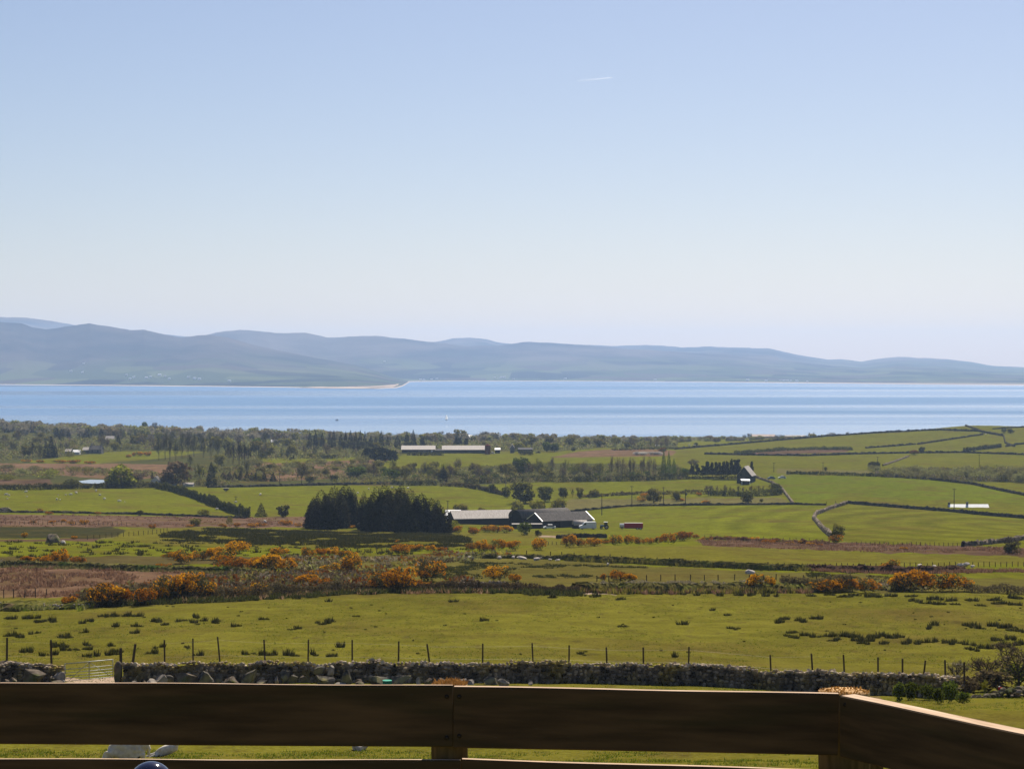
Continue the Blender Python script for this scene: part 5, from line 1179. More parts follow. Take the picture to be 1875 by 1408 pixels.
# ---------------------------------------------------------------- field walls
LW = nmat('lichen_wall', (.075, .06, .045), (.25, .20, .15), .55, .92, detail=8, bump=.5, bscale=1.5); DW = nmat('dark_wall', (.028, .025, .019), (.085, .072, .05), .5, .95, detail=8)
bank_wall('pale zigzag stone wall climbing between the two hay fields', [(1552, 922), (1520, 932), (1493, 943), (1490, 950), (1500, 962), (1510, 973), (1525, 985)], 1.25, 1.3, LW, jag=.35)
bank_wall('pale stone wall bending down from the stone house', [(1380, 873), (1412, 884), (1430, 893), (1441, 908), (1452, 923)], 1.1, 1.1, LW, jag=.35)
bank_wall('dark field wall running right past the white roofed bungalow', [(1552, 922), (1600, 926), (1740, 937), (1800, 943), (1900, 951)], 1.2, 1.2, DW)
bank_wall('dark field wall along the top of the long hay field', [(1000, 942), (1080, 934), (1150, 927), (1300, 925), (1450, 924), (1513, 925)], .8, 1.0, DW, jag=.45)
bank_wall('pale stub of stone wall by the thorn tree at right', [(1763, 1001), (1800, 997), (1840, 993), (1880, 987)], 1.0, 1.1, LW)
bank_wall('dark wall along the field skyline down to the coast trees', [(1236, 823), (1320, 816), (1400, 809), (1500, 800.5), (1600, 793.5), (1700, 788.5), (1725, 788), (1790, 790), (1836, 798)], 1.5, 1.4, DW, jag=.35)
bank_wall('short dark wall dropping from the summit of the hill', [(1768, 780), (1785, 786), (1800, 792), (1838, 799), (1841, 812), (1858, 818)], 1.4, 1.3, DW)
bank_wall('broken dark wall crossing the hill below the summit', [(1585, 821), (1640, 817), (1676, 814)], 1.2, 1.2, DW, jag=.6)
bank_wall('dark wall rising right across the hill to the wall junction', [(1680, 814), (1735, 806), (1800, 796)], 1.3, 1.2, DW)
bank_wall('dark rushy wall along the middle of the hill', [(1290, 832), (1400, 834), (1475, 835), (1560, 832), (1660, 830), (1760, 829), (1900, 834)], 1.3, 1.6, DW, jag=.5)
bank_wall('faint wall slanting across the hill from gorse to scrub', [(1617, 853), (1640, 845), (1664, 836)], 1.0, 1.2, LW)
bank_wall('dark wall at the right edge of the hill', [(1842, 818), (1858, 815), (1900, 811)], 1.3, 1.2, DW)
bank_wall('short dark wall on the skyline at the right picture edge', [(1818, 786), (1850, 784), (1900, 781)], 1.2, 1.2, DW)
bank_wall('dark field wall curving below the willow scrub to the right edge', [(1640, 874), (1700, 878), (1780, 887), (1830, 898), (1900, 912)], 1.2, 1.2, DW)
bank_wall('low dark bank edging the left sheep field', [(-60, 938), (100, 939), (250, 942), (450, 949)], .7, 1.4, DW, jag=.5)
bank_wall('dark wall between sheep field and brown scrubby moor', [(380, 893), (480, 891), (600, 888), (720, 886)], 1.1, 1.6, DW, jag=.4)
bank_wall('low dark wall in front of the farm yard', [(1020, 986), (1060, 984), (1110, 985)], 1.0, 1.0, DW)
bank_wall('low dark wall behind the grey farm sheds', [(845, 946), (900, 947), (945, 948)], 1.0, 1.0, DW)
# ---------------------------------------------------------------- hedges
hedge('dark clipped hedge along the back of the left sheep field', [(-80, 896), (60, 897), (150, 895), (290, 893)], 2.6, 3.0, L_HEDGE)
hedge('thick uneven hedge slanting down between the two sheep fields', [(285, 894), (320, 901), (352, 911), (395, 928), (430, 941), (458, 948)], 3.4, 3.4, L_HEDGE, ragged=.45)
hedge('short dark hedge above the conifer clump', [(718, 887), (740, 888)], 2.4, 2.2, L_HEDGE)
hedge('dark hedge right of the short one above the conifers', [(743, 889), (800, 889)], 2.8, 2.4, L_HEDGE)
hedge('dark sloping hedge between sheep field and bright top field', [(805, 890), (850, 892), (880, 897), (925, 908)], 2.2, 2.6, L_BRAM, ragged=.4)
hedge('long dark hedge under the willow and birch belt', [(850, 886), (960, 882), (1060, 882), (1180, 880), (1262, 877)], 3.2, 3.0, L_HEDGE)
hedge('dark hedge below the row of black conifers', [(1255, 877), (1330, 877), (1385, 875)], 1.6, 2.6, L_HEDGE)
hedge('dark hedge under the power line, below the bright field', [(1060, 911), (1160, 906), (1270, 904), (1300, 905)], 1.6, 2.0, L_BRAM, ragged=.6)
hedge('thick dark thorn hedge beneath a row of thin trees, centre right', [(1300, 907), (1360, 909), (1427, 906)], 2.6, 4.5, L_HEDGE)
hedge('dark hedge from stone house yard along bright field', [(1440, 868), (1520, 870), (1640, 874)], 1.9, 2.2, L_HEDGE)
hedge('short thick dark hedge on the hill near the right edge', [(1764, 827), (1800, 823), (1833, 819)], 2.8, 3.0, L_HEDGE)
hedge('low hedge strip in front of the two long barns', [(745, 834), (812, 834)], 2.6, 3.0, L_HEDGE)
hedge('small dark hedge clump in the far green field', [(952, 833), (976, 833)], 3.5, 4.0, L_HEDGE)
hedge('far hedge before the narrow green strip left of centre', [(465, 838), (530, 838), (620, 840)], 2.8, 3.0, L_HEDGE)
hedge('hedge at the far edge of the brown triangular field', [(1240, 822), (1180, 823), (1120, 825)], 1.5, 2.0, L_HEDGE)
hedge('dark rushy hedge across the upper hill field', [(1345, 831), (1430, 825), (1500, 823), (1560, 824)], 2.0, 9, L_HEDGE, ragged=.5)
# ---------------------------------------------------------------- conifer clump in the middle ground
TR = lambda name, kind, leaf, look, where, group, items, cat='tree': plant_row(name, kind, leaf, look, where, cat, group, items)
_cl = [(590, 968, 52, 70, L_CON2), (612, 967, 54, 76, L_CON2), (633, 966, 46, 80, L_CON), (647, 966, 26, 70, L_CON2), (578, 969, 42, 54, L_CON2), (667, 970, 24, 70, L_CON), (690, 972, 50, 80, L_CON), (706, 970, 48, 82, L_CON), (720, 973, 46, 80, L_CON2), (735, 972, 42, 84, L_CON), (752, 973, 48, 76, L_CON2), (772, 974, 50, 70, L_CON), (790, 975, 46, 62, L_CON), (806, 976, 42, 50, L_CON2), (678, 974, 36, 58, L_CON), (600, 970, 40, 50, L_CON), (742, 976, 44, 56, L_CON)]
for q, lab in zip(_cl, row_labels('dark bushy spruce', 'of the big conifer clump left of the farm', [q[:4] for q in _cl])): plant_px('spruce_tree', 'spruce', q[4], lab, 'tree', 'spruces of the big conifer clump', *q[:4])
plant_px('shrub', 'willow', L_WILL, 'pale green sapling in the gap of the conifer clump', 'bush', None, 660, 966, 16, 32)
# ---------------------------------------------------------------- field trees and bushes, centre
for q in [
 ('conifer', L_HEDGE, 'dark cone-shaped bush on the field edge left of the clump', 478, 946, 24, 26), ('round', L_HEDGE, 'round dark bush on the field edge close left of the clump', 518, 947, 24, 22), ('bush', L_HEDGE, 'small round bush on the bank of the left sheep field', 257, 944, 14, 10), ('bush', L_OLIVE, 'grey green bush below the end of the slanting hedge', 373, 946, 20, 14), ('bush', L_OLIVE, 'olive bush in brown ground beneath the slanting hedge', 358, 963, 22, 15), ('willow', L_OLIVE, 'thin olive sapling in brown ground left of the clump', 420, 962, 14, 18),
 ('round', L_OLIVE, 'leafy tree just behind the left end of the long grey barn', 845, 947, 30, 24), ('round', L_OLIVE, 'smaller leafy tree behind the middle of the long grey barn', 882, 947, 20, 18), ('round', L_OLIVE, 'round tree behind the arched shed, left of two', 947, 946, 30, 30), ('round', L_OLIVE, 'round tree behind the arched shed, right of two', 985, 948, 32, 32), ('round', L_OLIVE, 'roundheaded tree on a clear stem beside the power pole', 1022, 942, 30, 28), ('bush', L_GREEN, 'bright green round bush between arched shed and grey barn', 960, 980, 28, 24), ('bush', L_HEDGE, 'small dark bush right of the bright green one in the yard', 985, 982, 12, 12), ('willow', L_YELL, 'pale yellow-green bush by the left end of the long barn', 832, 974, 22, 22),
 ('round', L_HEDGE, 'largest dark tree mass on the hedge above the farm', 957, 921, 44, 38), ('round', L_HEDGE, 'dark round tree next right of the largest hedge tree', 998, 918, 28, 28), ('round', L_HEDGE, 'small round tree third along above the farm', 1031, 912, 18, 20), ('birch', L_OLIVE, 'slim small tree fourth along above the farm', 1048, 910, 10, 18), ('round', L_OLIVE, 'small round tree fifth along above the farm', 1062, 912, 14, 20), ('bush', L_OLIVE, 'flat topped small tree last along above the farm', 1088, 910, 22, 14), ('bush', L_HEDGE, 'dark bush on the sloping hedge, left of the tree mass', 902, 902, 16, 16), ('bush', L_HEDGE, 'dark bush close left of the largest hedge tree', 927, 911, 16, 20),
 ('round', L_OLIVE, 'round olive tree below the bright top field, under pole line', 1197, 921, 30, 28), ('bush', L_OLIVE, 'olive bush beside the pole with the transformer', 1237, 918, 20, 20), ('bare', L_GREY, 'bare fan-shaped tree at the left end of the thorn hedge', 1297, 908, 20, 22), ('round', L_HEDGE, 'dark tree with leaning crown at the right end of thorn hedge', 1421, 905, 24, 20), ('bush', L_HEDGE, 'dark round bush hanging below the thorn hedge', 1368, 921, 24, 22), ('bush', L_HEDGE, 'small dark bush on the tan slope below the thorn hedge', 1394, 920, 8, 7),
 ('round', L_OLIVE, 'upright thorn tree at the foot of the zigzag wall', 1535, 985, 24, 26), ('bare', L_GREY, 'bare dark thorn tree alone near the right edge', 1853, 1014, 38, 34), ('bush', L_HEDGE, 'dark leafy base of the thorn tree near the right edge', 1852, 1013, 30, 18),
 ('round', L_HEDGE, 'lone round tree on the hill beside reddish gorse', 1688, 829, 12, 11), ('bush', L_HEDGE, 'dark bush left of two near the summit', 1838, 793, 12, 9), ('bush', L_HEDGE, 'dark bush right of two near the summit', 1850, 793, 13, 8), ('round', L_HEDGE, 'small spreading tree at the end of the slanting hill wall', 1598, 856, 20, 11), ('round', L_HEDGE, 'spreading tree right beside the pole on the hill', 1605, 857, 14, 12), ('bush', L_HEDGE, 'tiny dark bush by the pole left on hill foot', 1512, 862, 8, 7), ('bush', L_HEDGE, 'dark bush standing before the willow scrub', 1607, 867, 9, 10), ('birch', L_OLIVE, 'slim green tree standing within the willow scrub', 1714, 874, 12, 16), ('bush', L_HEDGE, 'tiny dark shrub alone on the far slope', 1274, 816, 9, 6),
]: plant_px('tree' if q[0] in ('round', 'bare', 'birch') else 'shrub', q[0], q[1], q[2], 'tree' if q[0] in ('round', 'bare', 'birch') else 'bush', None, *q[3:])
for i in range(15):
    x = 1306 + i * 7.6; plant_px('sapling', 'birch', L_BROWN if i % 2 else L_OLIVE, 'thin leafless sapling in the row above the thorn hedge', 'tree', 'thin saplings above the thorn hedge', x, 905 + (i % 3), 9 + i % 4, 14 + (i * 5) % 8)
# black conifer row by the stone house
_r = [(1268, 874, 14, 22), (1277, 875, 13, 26), (1287, 876, 12, 24), (1296, 876, 13, 32), (1304, 876, 12, 30), (1311, 877, 12, 32), (1318, 877, 11, 31), (1325, 877, 12, 33), (1332, 877, 12, 33), (1339, 877, 13, 37), (1346, 877, 12, 36), (1352, 877, 13, 37)]
TR('pine_tree', 'pine', L_CON, 'black dense pine', 'of the row beside the stone house', 'pines beside the stone house', _r)
plant_px('pine_tree', 'pine', L_CON, 'slender dark pine standing alone before the stone house gable', 'tree', None, 1376, 877, 9, 33)
plant_px('tree', 'bare', L_GREY, 'bare twiggy tree behind the left end of the black pines', 'tree', None, 1270, 864, 26, 26)
# willow scrub on the right
rr = np.random.default_rng(8)
for i in range(46):
    x = 1598 + i * 6.6 + rr.uniform(-4, 4); y = np.interp(x, [1598, 1700, 1875], [873, 879, 884]) - rr.uniform(0, 12); k = rr.uniform(.8, 1.2) * np.interp(x, [1598, 1700, 1900], [.7, 1.0, 1.35])
    plant_px('willow_bush', 'willow', L_WILL, 'pale grey-green willow bush in the dense scrub on the right', 'bush', 'willow scrub on the right', x, y, 25 * k, 16 * k)
# ---------------------------------------------------------------- willow, birch and poplar belt behind the bright fields
def belt(n, xs, rows, kinds, group, seed):
    r_ = np.random.default_rng(seed)
    for i in range(n):
        name, kind, leaf, w_, h_, lab, cat = kinds[int(r_.integers(len(kinds)))]
        x = r_.uniform(*xs); y = r_.uniform(*rows); k = r_.uniform(.75, 1.25); plant_px(name, kind, leaf, lab, cat, group, x, y, w_ * k, h_ * k)
KB = [('tree', 'birch', L_YELL, 16, 26, 'airy yellowish spring tree in the belt behind the bright fields', 'tree'), ('tree', 'birch', L_BROWN, 18, 28, 'airy brownish tree in the belt behind the bright fields', 'tree'), ('shrub', 'willow', L_WILL, 22, 14, 'pale willow bush in the belt behind the bright fields', 'bush'), ('shrub', 'bush', L_GREEN, 18, 13, 'dark green bush in the belt behind the bright fields', 'bush'), ('tree', 'round', L_OLIVE, 20, 20, 'rounded olive tree in the belt behind the bright fields', 'tree')]
belt(95, (640, 1110), (866, 881), KB, 'trees of the belt behind the bright fields', 4)
KF = [('shrub', 'willow', L_WILL, 22, 14, 'pale willow bush at the foot of the tall birches', 'bush'), ('shrub', 'bush', L_GREEN, 18, 13, 'dark green bush at the foot of the tall birches', 'bush')]
belt(20, (1110, 1260), (868, 879), KF, 'bushes at the foot of the tall birches', 5)
TR('birch_tree', 'birch', L_BROWN, 'tall thin birch', 'of the tall group left of the black pines', 'tall birches left of the black pines', [(1120, 876, 16, 46), (1131, 876, 16, 44), (1141, 876, 18, 42), (1152, 876, 16, 44), (1162, 876, 16, 42), (1176, 876, 16, 46), (1188, 876, 14, 46), (1198, 876, 14, 42)])
TR('poplar_tree', 'conifer', L_GREEN, 'narrow upright green poplar', 'of three left of the black pines', 'three poplars left of the black pines', [(1215, 874, 14, 52), (1225, 875, 14, 50), (1234, 876, 14, 38)])
for q in [('conifer', L_CON, 'dark cone-shaped conifer alone in the tree belt', 812, 882, 17, 30), ('round', L_GREEN, 'deep green rounded tree in the middle of the belt', 955, 873, 34, 36), ('birch', L_HEDGE, 'dark upright tree right of the deep green one in the belt', 985, 876, 18, 28), ('birch', L_HEDGE, 'dark ivy-clad tree farther right in the belt', 1010, 872, 12, 22), ('bush', L_GREEN, 'wide green bush at the left end of the belt', 657, 876, 40, 22), ('bush', L_GREEN, 'green bush second at the left end of the belt', 715, 878, 36, 20),
          ('bare', L_BROWN, 'tall leafless tree standing alone behind the sheep field wall', 552, 888, 24, 44), ('bush', L_HEDGE, 'round dark bush right beside the tall leafless tree', 569, 884, 20, 12), ('bush', L_HEDGE, 'dark bush right of the orange bracken patch', 611, 881, 16, 12), ('bush', L_OLIVE, 'olive bush on the brown moor behind the bracken patch', 598, 872, 16, 14)]:
    plant_px('tree' if q[0] not in ('bush',) else 'shrub', q[0], q[1], q[2], 'tree' if q[0] != 'bush' else 'bush', None, *q[3:])
TR('fir_tree', 'conifer', L_CON, 'small dark fir', 'of the short row on the brown moor', 'small firs on the brown moor', [(408, 878, 14, 14), (420, 879, 14, 16), (430, 879, 14, 15), (440, 879, 14, 16), (452, 880, 14, 17), (461, 880, 12, 15), (473, 880, 13, 12), (484, 881, 14, 17), (500, 881, 14, 17)])
KM = [('willow_bush', 'willow', L_WILL, 24, 12, 'pale willow bush scattered over the brown moor', 'bush'), ('shrub', 'bush', L_OLIVE, 18, 10, 'olive bush scattered over the brown moor', 'bush')]
belt(26, (450, 700), (848, 873), KM, 'bushes on the brown moor', 6)
for q, lf in (((40, 872, 34, 16), L_WILL), ((92, 876, 48, 18), L_YELL), ((135, 868, 28, 14), L_OLIVE), ((158, 867, 22, 12), L_OLIVE), ((178, 868, 18, 11), L_WILL), ((15, 880, 34, 12), L_YELL), ((12, 862, 40, 12), L_WILL), ((62, 864, 30, 12), L_WILL), ((205, 874, 24, 14), L_OLIVE)):
    plant_px('willow_bush', 'willow', lf, {16: 'domed pale willow', 18: 'wide bright green willow dome', 14: 'olive willow bush'}.get(q[3], 'low willow bush') + ', ' + {40: 'left', 92: 'right of the domed one', 135: 'before the bare pink moor', 158: 'second on the pink moor', 178: 'third on the pink moor', 15: 'at the picture edge', 12: 'farther back at the picture edge', 62: 'behind the two domes', 205: 'left of the yellow-green tree'}[q[0]] + ' in the far left marsh', 'bush', 'willows in the far left marsh', *q)
for q in [('round', L_YELL, 'yellow-green spring tree beside the small white cottage', 222, 893, 52, 42), ('round', L_BROWN, 'big round brownish tree over the cottage', 322, 890, 58, 46), ('birch', L_HEDGE, 'slim dark tree right of the big brownish one', 365, 888, 22, 44), ('conifer', L_CON, 'dark tall conifer right of the big brownish tree', 387, 889, 22, 44), ('bush', L_HEDGE, 'dark bush under the yellow-green tree', 240, 893, 22, 18), ('bush', L_HEDGE, 'dark bush left under the yellow-green tree', 205, 893, 24, 24), ('bush', L_HEDGE, 'grey hedge bush before the pond', 130, 893, 34, 16), ('conifer', L_CON, 'little dark yew beside the cottage chimney', 279, 876, 6, 12), ('bush', L_BROWN, 'brown thicket between the marsh and yellow-green tree', 250, 880, 30, 14)]:
    plant_px('tree' if q[0] not in ('bush',) else 'shrub', q[0], q[1], q[2], 'tree' if q[0] != 'bush' else 'bush', None, *q[3:])
# middle-left groves
TR('conifer_tree', 'conifer', L_CON, 'tall dark conifer', 'of the plantation behind the barns', 'dark plantation conifers', [(567, 824, 14, 34), (578, 823, 13, 36), (590, 824, 12, 36), (604, 823, 13, 30), (611, 824, 14, 37), (624, 828, 15, 38), (633, 829, 14, 40), (642, 829, 15, 42), (651, 829, 14, 40), (660, 829, 15, 42), (668, 829, 14, 40), (679, 828, 14, 32), (688, 826, 14, 28), (698, 822, 15, 34), (710, 823, 14, 24), (728, 822, 18, 26), (745, 819, 14, 30), (757, 818, 14, 32)])
TR('conifer_tree', 'round', L_CON, 'broad black evergreen', 'of the dark cluster before the plantation', 'broad black evergreens before the plantation', [(672, 846, 24, 26), (690, 846, 26, 28), (706, 846, 24, 26), (718, 846, 22, 22)])
TR('birch_tree', 'birch', L_CON2, 'dark brown leafless tree', 'of the dense clump left of the brown moor', 'dense brown leafless clump', [(417, 848, 18, 42), (427, 850, 18, 46), (437, 851, 18, 48), (447, 850, 18, 46), (456, 848, 16, 36)])
TR('tall_tree', 'birch', L_HEDGE, 'tall dark tree', 'of the grove in the far left middle', 'tall grove in the far left middle', [(290, 842, 16, 56), (302, 842, 14, 52), (312, 843, 16, 50), (322, 843, 14, 46), (333, 840, 16, 52), (345, 836, 16, 50), (356, 836, 16, 50), (372, 838, 16, 44), (385, 842, 16, 44), (398, 838, 14, 40)])
TR('conifer_tree', 'conifer', L_CON, 'black conifer', 'of three beside the far white shed', 'three black conifers by the far white shed', [(84, 838, 14, 32), (94, 838, 18, 40), (101, 838, 12, 28)])
TR('tree', 'birch', L_HEDGE, 'dark bare tree', 'of those left of the three black conifers', 'dark bare trees by the far white shed', [(60, 838, 18, 34), (72, 840, 18, 32), (46, 836, 16, 26)])
TR('conifer_tree', 'conifer', L_CON, 'small dark conifer', 'of those in front of the coast wood, left', 'dark conifers before the coast wood', [(13, 792, 12, 16), (36, 794, 12, 14), (58, 792, 10, 20), (104, 806, 14, 24), (112, 806, 14, 22), (126, 806, 12, 20), (185, 806, 14, 22), (216, 822, 16, 26), (158, 806, 16, 22)])
TR('pine_tree', 'pine', L_CON, 'dark pine', 'of the small stand behind the second long barn', 'pines behind the second long barn', [(835, 817, 10, 16), (843, 817, 10, 16), (853, 817, 10, 15), (774, 819, 12, 16)])
for q in [('round', L_YELL, 'yellow spring tree right of the second long barn', 951, 826, 26, 16), ('birch', L_HEDGE, 'tall dark tree behind the yellow spring one', 972, 822, 12, 24), ('round', L_GREEN, 'dark green tree first right of the yellow spring one', 1001, 827, 16, 18), ('round', L_GREEN, 'dark green tree second right of the yellow spring one', 1016, 827, 18, 16), ('round', L_GREEN, 'small bright round tree in far fields', 1070, 821, 12, 10), ('round', L_OLIVE, 'little lollipop tree in far fields', 1127, 819, 10, 13), ('bush', L_HEDGE, 'small dark bush by the far field corner', 1050, 826, 10, 8), ('bush', L_OLIVE, 'olive bush near the small bright round tree', 1104, 818, 14, 10), ('round', L_GREEN, 'single round green tree in a far clearing, left', 470, 822, 18, 20), ('bush', L_HEDGE, 'dark bush on the far narrow field', 533, 842, 14, 10)]:
    plant_px('tree' if q[0] not in ('bush',) else 'shrub', q[0], q[1], q[2], 'tree' if q[0] != 'bush' else 'bush', None, *q[3:])
for i, x in enumerate((1165, 1178, 1196, 1206)):
    plant_px('blackthorn_bush', 'bush', leafmat('blackthorn_blossom', (.30, .28, .25), (.5, .48, .44)) if i == 0 else bpy.data.materials['blackthorn_blossom'], 'low grey-white blossoming bush by the brown triangular field', 'bush', 'blossoming bushes by the brown field', x, 833, 18, 6)
KW = [('shrub', 'willow', L_WILL, 18, 11, 'pale willow in the wooded flats left of the barns', 'bush'), ('shrub', 'bush', L_OLIVE, 18, 12, 'olive bush in the wooded flats left of the barns', 'bush'), ('tree', 'round', L_OLIVE, 20, 20, 'rounded olive tree in the wooded flats left of the barns', 'tree'), ('tree', 'birch', L_BROWN, 16, 24, 'brown leafless tree in the wooded flats left of the barns', 'tree'), ('tree', 'birch', L_HEDGE, 16, 26, 'dark leafless tree in the wooded flats left of the barns', 'tree'), ('shrub', 'willow', L_YELL, 18, 10, 'yellow-green willow in the wooded flats left of the barns', 'bush')]
belt(60, (180, 420), (808, 826), KW, 'trees in the wooded flats', 9)
belt(46, (390, 730), (812, 838), KW, 'trees in the wooded flats', 10)
belt(34, (-20, 130), (806, 840), KW, 'trees in the wooded flats', 11)
KX = [('tree', 'round', L_OLIVE, 18, 14, 'rounded far tree between the coast wood and the brown triangular field', 'tree'), ('tree', 'birch', L_BROWN, 14, 16, 'brown leafless far tree between the coast wood and the brown triangular field', 'tree')]
belt(26, (880, 1240), (812, 820), KX, 'far trees before the coast wood', 12)
belt(20, (330, 480), (848, 884), KW, 'trees in the wooded flats', 13)
# scrub filling the ground between the trees, too thick to count
def scrub(polys, n, seed, hmin, hmax, MS=(L_OLIVE, L_WILL, L_BROWN, L_HEDGE, L_WILL), thr=.40):
    r_ = np.random.default_rng(seed); V, I = [], []
    for poly in polys:
        P = scatter_in(poly, n, r_, thr, 24, seed)
        for (x, y) in P:
            k = int(r_.integers(26, 40)); w_ = r_.uniform(2.2, 5.0); h = r_.uniform(hmin, hmax) * (.7 + .3 * w_ / 5)
            p, d = ellips(r_, k, (x, y, ground(x, y) + h * .35), (w_ / 2, w_ / 2, h * .6), .6); v, f = cards(p, max(.35, y * .00042), r_, .6, .8, d * .4); V.append(v); I += [int(r_.integers(len(MS)))] * k
    v = np.concatenate(V); tag(link('undergrowth', mesh_np('undergrowth', v, np.arange(len(v)).reshape(-1, 3), None, False, I, list(MS))), None, None, None, 'stuff')
scrub([[(560, 886), (640, 868), (760, 862), (1000, 858), (1110, 862), (1250, 868), (1250, 880), (1000, 884), (700, 888)]], 1500, 51, 2.0, 4.2)
scrub([[(-60, 812), (130, 806), (420, 806), (730, 814), (730, 836), (480, 846), (400, 842), (420, 818), (300, 822), (150, 832), (40, 842), (-60, 846)]], 2600, 52, 2.2, 5.0, thr=.36)
scrub([[(330, 892), (350, 860), (470, 846), (690, 848), (690, 872), (560, 880), (440, 884), (390, 890)], [(-60, 884), (-60, 856), (110, 858), (250, 864), (330, 872), (330, 888), (190, 880), (100, 876)]], 900, 53, 1.2, 2.8, thr=.50)
scrub([[(730, 812), (1240, 806), (1240, 818), (1100, 822), (1000, 826), (900, 826), (730, 818)]], 1300, 54, 2.0, 4.5, thr=.42)
scrub([[(1590, 872), (1640, 862), (1900, 862), (1930, 892), (1875, 884), (1700, 879)]], 1000, 55, 1.8, 3.2, (L_WILL, L_WILL, L_OLIVE, L_GREY), thr=.3)
scrub([[(-60, 1026), (300, 1018), (560, 1018), (860, 1010), (940, 1016), (860, 1026), (640, 1046), (420, 1040), (270, 1036), (-60, 1030)]], 1000, 56, .4, 1.0, (L_BRAM, L_BROWN, L_GREY, L_OLIVE, L_RUST, L_WILL), thr=.47)
scrub([[(380, 1058), (660, 1048), (860, 1058), (860, 1078), (640, 1080), (420, 1090), (150, 1100), (160, 1085), (300, 1072)]], 650, 57, .5, 1.2, (L_BRAM, L_GREY, L_OLIVE, L_WILL, L_BROWN, L_RUST), thr=.50)
scrub([[(860, 1066), (1060, 1072), (1300, 1072), (1560, 1068), (1900, 1076), (1900, 1086), (1500, 1080), (1060, 1082), (860, 1078)]], 900, 58, .3, .9, (L_BRAM, L_GREY, L_OLIVE, L_WILL), thr=.50)
# ---------------------------------------------------------------- the wood along the coast: one far mass
def coast_wood():
    r_ = np.random.default_rng(21); V, Fc = [], []; o = 0; sets = {}
    MS = [L_OLIVE, L_WILL, L_GREY, L_GREY, L_BROWN]
    for i in range(1150):
        px = r_.uniform(-330, 1520); D = r_.uniform(1800, 2080)
        dens = np.interp(px, [-330, 100, 700, 1240, 1300, 1520], [1, 1, .95, .8, .5, .35])
        if r_.random() > dens: continue
        u = (px - CX) / F; x, y = u * D, D; z = ground(x, y); top = np.interp(px, [-330, 0, 100, 200, 400, 700, 900, 1300, 1520], [764, 767, 772, 776, 782, 792, 794, 801, 799])
        h = min(r_.uniform(7, 13), max(4, ZC + ray(px, top + r_.uniform(-3, 6))[1] * D - z)); w_ = h * r_.uniform(.8, 1.4); kind = ('round', 'bare', 'birch', 'round')[int(r_.integers(4))]
        for part in proto(kind, int(r_.integers(NVAR[kind]))):
            if part[0] != 'crown': continue
            v, f = part[1]; k = r_.random(len(f)) < .42; f = f[k]; a = r_.random() * 6.28; c, s = math.cos(a), math.sin(a)
            p = np.stack([(v[:, 0] * c - v[:, 1] * s) * w_ + x, (v[:, 0] * s + v[:, 1] * c) * w_ + y, v[:, 2] * h + z - .5], -1)
            q = p[f.ravel()].reshape(-1, 3, 3); q = q.mean(1, keepdims=True) + (q - q.mean(1, keepdims=True)) * 1.5; mi = int(r_.integers(5)) if kind != 'bare' else 2
            sets.setdefault(mi, []).append(q.reshape(-1, 3))
    v = np.concatenate([np.concatenate(sets[k]) for k in sorted(sets)]); idx = np.concatenate([np.full(sum(len(a) for a in sets[k]) // 3, k) for k in sorted(sets)])
    tag(link('woodland', mesh_np('woodland', v, np.arange(len(v)).reshape(-1, 3), None, False, idx, MS)), None, None, None, 'stuff')
coast_wood()
_sky = [(843, 806, 24, 20, 'round', L_OLIVE), (806, 805, 16, 18, 'bare', L_GREY), (886, 806, 20, 18, 'bare', L_GREY), (1000, 808, 18, 14, 'round', L_BROWN), (953, 807, 18, 14, 'bare', L_GREY), (1222, 810, 14, 14, 'bare', L_GREY), (1255, 811, 14, 13, 'bare', L_GREY), (1281, 812, 16, 14, 'bare', L_GREY), (1343, 812, 14, 14, 'round', L_OLIVE), (1363, 812, 9, 18, 'bare', L_GREY), (1373, 812, 12, 21, 'bare', L_GREY), (1425, 808, 20, 14, 'bare', L_GREY), (1300, 813, 22, 16, 'round', L_BROWN), (1525, 800, 14, 9, 'bare', L_GREY), (1552, 797, 8, 7, 'bare', L_GREY), (265, 788, 12, 16, 'round', L_GREEN), (48, 784, 10, 14, 'round', L_GREEN), (220, 789, 14, 15, 'bare', L_GREY), (283, 788, 12, 16, 'bare', L_GREY)]
for q, lab in zip(_sky, row_labels('coast tree', 'of those standing out against the sea', [s[:4] for s in _sky])):
    d = 1960 if q[0] < 1500 else 1900; u, t = ray(q[0], q[1]); plant('coast_tree', q[4], q[5], ('leafy ' if q[4] == 'round' else 'bare ') + lab, 'tree', 'coast trees standing out against the sea', u * d, d, q[2] * d / F, q[3] * d / F, None, ZC + t * d)
# ---------------------------------------------------------------- farm buildings, houses, poles, vehicles, far sheep, boats
ROOF_L = nmat('pale_sheet_roof', (.27, .235, .21), (.38, .335, .30), .5, .75, (6, 1, 1), 4, spec=.10); ROOF_G = nmat('grey_slate_roof', (.10, .095, .095), (.17, .16, .155), 1.2, .7, (1, 3, 3), 5); ROOF_D = nmat('dark_sheet_roof', (.085, .078, .072), (.135, .122, .112), .8, .8, (3, 1, 1), 4)
ROOF_W = nmat('white_sheet_roof', (.70, .68, .66), (.80, .78, .76), .4, .42, spec=.6); WALL_D = nmat('dark_boards', (.022, .022, .026), (.05, .048, .05), 2, .9, (6, 6, 1)); WALL_G = nmat('grey_stone_wall', (.09, .088, .09), (.18, .17, .165), 1.5, .9, bump=.3); WALL_W = nmat('white_render', (.55, .53, .50), (.68, .66, .63), 1, .8)
BRICK = nmat('red_brick', (.10, .03, .022), (.17, .06, .04), 2, .9); GLASS = nmat('window_glass', (.015, .018, .022), (.03, .034, .04), 1, .1, spec=.6); WPOLE = nmat('pole_timber', (.045, .038, .032), (.09, .076, .062), 3, .9); DARKIN = nmat('painted_interior_shade', (.008, .008, .008), (.016, .015, .014), 2, 1)  # DARKIN paints the shade seen inside openings

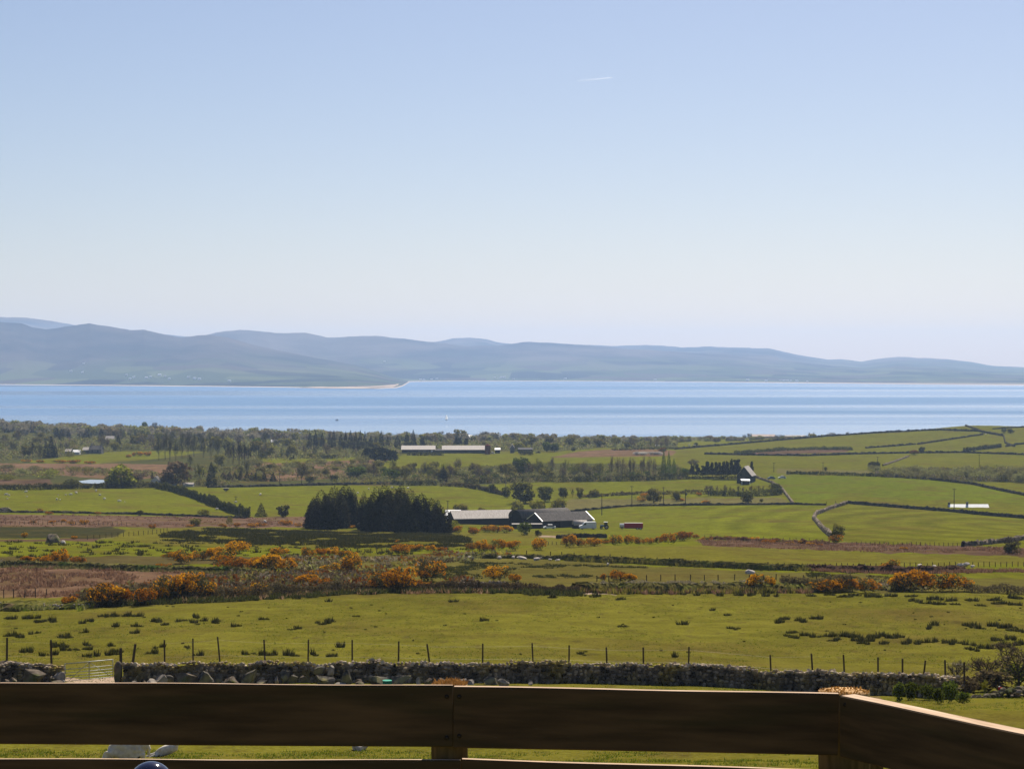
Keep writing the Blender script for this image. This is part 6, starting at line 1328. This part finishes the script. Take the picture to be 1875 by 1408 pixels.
def P3(px, py, d=None):
    if d is None: return at(px, py)
    u, t = ray(px, py); return u * d, d, ground(u * d, d), d

def shed(name, label, cat, px, py, wpx, depth, eave, ridge, wall_m, roof_m, rz=0.0, d=None, eave_row=None, over=.3, ridge_along=True, openings=(), group=None, chim=(), barge=None, windows=()):
    """gabled building; ridge along x (ridge_along) or along y"""
    x, y, z, d = P3(px, py, d); L = wpx * d / F
    if eave_row: z = ZC + ray(px, eave_row)[1] * d - eave                # floor dug in below the field
    t = thing(name, label, cat, (x, y + depth / 2, z), rz, group)
    a, b = L / 2, depth / 2
    w_ = MB()
    if ridge_along: w_.add([(-a, -b, -1), (a, -b, -1), (a, b, -1), (-a, b, -1), (-a, -b, eave), (a, -b, eave), (a, b, eave), (-a, b, eave), (-a, 0, ridge), (a, 0, ridge)], [(0, 1, 5, 4), (2, 3, 7, 6), (0, 4, 8, 7, 3), (1, 2, 6, 9, 5)])
    else: w_.add([(-a, -b, -1), (a, -b, -1), (a, b, -1), (-a, b, -1), (-a, -b, eave), (a, -b, eave), (a, b, eave), (-a, b, eave), (0, -b, ridge), (0, b, ridge)], [(0, 3, 7, 4), (1, 5, 6, 2), (0, 4, 8, 5, 1), (2, 6, 9, 7, 3)])
    link('wall', w_.mesh('wall', wall_m), t)
    h, th = over, .12; r = MB(); half = b if ridge_along else a; k = (ridge - eave) / half; e = eave - k * h
    sec = [(-half - h, e + .02), (0, ridge + .02), (half + h, e + .02), (half + h, e + .02 + th), (0, ridge + .02 + th), (-half - h, e + .02 + th)]
    n = 6; ln = (a if ridge_along else b) + h
    vs = [((s * ln, c, q) if ridge_along else (c, s * ln, q)) for s in (-1, 1) for c, q in sec]
    r.add(vs, [(0, 1, 4, 5), (1, 2, 3, 4), (6, 11, 10, 7), (7, 10, 9, 8)] + [(i, 6 + i, 6 + (i + 1) % 6, (i + 1) % 6) for i in range(6)])
    rf = link('roof', r.mesh('roof', roof_m), t)
    for (cx, hh) in chim: link('chimney', MB().box((cx, 0, ridge + hh / 2 - .3), (.8, .7, hh + .6)).box((cx, 0, ridge + hh + .05), (.95, .85, .14)).mesh('chimney', WALL_G), rf)
    if barge: 
        for s in (-1, 1):
            q = MB()
            for g in (-1, 1): q.tube((s * (ln + .03), g * (half + h), e + .05), (s * (ln + .03), 0, ridge + .08), .14, None, 4)
            link('bargeboard', q.mesh('bargeboard', barge), rf)
    for (ox, ow, oz, oh, m) in openings: link('door' if oz < .3 else 'window', MB().box((ox, -b - .02, oz + oh / 2), (ow, .06, oh)).mesh('door' if oz < .3 else 'window', m), t)
    return t

def arched(name, label, cat, px, py, span, length, eave, rise, roof_m, rz, d=None, depth_off=0.0):
    x, y, z, d = P3(px, py, d); t = thing(name, label, cat, (x, y + depth_off, z), rz); n = 14; a = span / 2
    arc = [(a * math.cos(math.pi - math.pi * i / n), eave + rise * math.sin(math.pi * i / n)) for i in range(n + 1)]
    sh = MB(); out = [(c * 1.02, z_ + .08) for c, z_ in arc]
    vs = [(0, c, q) for c, q in out] + [(length, c, q) for c, q in out] + [(0, c, q) for c, q in arc] + [(length, c, q) for c, q in arc]; m_ = n + 1
    sh.add(vs, [(i, i + 1, m_ + i + 1, m_ + i) for i in range(n)] + [(2 * m_ + i, 3 * m_ + i, 3 * m_ + i + 1, 2 * m_ + i + 1) for i in range(n)] + [(i, 2 * m_ + i, 2 * m_ + i + 1, i + 1) for i in range(n)] + [(m_ + i, m_ + i + 1, 3 * m_ + i + 1, 3 * m_ + i) for i in range(n)])
    link('roof', sh.mesh('roof', roof_m, True), t)
    w_ = MB()
    for s in (-1, 1): w_.box((length / 2, s * (a - .08), eave / 2 - .5), (length - .1, .12, eave + 1))
    w_.add([(length - .1, -a, -1)] + [(length - .1, c, q) for c, q in arc] + [(length - .1, a, -1)], [tuple(range(n + 3))]); link('wall', w_.mesh('wall', WALL_D), t)
    link('gable', MB().add([(1.2, -a * .96, -1)] + [(1.2, c * .96, q * .985) for c, q in arc] + [(1.2, a * .96, -1)], [tuple(range(n + 3))]).mesh('gable', DARKIN), t)  # dark sheet inside the open end, standing in for the shade there
    return t
WALL_K = nmat('dark_stone_wall', (.035, .034, .036), (.075, .072, .07), 1.5, .9)
# farm group (about 700 m off)
shed('long_barn', 'long low barn with grey weathered roof at the left of the farm', 'barn', 880, 970, 110, 12, 2.2, 4.5, WALL_D, ROOF_L, math.radians(13), 690, over=.5)
shed('white_shed', 'white roofed shed peeping out behind the long grey barn', 'shed', 829, 956, 26, 8, 1.7, 3.5, WALL_W, ROOF_W, 0, 735)
arched('dutch_barn', 'arched roof barn with dark open end, centre of the farm', 'barn', 943, 976, 8.6, 21, 2.9, 2.5, ROOF_D, math.radians(32), 682, 3)
shed('low_shed', 'low pale roofed shed behind the arched barn, stretching right', 'shed', 985, 958, 80, 8, 2.0, 2.9, WALL_D, ROOF_L, 0, 728)
x, y, z, d = P3(960, 952, 760); t = thing('pavilion', 'white hipped roof rising behind the arched barn', 'building', (x, y, z))
link('wall', MB().box((0, 0, .2), (5.4, 4.4, 2.4)).mesh('wall', WALL_D), t); link('roof', MB().add([(-3.2, -2.8, 1.35), (3.2, -2.8, 1.35), (3.2, 2.8, 1.35), (-3.2, 2.8, 1.35), (-.7, 0, 2.8), (.7, 0, 2.8)], [(0, 1, 5, 4), (1, 2, 5), (2, 3, 4, 5), (3, 0, 4), (0, 3, 2, 1)]).mesh('roof', ROOF_W), t)
shed('grey_barn', 'grey slate barn with pale bargeboards and dark gable, right of farm', 'barn', 1027, 976, 100, 12, 2.5, 4.8, WALL_D, ROOF_D, math.radians(24), 662, over=.4, barge=ROOF_W, openings=((-4, 2.2, 0, 2.3, DARKIN), (3.5, 1.2, .9, 1.0, GLASS)))
arched('field_shelter', 'small corrugated half-round shelter beside the white van', 'shelter', 1049, 979, 4.2, 4.6, 1.2, 1.5, ROOF_L, math.radians(6), 650, 0)
x, y, z, d = P3(965, 977, 655); t = thing('lean_to', 'low flat pale roofed lean-to in front of the arched barn', 'shed', (x, y, z))
link('roof', MB().box((0, 0, 1.65), (10.2, 3.2, .14)).mesh('roof', ROOF_L), t); link('wall', MB().box((0, 1.0, .6), (9.6, 1.0, 2.0)).mesh('wall', WALL_D), t)

TYRE = nmat('tyre', (.012, .012, .012), (.022, .022, .022), 5, .9); HUB = nmat('hub', (.3, .3, .3), (.4, .4, .4), 5, .4, metal=.5); LAMP = nmat('lamp_lens', (.5, .45, .4), (.6, .55, .5), 4, .2); REDL = nmat('red_lens', (.25, .01, .01), (.3, .02, .02), 4, .3)
def wheel(t, x, y, r, w_=.2):
    k = link('wheel', MB().tube((x, y - w_ / 2, r), (x, y + w_ / 2, r), r, None, 16).mesh('wheel', TYRE, False), t); link('hub', MB().tube((x, y - w_ / 2 - .01, r), (x, y + w_ / 2 + .01, r), r * .55, None, 12).mesh('hub', HUB), k)
def van(px, py, d, label, m):
    x, y, z, d = P3(px, py, d); t = thing('van', label, 'van', (x, y, z), math.radians(4)); L, H_ = 5.6, 2.45
    pf = [(-2.8, .35), (-2.82, .85), (-2.68, 1.15), (-1.75, 1.42), (-1.15, 2.2), (-.7, 2.42), (2.6, 2.45), (2.78, 2.2), (2.8, .35)]
    link('body', MB().prism(pf, -.98, .98).mesh('body', m, False, .05), t)
    for s in (-1, 1): link('window', MB().prism([(-1.62, 1.45), (-1.12, 2.08), (-.55, 2.08), (-.55, 1.45)], s * .99 - .01, s * .99 + .01).mesh('window', GLASS), t)
    link('windscreen', MB().add([(-1.76, -.8, 1.46), (-1.76, .8, 1.46), (-1.2, .72, 2.16), (-1.2, -.72, 2.16)], [(0, 1, 2, 3)]).add([(-1.74, -.8, 1.44), (-1.74, .8, 1.44), (-1.18, .72, 2.14), (-1.18, -.72, 2.14)], [(3, 2, 1, 0)]).mesh('windscreen', GLASS), t)
    link('bumper', MB().box((-2.8, 0, .45), (.16, 1.9, .26)).mesh('bumper', TYRE), t)
    for s in (-1, 1): link('headlight', MB().box((-2.74, s * .75, .95), (.16, .34, .2)).mesh('headlight', LAMP), t)
    for wx in (-1.85, 1.75):
        for s in (-1, 1): wheel(t, wx, s * .86, .34)
van(1076, 981, 640, 'white high-roofed van parked nose left beside the grey barn', WHT)
def car(px, py, d, label, m, rz=0.0):
    x, y, z, d = P3(px, py, d); t = thing('parked_car', label, 'car', (x, y, z), rz)
    link('body', MB().prism([(-2.05, .3), (-2.08, .7), (-1.2, .88), (1.5, .92), (2.02, .85), (2.05, .3)], -.85, .85).mesh('body', m, False, .05), t)
    link('cabin', MB().prism([(-1.15, .86), (-.45, 1.42), (1.0, 1.45), (1.75, .9)], -.74, .74).mesh('cabin', GLASS, False, .03), t); link('roof', MB().box((.25, 0, 1.45), (1.5, 1.4, .06)).mesh('roof', m), t)
    for wx in (-1.3, 1.3):
        for s in (-1, 1): wheel(t, wx, s * .76, .31)
BLUE = nmat('blue_paint', (.10, .15, .22), (.13, .18, .26), 3, .3); DKC = nmat('dark_paint', (.03, .032, .036), (.05, .05, .055), 3, .3)
car(1006, 979, 650, 'pale car half hidden behind the yard wall left of the van', WHT)
car(1412, 870, 1010, 'silver blue car parked in the yard right of the stone house', BLUE); car(1432, 870, 1010, 'white car parked farther right of the stone house', WHT)
car(901, 830, 1440, 'white car parked right of the second long barn', WHT); car(985, 828, 1440, 'dark car parked by the far dark shed', DKC)
# red lorry box and white cabin trailer
x, y, z, d = P3(1160, 986, 628); t = thing('lorry_trailer', 'red box trailer standing behind the gorse', 'trailer', (x, y, z), math.radians(-3))
link('body', MB().box((0, 0, 1.35), (6.0, 2.3, 1.5)).mesh('body', REDP, False, .04), t); link('chassis', MB().box((0, 0, .5), (5.8, 1.6, .2)).mesh('chassis', TYRE), t); link('roof', MB().box((0, 0, 2.13), (5.8, 2.1, .06)).mesh('roof', ROOF_L), t)
for wx in (1.2, 2.2):
    for s in (-1, 1): wheel(t, wx, s * .95, .42, .25)
x, y, z, d = P3(1139, 982, 640); t = thing('water_bowser', 'small white tank trailer left of the red trailer', 'trailer', (x, y, z))
link('tank', MB().tube((-.75, 0, 1.15), (.75, 0, 1.15), .62, None, 16).mesh('tank', WHT, False), t); link('frame', MB().box((0, 0, .45), (1.7, 1.1, .12)).mesh('frame', TYRE), t)
for s in (-1, 1): wheel(t, 0, s * .65, .32)
x, y, z, d = P3(1107, 980, 640); t = thing('farm_tractor', 'small grey-blue tractor between van and red trailer', 'tractor', (x, y, z))
link('bonnet', MB().box((-.8, 0, 1.05), (1.3, .75, .6)).mesh('bonnet', BLUE, False, .05), t); link('cab', MB().prism([(-.15, .7), (-.1, 2.2), (.9, 2.2), (1.0, .7)], -.6, .6).mesh('cab', GLASS), t); link('cab_roof', MB().box((.4, 0, 2.26), (1.3, 1.4, .12)).mesh('cab_roof', WHT), t)
for s in (-1, 1): wheel(t, .6, s * .75, .72, .4); wheel(t, -1.1, s * .6, .42, .28)
q = at(414, 899); t = thing('feed_trough', 'dark feed trailer standing alone in the sheep field', 'trough', q[:3]); link('hopper', MB().prism([(-1.0, .4), (-1.3, 1.2), (1.3, 1.2), (1.0, .4)], -.6, .6).mesh('hopper', WALL_D), t); link('lid', MB().box((0, 0, 1.26), (2.7, 1.3, .08)).mesh('lid', ROOF_L), t)
for s in (-1, 1): wheel(t, 0, s * .6, .35)

# stone house by the pines
t = shed('stone_house', 'dark stone house with steep slate roof beside the black pines', 'house', 1369, 873, 27, 12, 3.6, 8.0, WALL_K, ROOF_L, math.radians(-17), 985, over=.35, ridge_along=False, openings=((-1.6, .9, 3.4, 1.1, GLASS),), chim=())
x, y, z, d = P3(1365, 876, 970); t = thing('porch', 'small open shelter with pale roof against the stone house', 'shed', (x, y, z), .1)
link('roof', MB().add([(-2.2, -.8, 2.2), (2.2, -.8, 2.05), (2.2, .9, 2.55), (-2.2, .9, 2.7), (-2.2, -.8, 2.3), (2.2, -.8, 2.15), (2.2, .9, 2.65), (-2.2, .9, 2.8)], [(0, 3, 2, 1), (4, 5, 6, 7), (0, 1, 5, 4), (1, 2, 6, 5), (2, 3, 7, 6), (3, 0, 4, 7)]).mesh('roof', ROOF_W), t)
link('wall', MB().box((0, .9, 1.2), (4.2, .2, 3.0)).mesh('wall', WALL_D), t)
for s in (-1, 1): link('post', MB().box((s * 2.0, -1.0, .9), (.2, .2, 3.0)).mesh('post', WHT), t)
# sunken bungalow on the right
shed('bungalow', 'low bungalow with white roof and two dark chimneys behind the wall', 'house', 1777, 944, 70, 8, 2.0, 4.7, WALL_W, ROOF_W, 0, 768, 937.5, over=.4, chim=((-7.5, .7), (-.4, .9)), openings=((-2.2, 2.2, .4, 1.7, DARKIN), (3, 1.2, .9, 1.0, GLASS)))
g = P3(1773, 945, 761); t = thing('porch', 'small pitched porch projecting from the white roofed bungalow', 'porch', (g[0], g[1], ZC + ray(1773, 940.5)[1] * 761 - 2.1)); link('roof', MB().prism([(-2.6, 2.1), (0, 3.1), (2.6, 2.1), (2.6, 2.22), (0, 3.22), (-2.6, 2.22)], -1.6, 1.6).mesh('roof', ROOF_D), t); link('wall', MB().box((0, 0, .6), (4.2, 2.6, 3.1)).mesh('wall', WALL_W), t)
# cottage and outbuildings, left
shed('cottage', 'small white cottage gable under the big brownish tree', 'cottage', 284, 891, 15, 6, 2.6, 4.6, WALL_W, ROOF_G, 0, 930, over=.25, ridge_along=False, openings=((.8, .7, 1.0, .9, GLASS),))
shed('outbuilding', 'low white outbuilding right of the cottage gable', 'shed', 301, 890, 10, 4, 1.3, 2.1, WALL_W, ROOF_L, 0, 935); shed('outbuilding', 'low white outbuilding under the big brownish tree trunk', 'shed', 318, 890, 8, 4, 1.1, 1.8, WALL_W, ROOF_L, 0, 936); shed('outbuilding', 'long low white outbuilding right of the big brownish tree', 'shed', 344, 891, 18, 4, .9, 1.5, WALL_W, ROOF_L, 0, 938)
shed('far_shed', 'grey roofed far shed beside the three black conifers', 'shed', 124, 834, 10, 8, 1.8, 3.2, WALL_G, ROOF_L, 0, 1390); shed('far_shed', 'bright white far shed with two gables', 'shed', 139, 833, 12, 7, 1.6, 3.0, WALL_W, ROOF_W, 0, 1385)
shed('farmhouse', 'dark stone farmhouse with slate roof beyond the far left field', 'house', 174, 832, 22, 9, 3.0, 5.6, WALL_G, ROOF_D, 0, 1400, chim=((-3.5, 1.2), (3.5, 1.2)), openings=((-2, 1, 1.2, 1.3, GLASS), (2, 1, 1.2, 1.3, GLASS))); shed('far_shed', 'pale roofed barn attached left of the dark farmhouse', 'barn', 158, 831, 14, 9, 2.4, 4.2, WALL_G, ROOF_L, 0, 1405)
shed('house', 'white house half hidden in the woods, far left', 'house', 200, 810, 15, 9, 2.6, 5, WALL_W, ROOF_L, 0, 1700); shed('house', 'grey slate roofed house half hidden in the woods', 'house', 272, 809, 14, 9, 3, 6.5, WALL_G, ROOF_D, 0, 1720); shed('house', 'low white house in the clearing before the coast wood', 'house', 501, 815, 10, 8, 2.6, 4.6, WALL_W, ROOF_W, 0, 1680)
# two long barns and silo
shed('livestock_barn', 'long dark barn with pale roof, left of two, beyond the fields', 'barn', 765, 830, 60, 20, 2.6, 5.0, WALL_D, ROOF_L, math.radians(2), 1440, over=.6, openings=((3, 6, 0, 2.1, WALL_G), (10, 1.5, 1.0, 1.0, WHT)))
shed('livestock_barn', 'longer dark barn with pale roof, right of two, by silo', 'barn', 850, 829.5, 80, 20, 2.6, 5.2, WALL_D, ROOF_L, math.radians(1), 1445, over=.6)
shed('link_shed', 'low dark shed joining the two long barns', 'shed', 802, 829, 24, 10, 2.0, 2.8, WALL_D, ROOF_D, 0, 1442)
x, y, z, d = P3(893, 829, 1436); t = thing('silo', 'dark reddish round silo at the end of the longer barn', 'silo', (x, y, z)); link('body', MB().tube((0, 0, -1), (0, 0, 6.4), 2.1, None, 18).mesh('body', BRICK), t); link('cap', MB().tube((0, 0, 6.4), (0, 0, 7.3), 2.15, .5, 18).mesh('cap', BRICK), t)
shed('far_shed', 'small white roofed shed right of the silo', 'shed', 911, 829, 9, 6, 2.6, 3.6, WALL_D, ROOF_W, 0, 1450); shed('far_shed', 'low dark shed in the far farmyard under the yellow tree', 'shed', 962, 828.5, 26, 8, 2.6, 3.6, WALL_D, ROOF_G, 0, 1450); shed('house', 'small stone gabled house beside the yellow spring tree', 'house', 938, 829, 8, 8, 4, 6.5, WALL_G, ROOF_L, 0, 1455, ridge_along=False)
shed('house', 'white house standing among the coast trees, centre', 'house', 903, 801, 10, 8, 4, 7, WALL_W, ROOF_W, 0, 2010); shed('house', 'white bungalow among coast trees, left of centre', 'house', 861, 807, 7, 8, 3, 5, WALL_W, ROOF_W, 0, 1960)
shed('coast_shed', 'long low pinkish roof on the coast beside bare trees', 'shed', 1399, 803, 42, 14, 2.4, 4.4, WALL_G, nmat('pinkish_roof', (.42, .34, .30), (.52, .43, .38), .4, .8), 0, 2080)
shed('coast_shed', 'long low white roof on the coast, left of white house', 'shed', 1457, 803, 38, 10, 2.4, 3.6, WALL_W, ROOF_L, 0, 2080); shed('house', 'white coast house with two chimneys where the hill begins', 'house', 1487, 801.5, 11, 8, 3.4, 5.4, WALL_W, ROOF_L, 0, 2070, chim=((-2.4, 1.3), (2.4, 1.3)))
# pond glint by the marsh
q = [at(x, y)[:3] for x, y in ((144, 883), (165, 881.5), (190, 882), (192, 886), (172, 887), (150, 885))]; cz = max(p[2] for p in q) + .25
pm_ = nmat('pond_water', (.10, .12, .13), (.14, .16, .17), .1, .12, spec=.6); tag(link('pond', MB().add([(p[0], p[1], cz) for p in q], [tuple(range(len(q)))]).mesh('pond', pm_)), kind='structure')

# ---------------------------------------------------------------- power poles
def pole(px, ytop, ybase, label, arm=True, box=False, d=None):
    x, y, z, d = P3(px, ybase, d); h = (ybase - ytop) * d / F; t = thing('power_pole', label, 'pole', (x, y, z), R.uniform(-.3, .3), 'wooden power poles')
    link('shaft', MB().tube((0, 0, -.5), (0, 0, h), .17, .12, 8).mesh('shaft', WPOLE, True), t)
    if arm: link('crossarm', MB().box((0, -.15, h - .35), (1.5, .14, .14)).mesh('crossarm', WPOLE), t)
    if box: link('transformer', MB().tube((.35, -.1, h * .62), (.35, -.1, h * .62 + 1.1), .32, None, 12).mesh('transformer', WALL_G), t)
PL = [(1102, 902, 943, 'wooden pole alone in the hay field right of the farm'), (1034, 925, 948, 'wooden pole behind the farm sheds by the round tree'), (820, 916, 938, 'wooden pole at the right edge of the conifer clump'), (926, 883, 896, 'short pole on the sloping hedge above the farm'), (1157, 889, 928, 'leftmost of three poles rising before the bright top field'), (1215, 891, 926, 'middle pole of three before the bright top field'), (1507, 846, 862, 'small crossarm pole on the hill, left'), (1417, 847, 864, 'small crossarm pole right behind the stone house'), (1607, 836, 852, 'small pole by the spreading tree on the hill'), (1793, 832, 855, 'tall pole on the hill near the right edge'), (1701, 857, 873, 'pole standing in the willow scrub'), (1747, 894, 935, 'tall thin pole right before the white bungalow roof'), (512, 861, 886, 'pole on the brown moor by the small firs'), (432, 908, 920, 'short pole in the sheep field near the slanting hedge')]
for q in PL: pole(*q)
pole(1255, 895, 926, 'rightmost of three poles, carrying a transformer', True, True)
def wire_run(label, qs):
    mb = MB(); A = []
    for q in qs: k = P3(q[0], q[2]); A.append(Vector((k[0], k[1] - .1, k[2] + (q[2] - q[1]) * k[3] / F - .3)))
    for a, b in zip(A[:-1], A[1:]):
        pts = [a.lerp(b, i / 8) - Vector((0, 0, 1.2 * 4 * (i / 8) * (1 - i / 8))) for i in range(9)]
        for c, e in zip(pts[:-1], pts[1:]): mb.tube(c, e, .012, None, 3, False)
    tag(link('power_line', mb.mesh('power_line', WPOLE)), label, 'wire')
wire_run('thin sagging wire from the hay field pole along the three poles', [PL[0], PL[4], PL[5], (1255, 895, 926)]); wire_run('thin wire between the two small crossarm poles on the hill', [PL[7], PL[6], PL[8]])

# ---------------------------------------------------------------- sheep in the far fields
def far_sheep(x, y, s, label, group):
    g = at(x, y + 2); o = link('sheep', EWE_S, None, (g[0], g[1], g[2]), R.random() * 6.28, (s, s, s)); tag(o, label, 'sheep', group)
SH = [(12, 905, 1.25), (17, 907, 1.25), (48, 900, 1.25), (104, 914, 1.25), (130, 905, 1.25), (139, 902, 1.35), (176, 898, 1.35), (183, 906, 1.2), (191, 913, 1.3), (218, 917, 1.3), (110, 914, .75), (120, 905, .7), (107, 906, .7), (14, 912, .65), (50, 908, .65), (228, 918, .65), (397, 932, 1.2)]
items = [(q[0], q[1], 5, 5) for q in SH if q[2] > 1]
for q, lab in zip([q for q in SH if q[2] > 1], row_labels('white sheep', 'of the flock in the left green field', items)): far_sheep(*q, lab, 'sheep in the left green field')
for q, lab in zip([q for q in SH if q[2] <= 1], row_labels('tiny white lamb', 'of the lambs in the left green field', [(q[0], q[1], 3, 3) for q in SH if q[2] <= 1])): far_sheep(*q, lab, 'lambs in the left green field')
SH = [(477, 905, 1.35), (432, 919, 1.1), (655, 902, 1.1), (675, 895, 1.3), (718, 892, 1.2), (747, 893, 1.3), (485, 955, 1.2)]
for q, lab in zip(SH, row_labels('white sheep', 'of those around the conifer clump', [(q[0], q[1], 5, 5) for q in SH])): far_sheep(*q, lab, 'sheep around the conifer clump')
SH = [(1200, 815, 1.6), (1206, 815.5, 1.6), (1262, 814.5, 1.6), (1272, 814.5, 1.6), (1805, 794, 1.6)]
for q, lab in zip(SH, row_labels('distant white sheep', 'of those dotted over the right hill fields', [(q[0], q[1], 5, 5) for q in SH])): far_sheep(*q, lab, 'sheep on the right hill fields')

# ---------------------------------------------------------------- boats on the bay, far white houses, aircraft trail
d = ZC * F / (769.0 - Y0); x = ray(818, 769)[0] * d; t = thing('sailing_boat', 'tiny white sailing boat alone on the bay', 'boat', (x, d, 0), .5); SAIL = leafmat('sail_cloth', (.75, .75, .73), (.8, .8, .78), None, .75)
link('hull', MB().add([(-2.6, 0, .9), (-1.2, -1.1, .8), (2.2, -1.0, .8), (2.2, 1.0, .8), (-1.2, 1.1, .8), (-2.0, 0, -.2), (1.9, -.5, -.2), (1.9, .5, -.2)], [(0, 1, 2, 3, 4), (0, 5, 6, 2, 1), (0, 4, 3, 7, 5), (2, 6, 7, 3), (5, 7, 6)]).mesh('hull', WHT), t)
link('mast', MB().tube((-.3, 0, .8), (-.3, 0, 8.6), .07, .04, 6).mesh('mast', WPOLE), t); link('sail', MB().prism([(-.2, 1.6), (-.2, 8.3), (2.3, 1.7)], -.02, .02).mesh('sail', SAIL), t); link('sail', MB().prism([(-2.5, 1.1), (-.4, 7.4), (-.4, 1.4)], -.02, .02).mesh('sail', SAIL), t)
d = ZC * F / (770.0 - Y0); x = ray(617, 770)[0] * d; t = thing('motor_boat', 'small dark motor boat on the bay left of centre', 'boat', (x, d, 0), .2)
link('hull', MB().add([(-2.9, 0, .9), (-1.4, -1.0, .8), (2.4, -1.0, .8), (2.4, 1.0, .8), (-1.4, 1.0, .8), (-2.2, 0, -.2), (2.2, -.6, -.2), (2.2, .6, -.2)], [(0, 1, 2, 3, 4), (0, 5, 6, 2, 1), (0, 4, 3, 7, 5), (2, 6, 7, 3), (5, 7, 6)]).mesh('hull', WALL_D), t); link('wheelhouse', MB().box((.2, 0, 1.5), (1.4, 1.4, 1.4)).mesh('wheelhouse', WALL_D), t)

FH = [(153, 667), (130, 681), (151, 683), (232, 688), (238, 695), (245, 692), (268, 693), (276, 691), (292, 688), (302, 690), (310, 695), (345, 692), (356, 694), (365, 695), (420, 699), (770, 696), (776, 697), (790, 696), (800, 695), (704, 663), (906, 692), (917, 692), (923, 692), (940, 695), (1369, 697), (1403, 698), (1429, 697), (1435, 698), (1441, 698), (1448, 698), (1459, 699), (1478, 700), (1035, 695), (1200, 697)]
hm = MB(); hm.add([(-.5, -.4, -.3), (.5, -.4, -.3), (.5, .4, -.3), (-.5, .4, -.3), (-.5, -.4, .4), (.5, -.4, .4), (.5, .4, .4), (-.5, .4, .4), (-.5, 0, .7), (.5, 0, .7)], [(0, 1, 5, 4), (2, 3, 7, 6), (0, 4, 8, 7, 3), (1, 2, 6, 9, 5), (4, 5, 9, 8), (6, 7, 8, 9)])
FARW = nmat('far_white_wall', (.78, .76, .72), (.86, .84, .80), .1, .8); hmesh = hm.mesh('far_house', FARW)
for (x, y) in FH:
    u, t_ = ray(x, y); ds = np.linspace(6600, 12500, 900); px = np.full_like(ds, x); g = far_z(px, ds) - (ZC + t_ * ds); k = np.nonzero((g >= 0) & (ds > shore_d(x) + 30))[0]
    dd = ds[k[0]] if len(k) else shore_d(x) + 120; z = float(far_z(np.array([float(x)]), np.array([dd]))[0]); s = R.uniform(9, 15)
    place = 'on the slope above the far left shore' if x < 500 else ('by the far shore beyond the sand spit' if x < 1100 else 'in the village on the far right shore')
    tag(link('far_house', hmesh, None, (u * dd, dd, z + 2), R.uniform(-.3, .3), (s, s * .6, s * .55)), 'tiny white house ' + place, 'house', 'far white houses ' + place)

def contrail():
    d = 30000.0; A, B = [Vector((ray(*p)[0] * d, d, ZC + ray(*p)[1] * d)) for p in ((1052, 149.3), (1121, 142.5))]
    mb = MB().tube(B, A, 7, 22, 10, False); m, t, b = nodes('contrail_ice'); N = t.nodes.new; L = t.links.new
    tc = N('ShaderNodeTexCoord'); sx = N('ShaderNodeSeparateXYZ'); L(tc.outputs['Generated'], sx.inputs[0]); mr = N('ShaderNodeMapRange'); mr.inputs[3].default_value = 0.0; mr.inputs[4].default_value = .085; L(sx.outputs['X'], mr.inputs[0])
    tr = N('ShaderNodeBsdfTranslucent'); tr.inputs['Color'].default_value = (.95, .92, .9, 1); tp = N('ShaderNodeBsdfTransparent'); mx = N('ShaderNodeMixShader')
    L(mr.outputs[0], mx.inputs[0]); L(tp.outputs[0], mx.inputs[1]); L(tr.outputs[0], mx.inputs[2]); L(mx.outputs[0], t.nodes['Material Output'].inputs['Surface'])
    tag(link('contrail', mb.mesh('contrail', m, True)), 'short thin white aircraft trail high in the sky', 'contrail')
contrail()
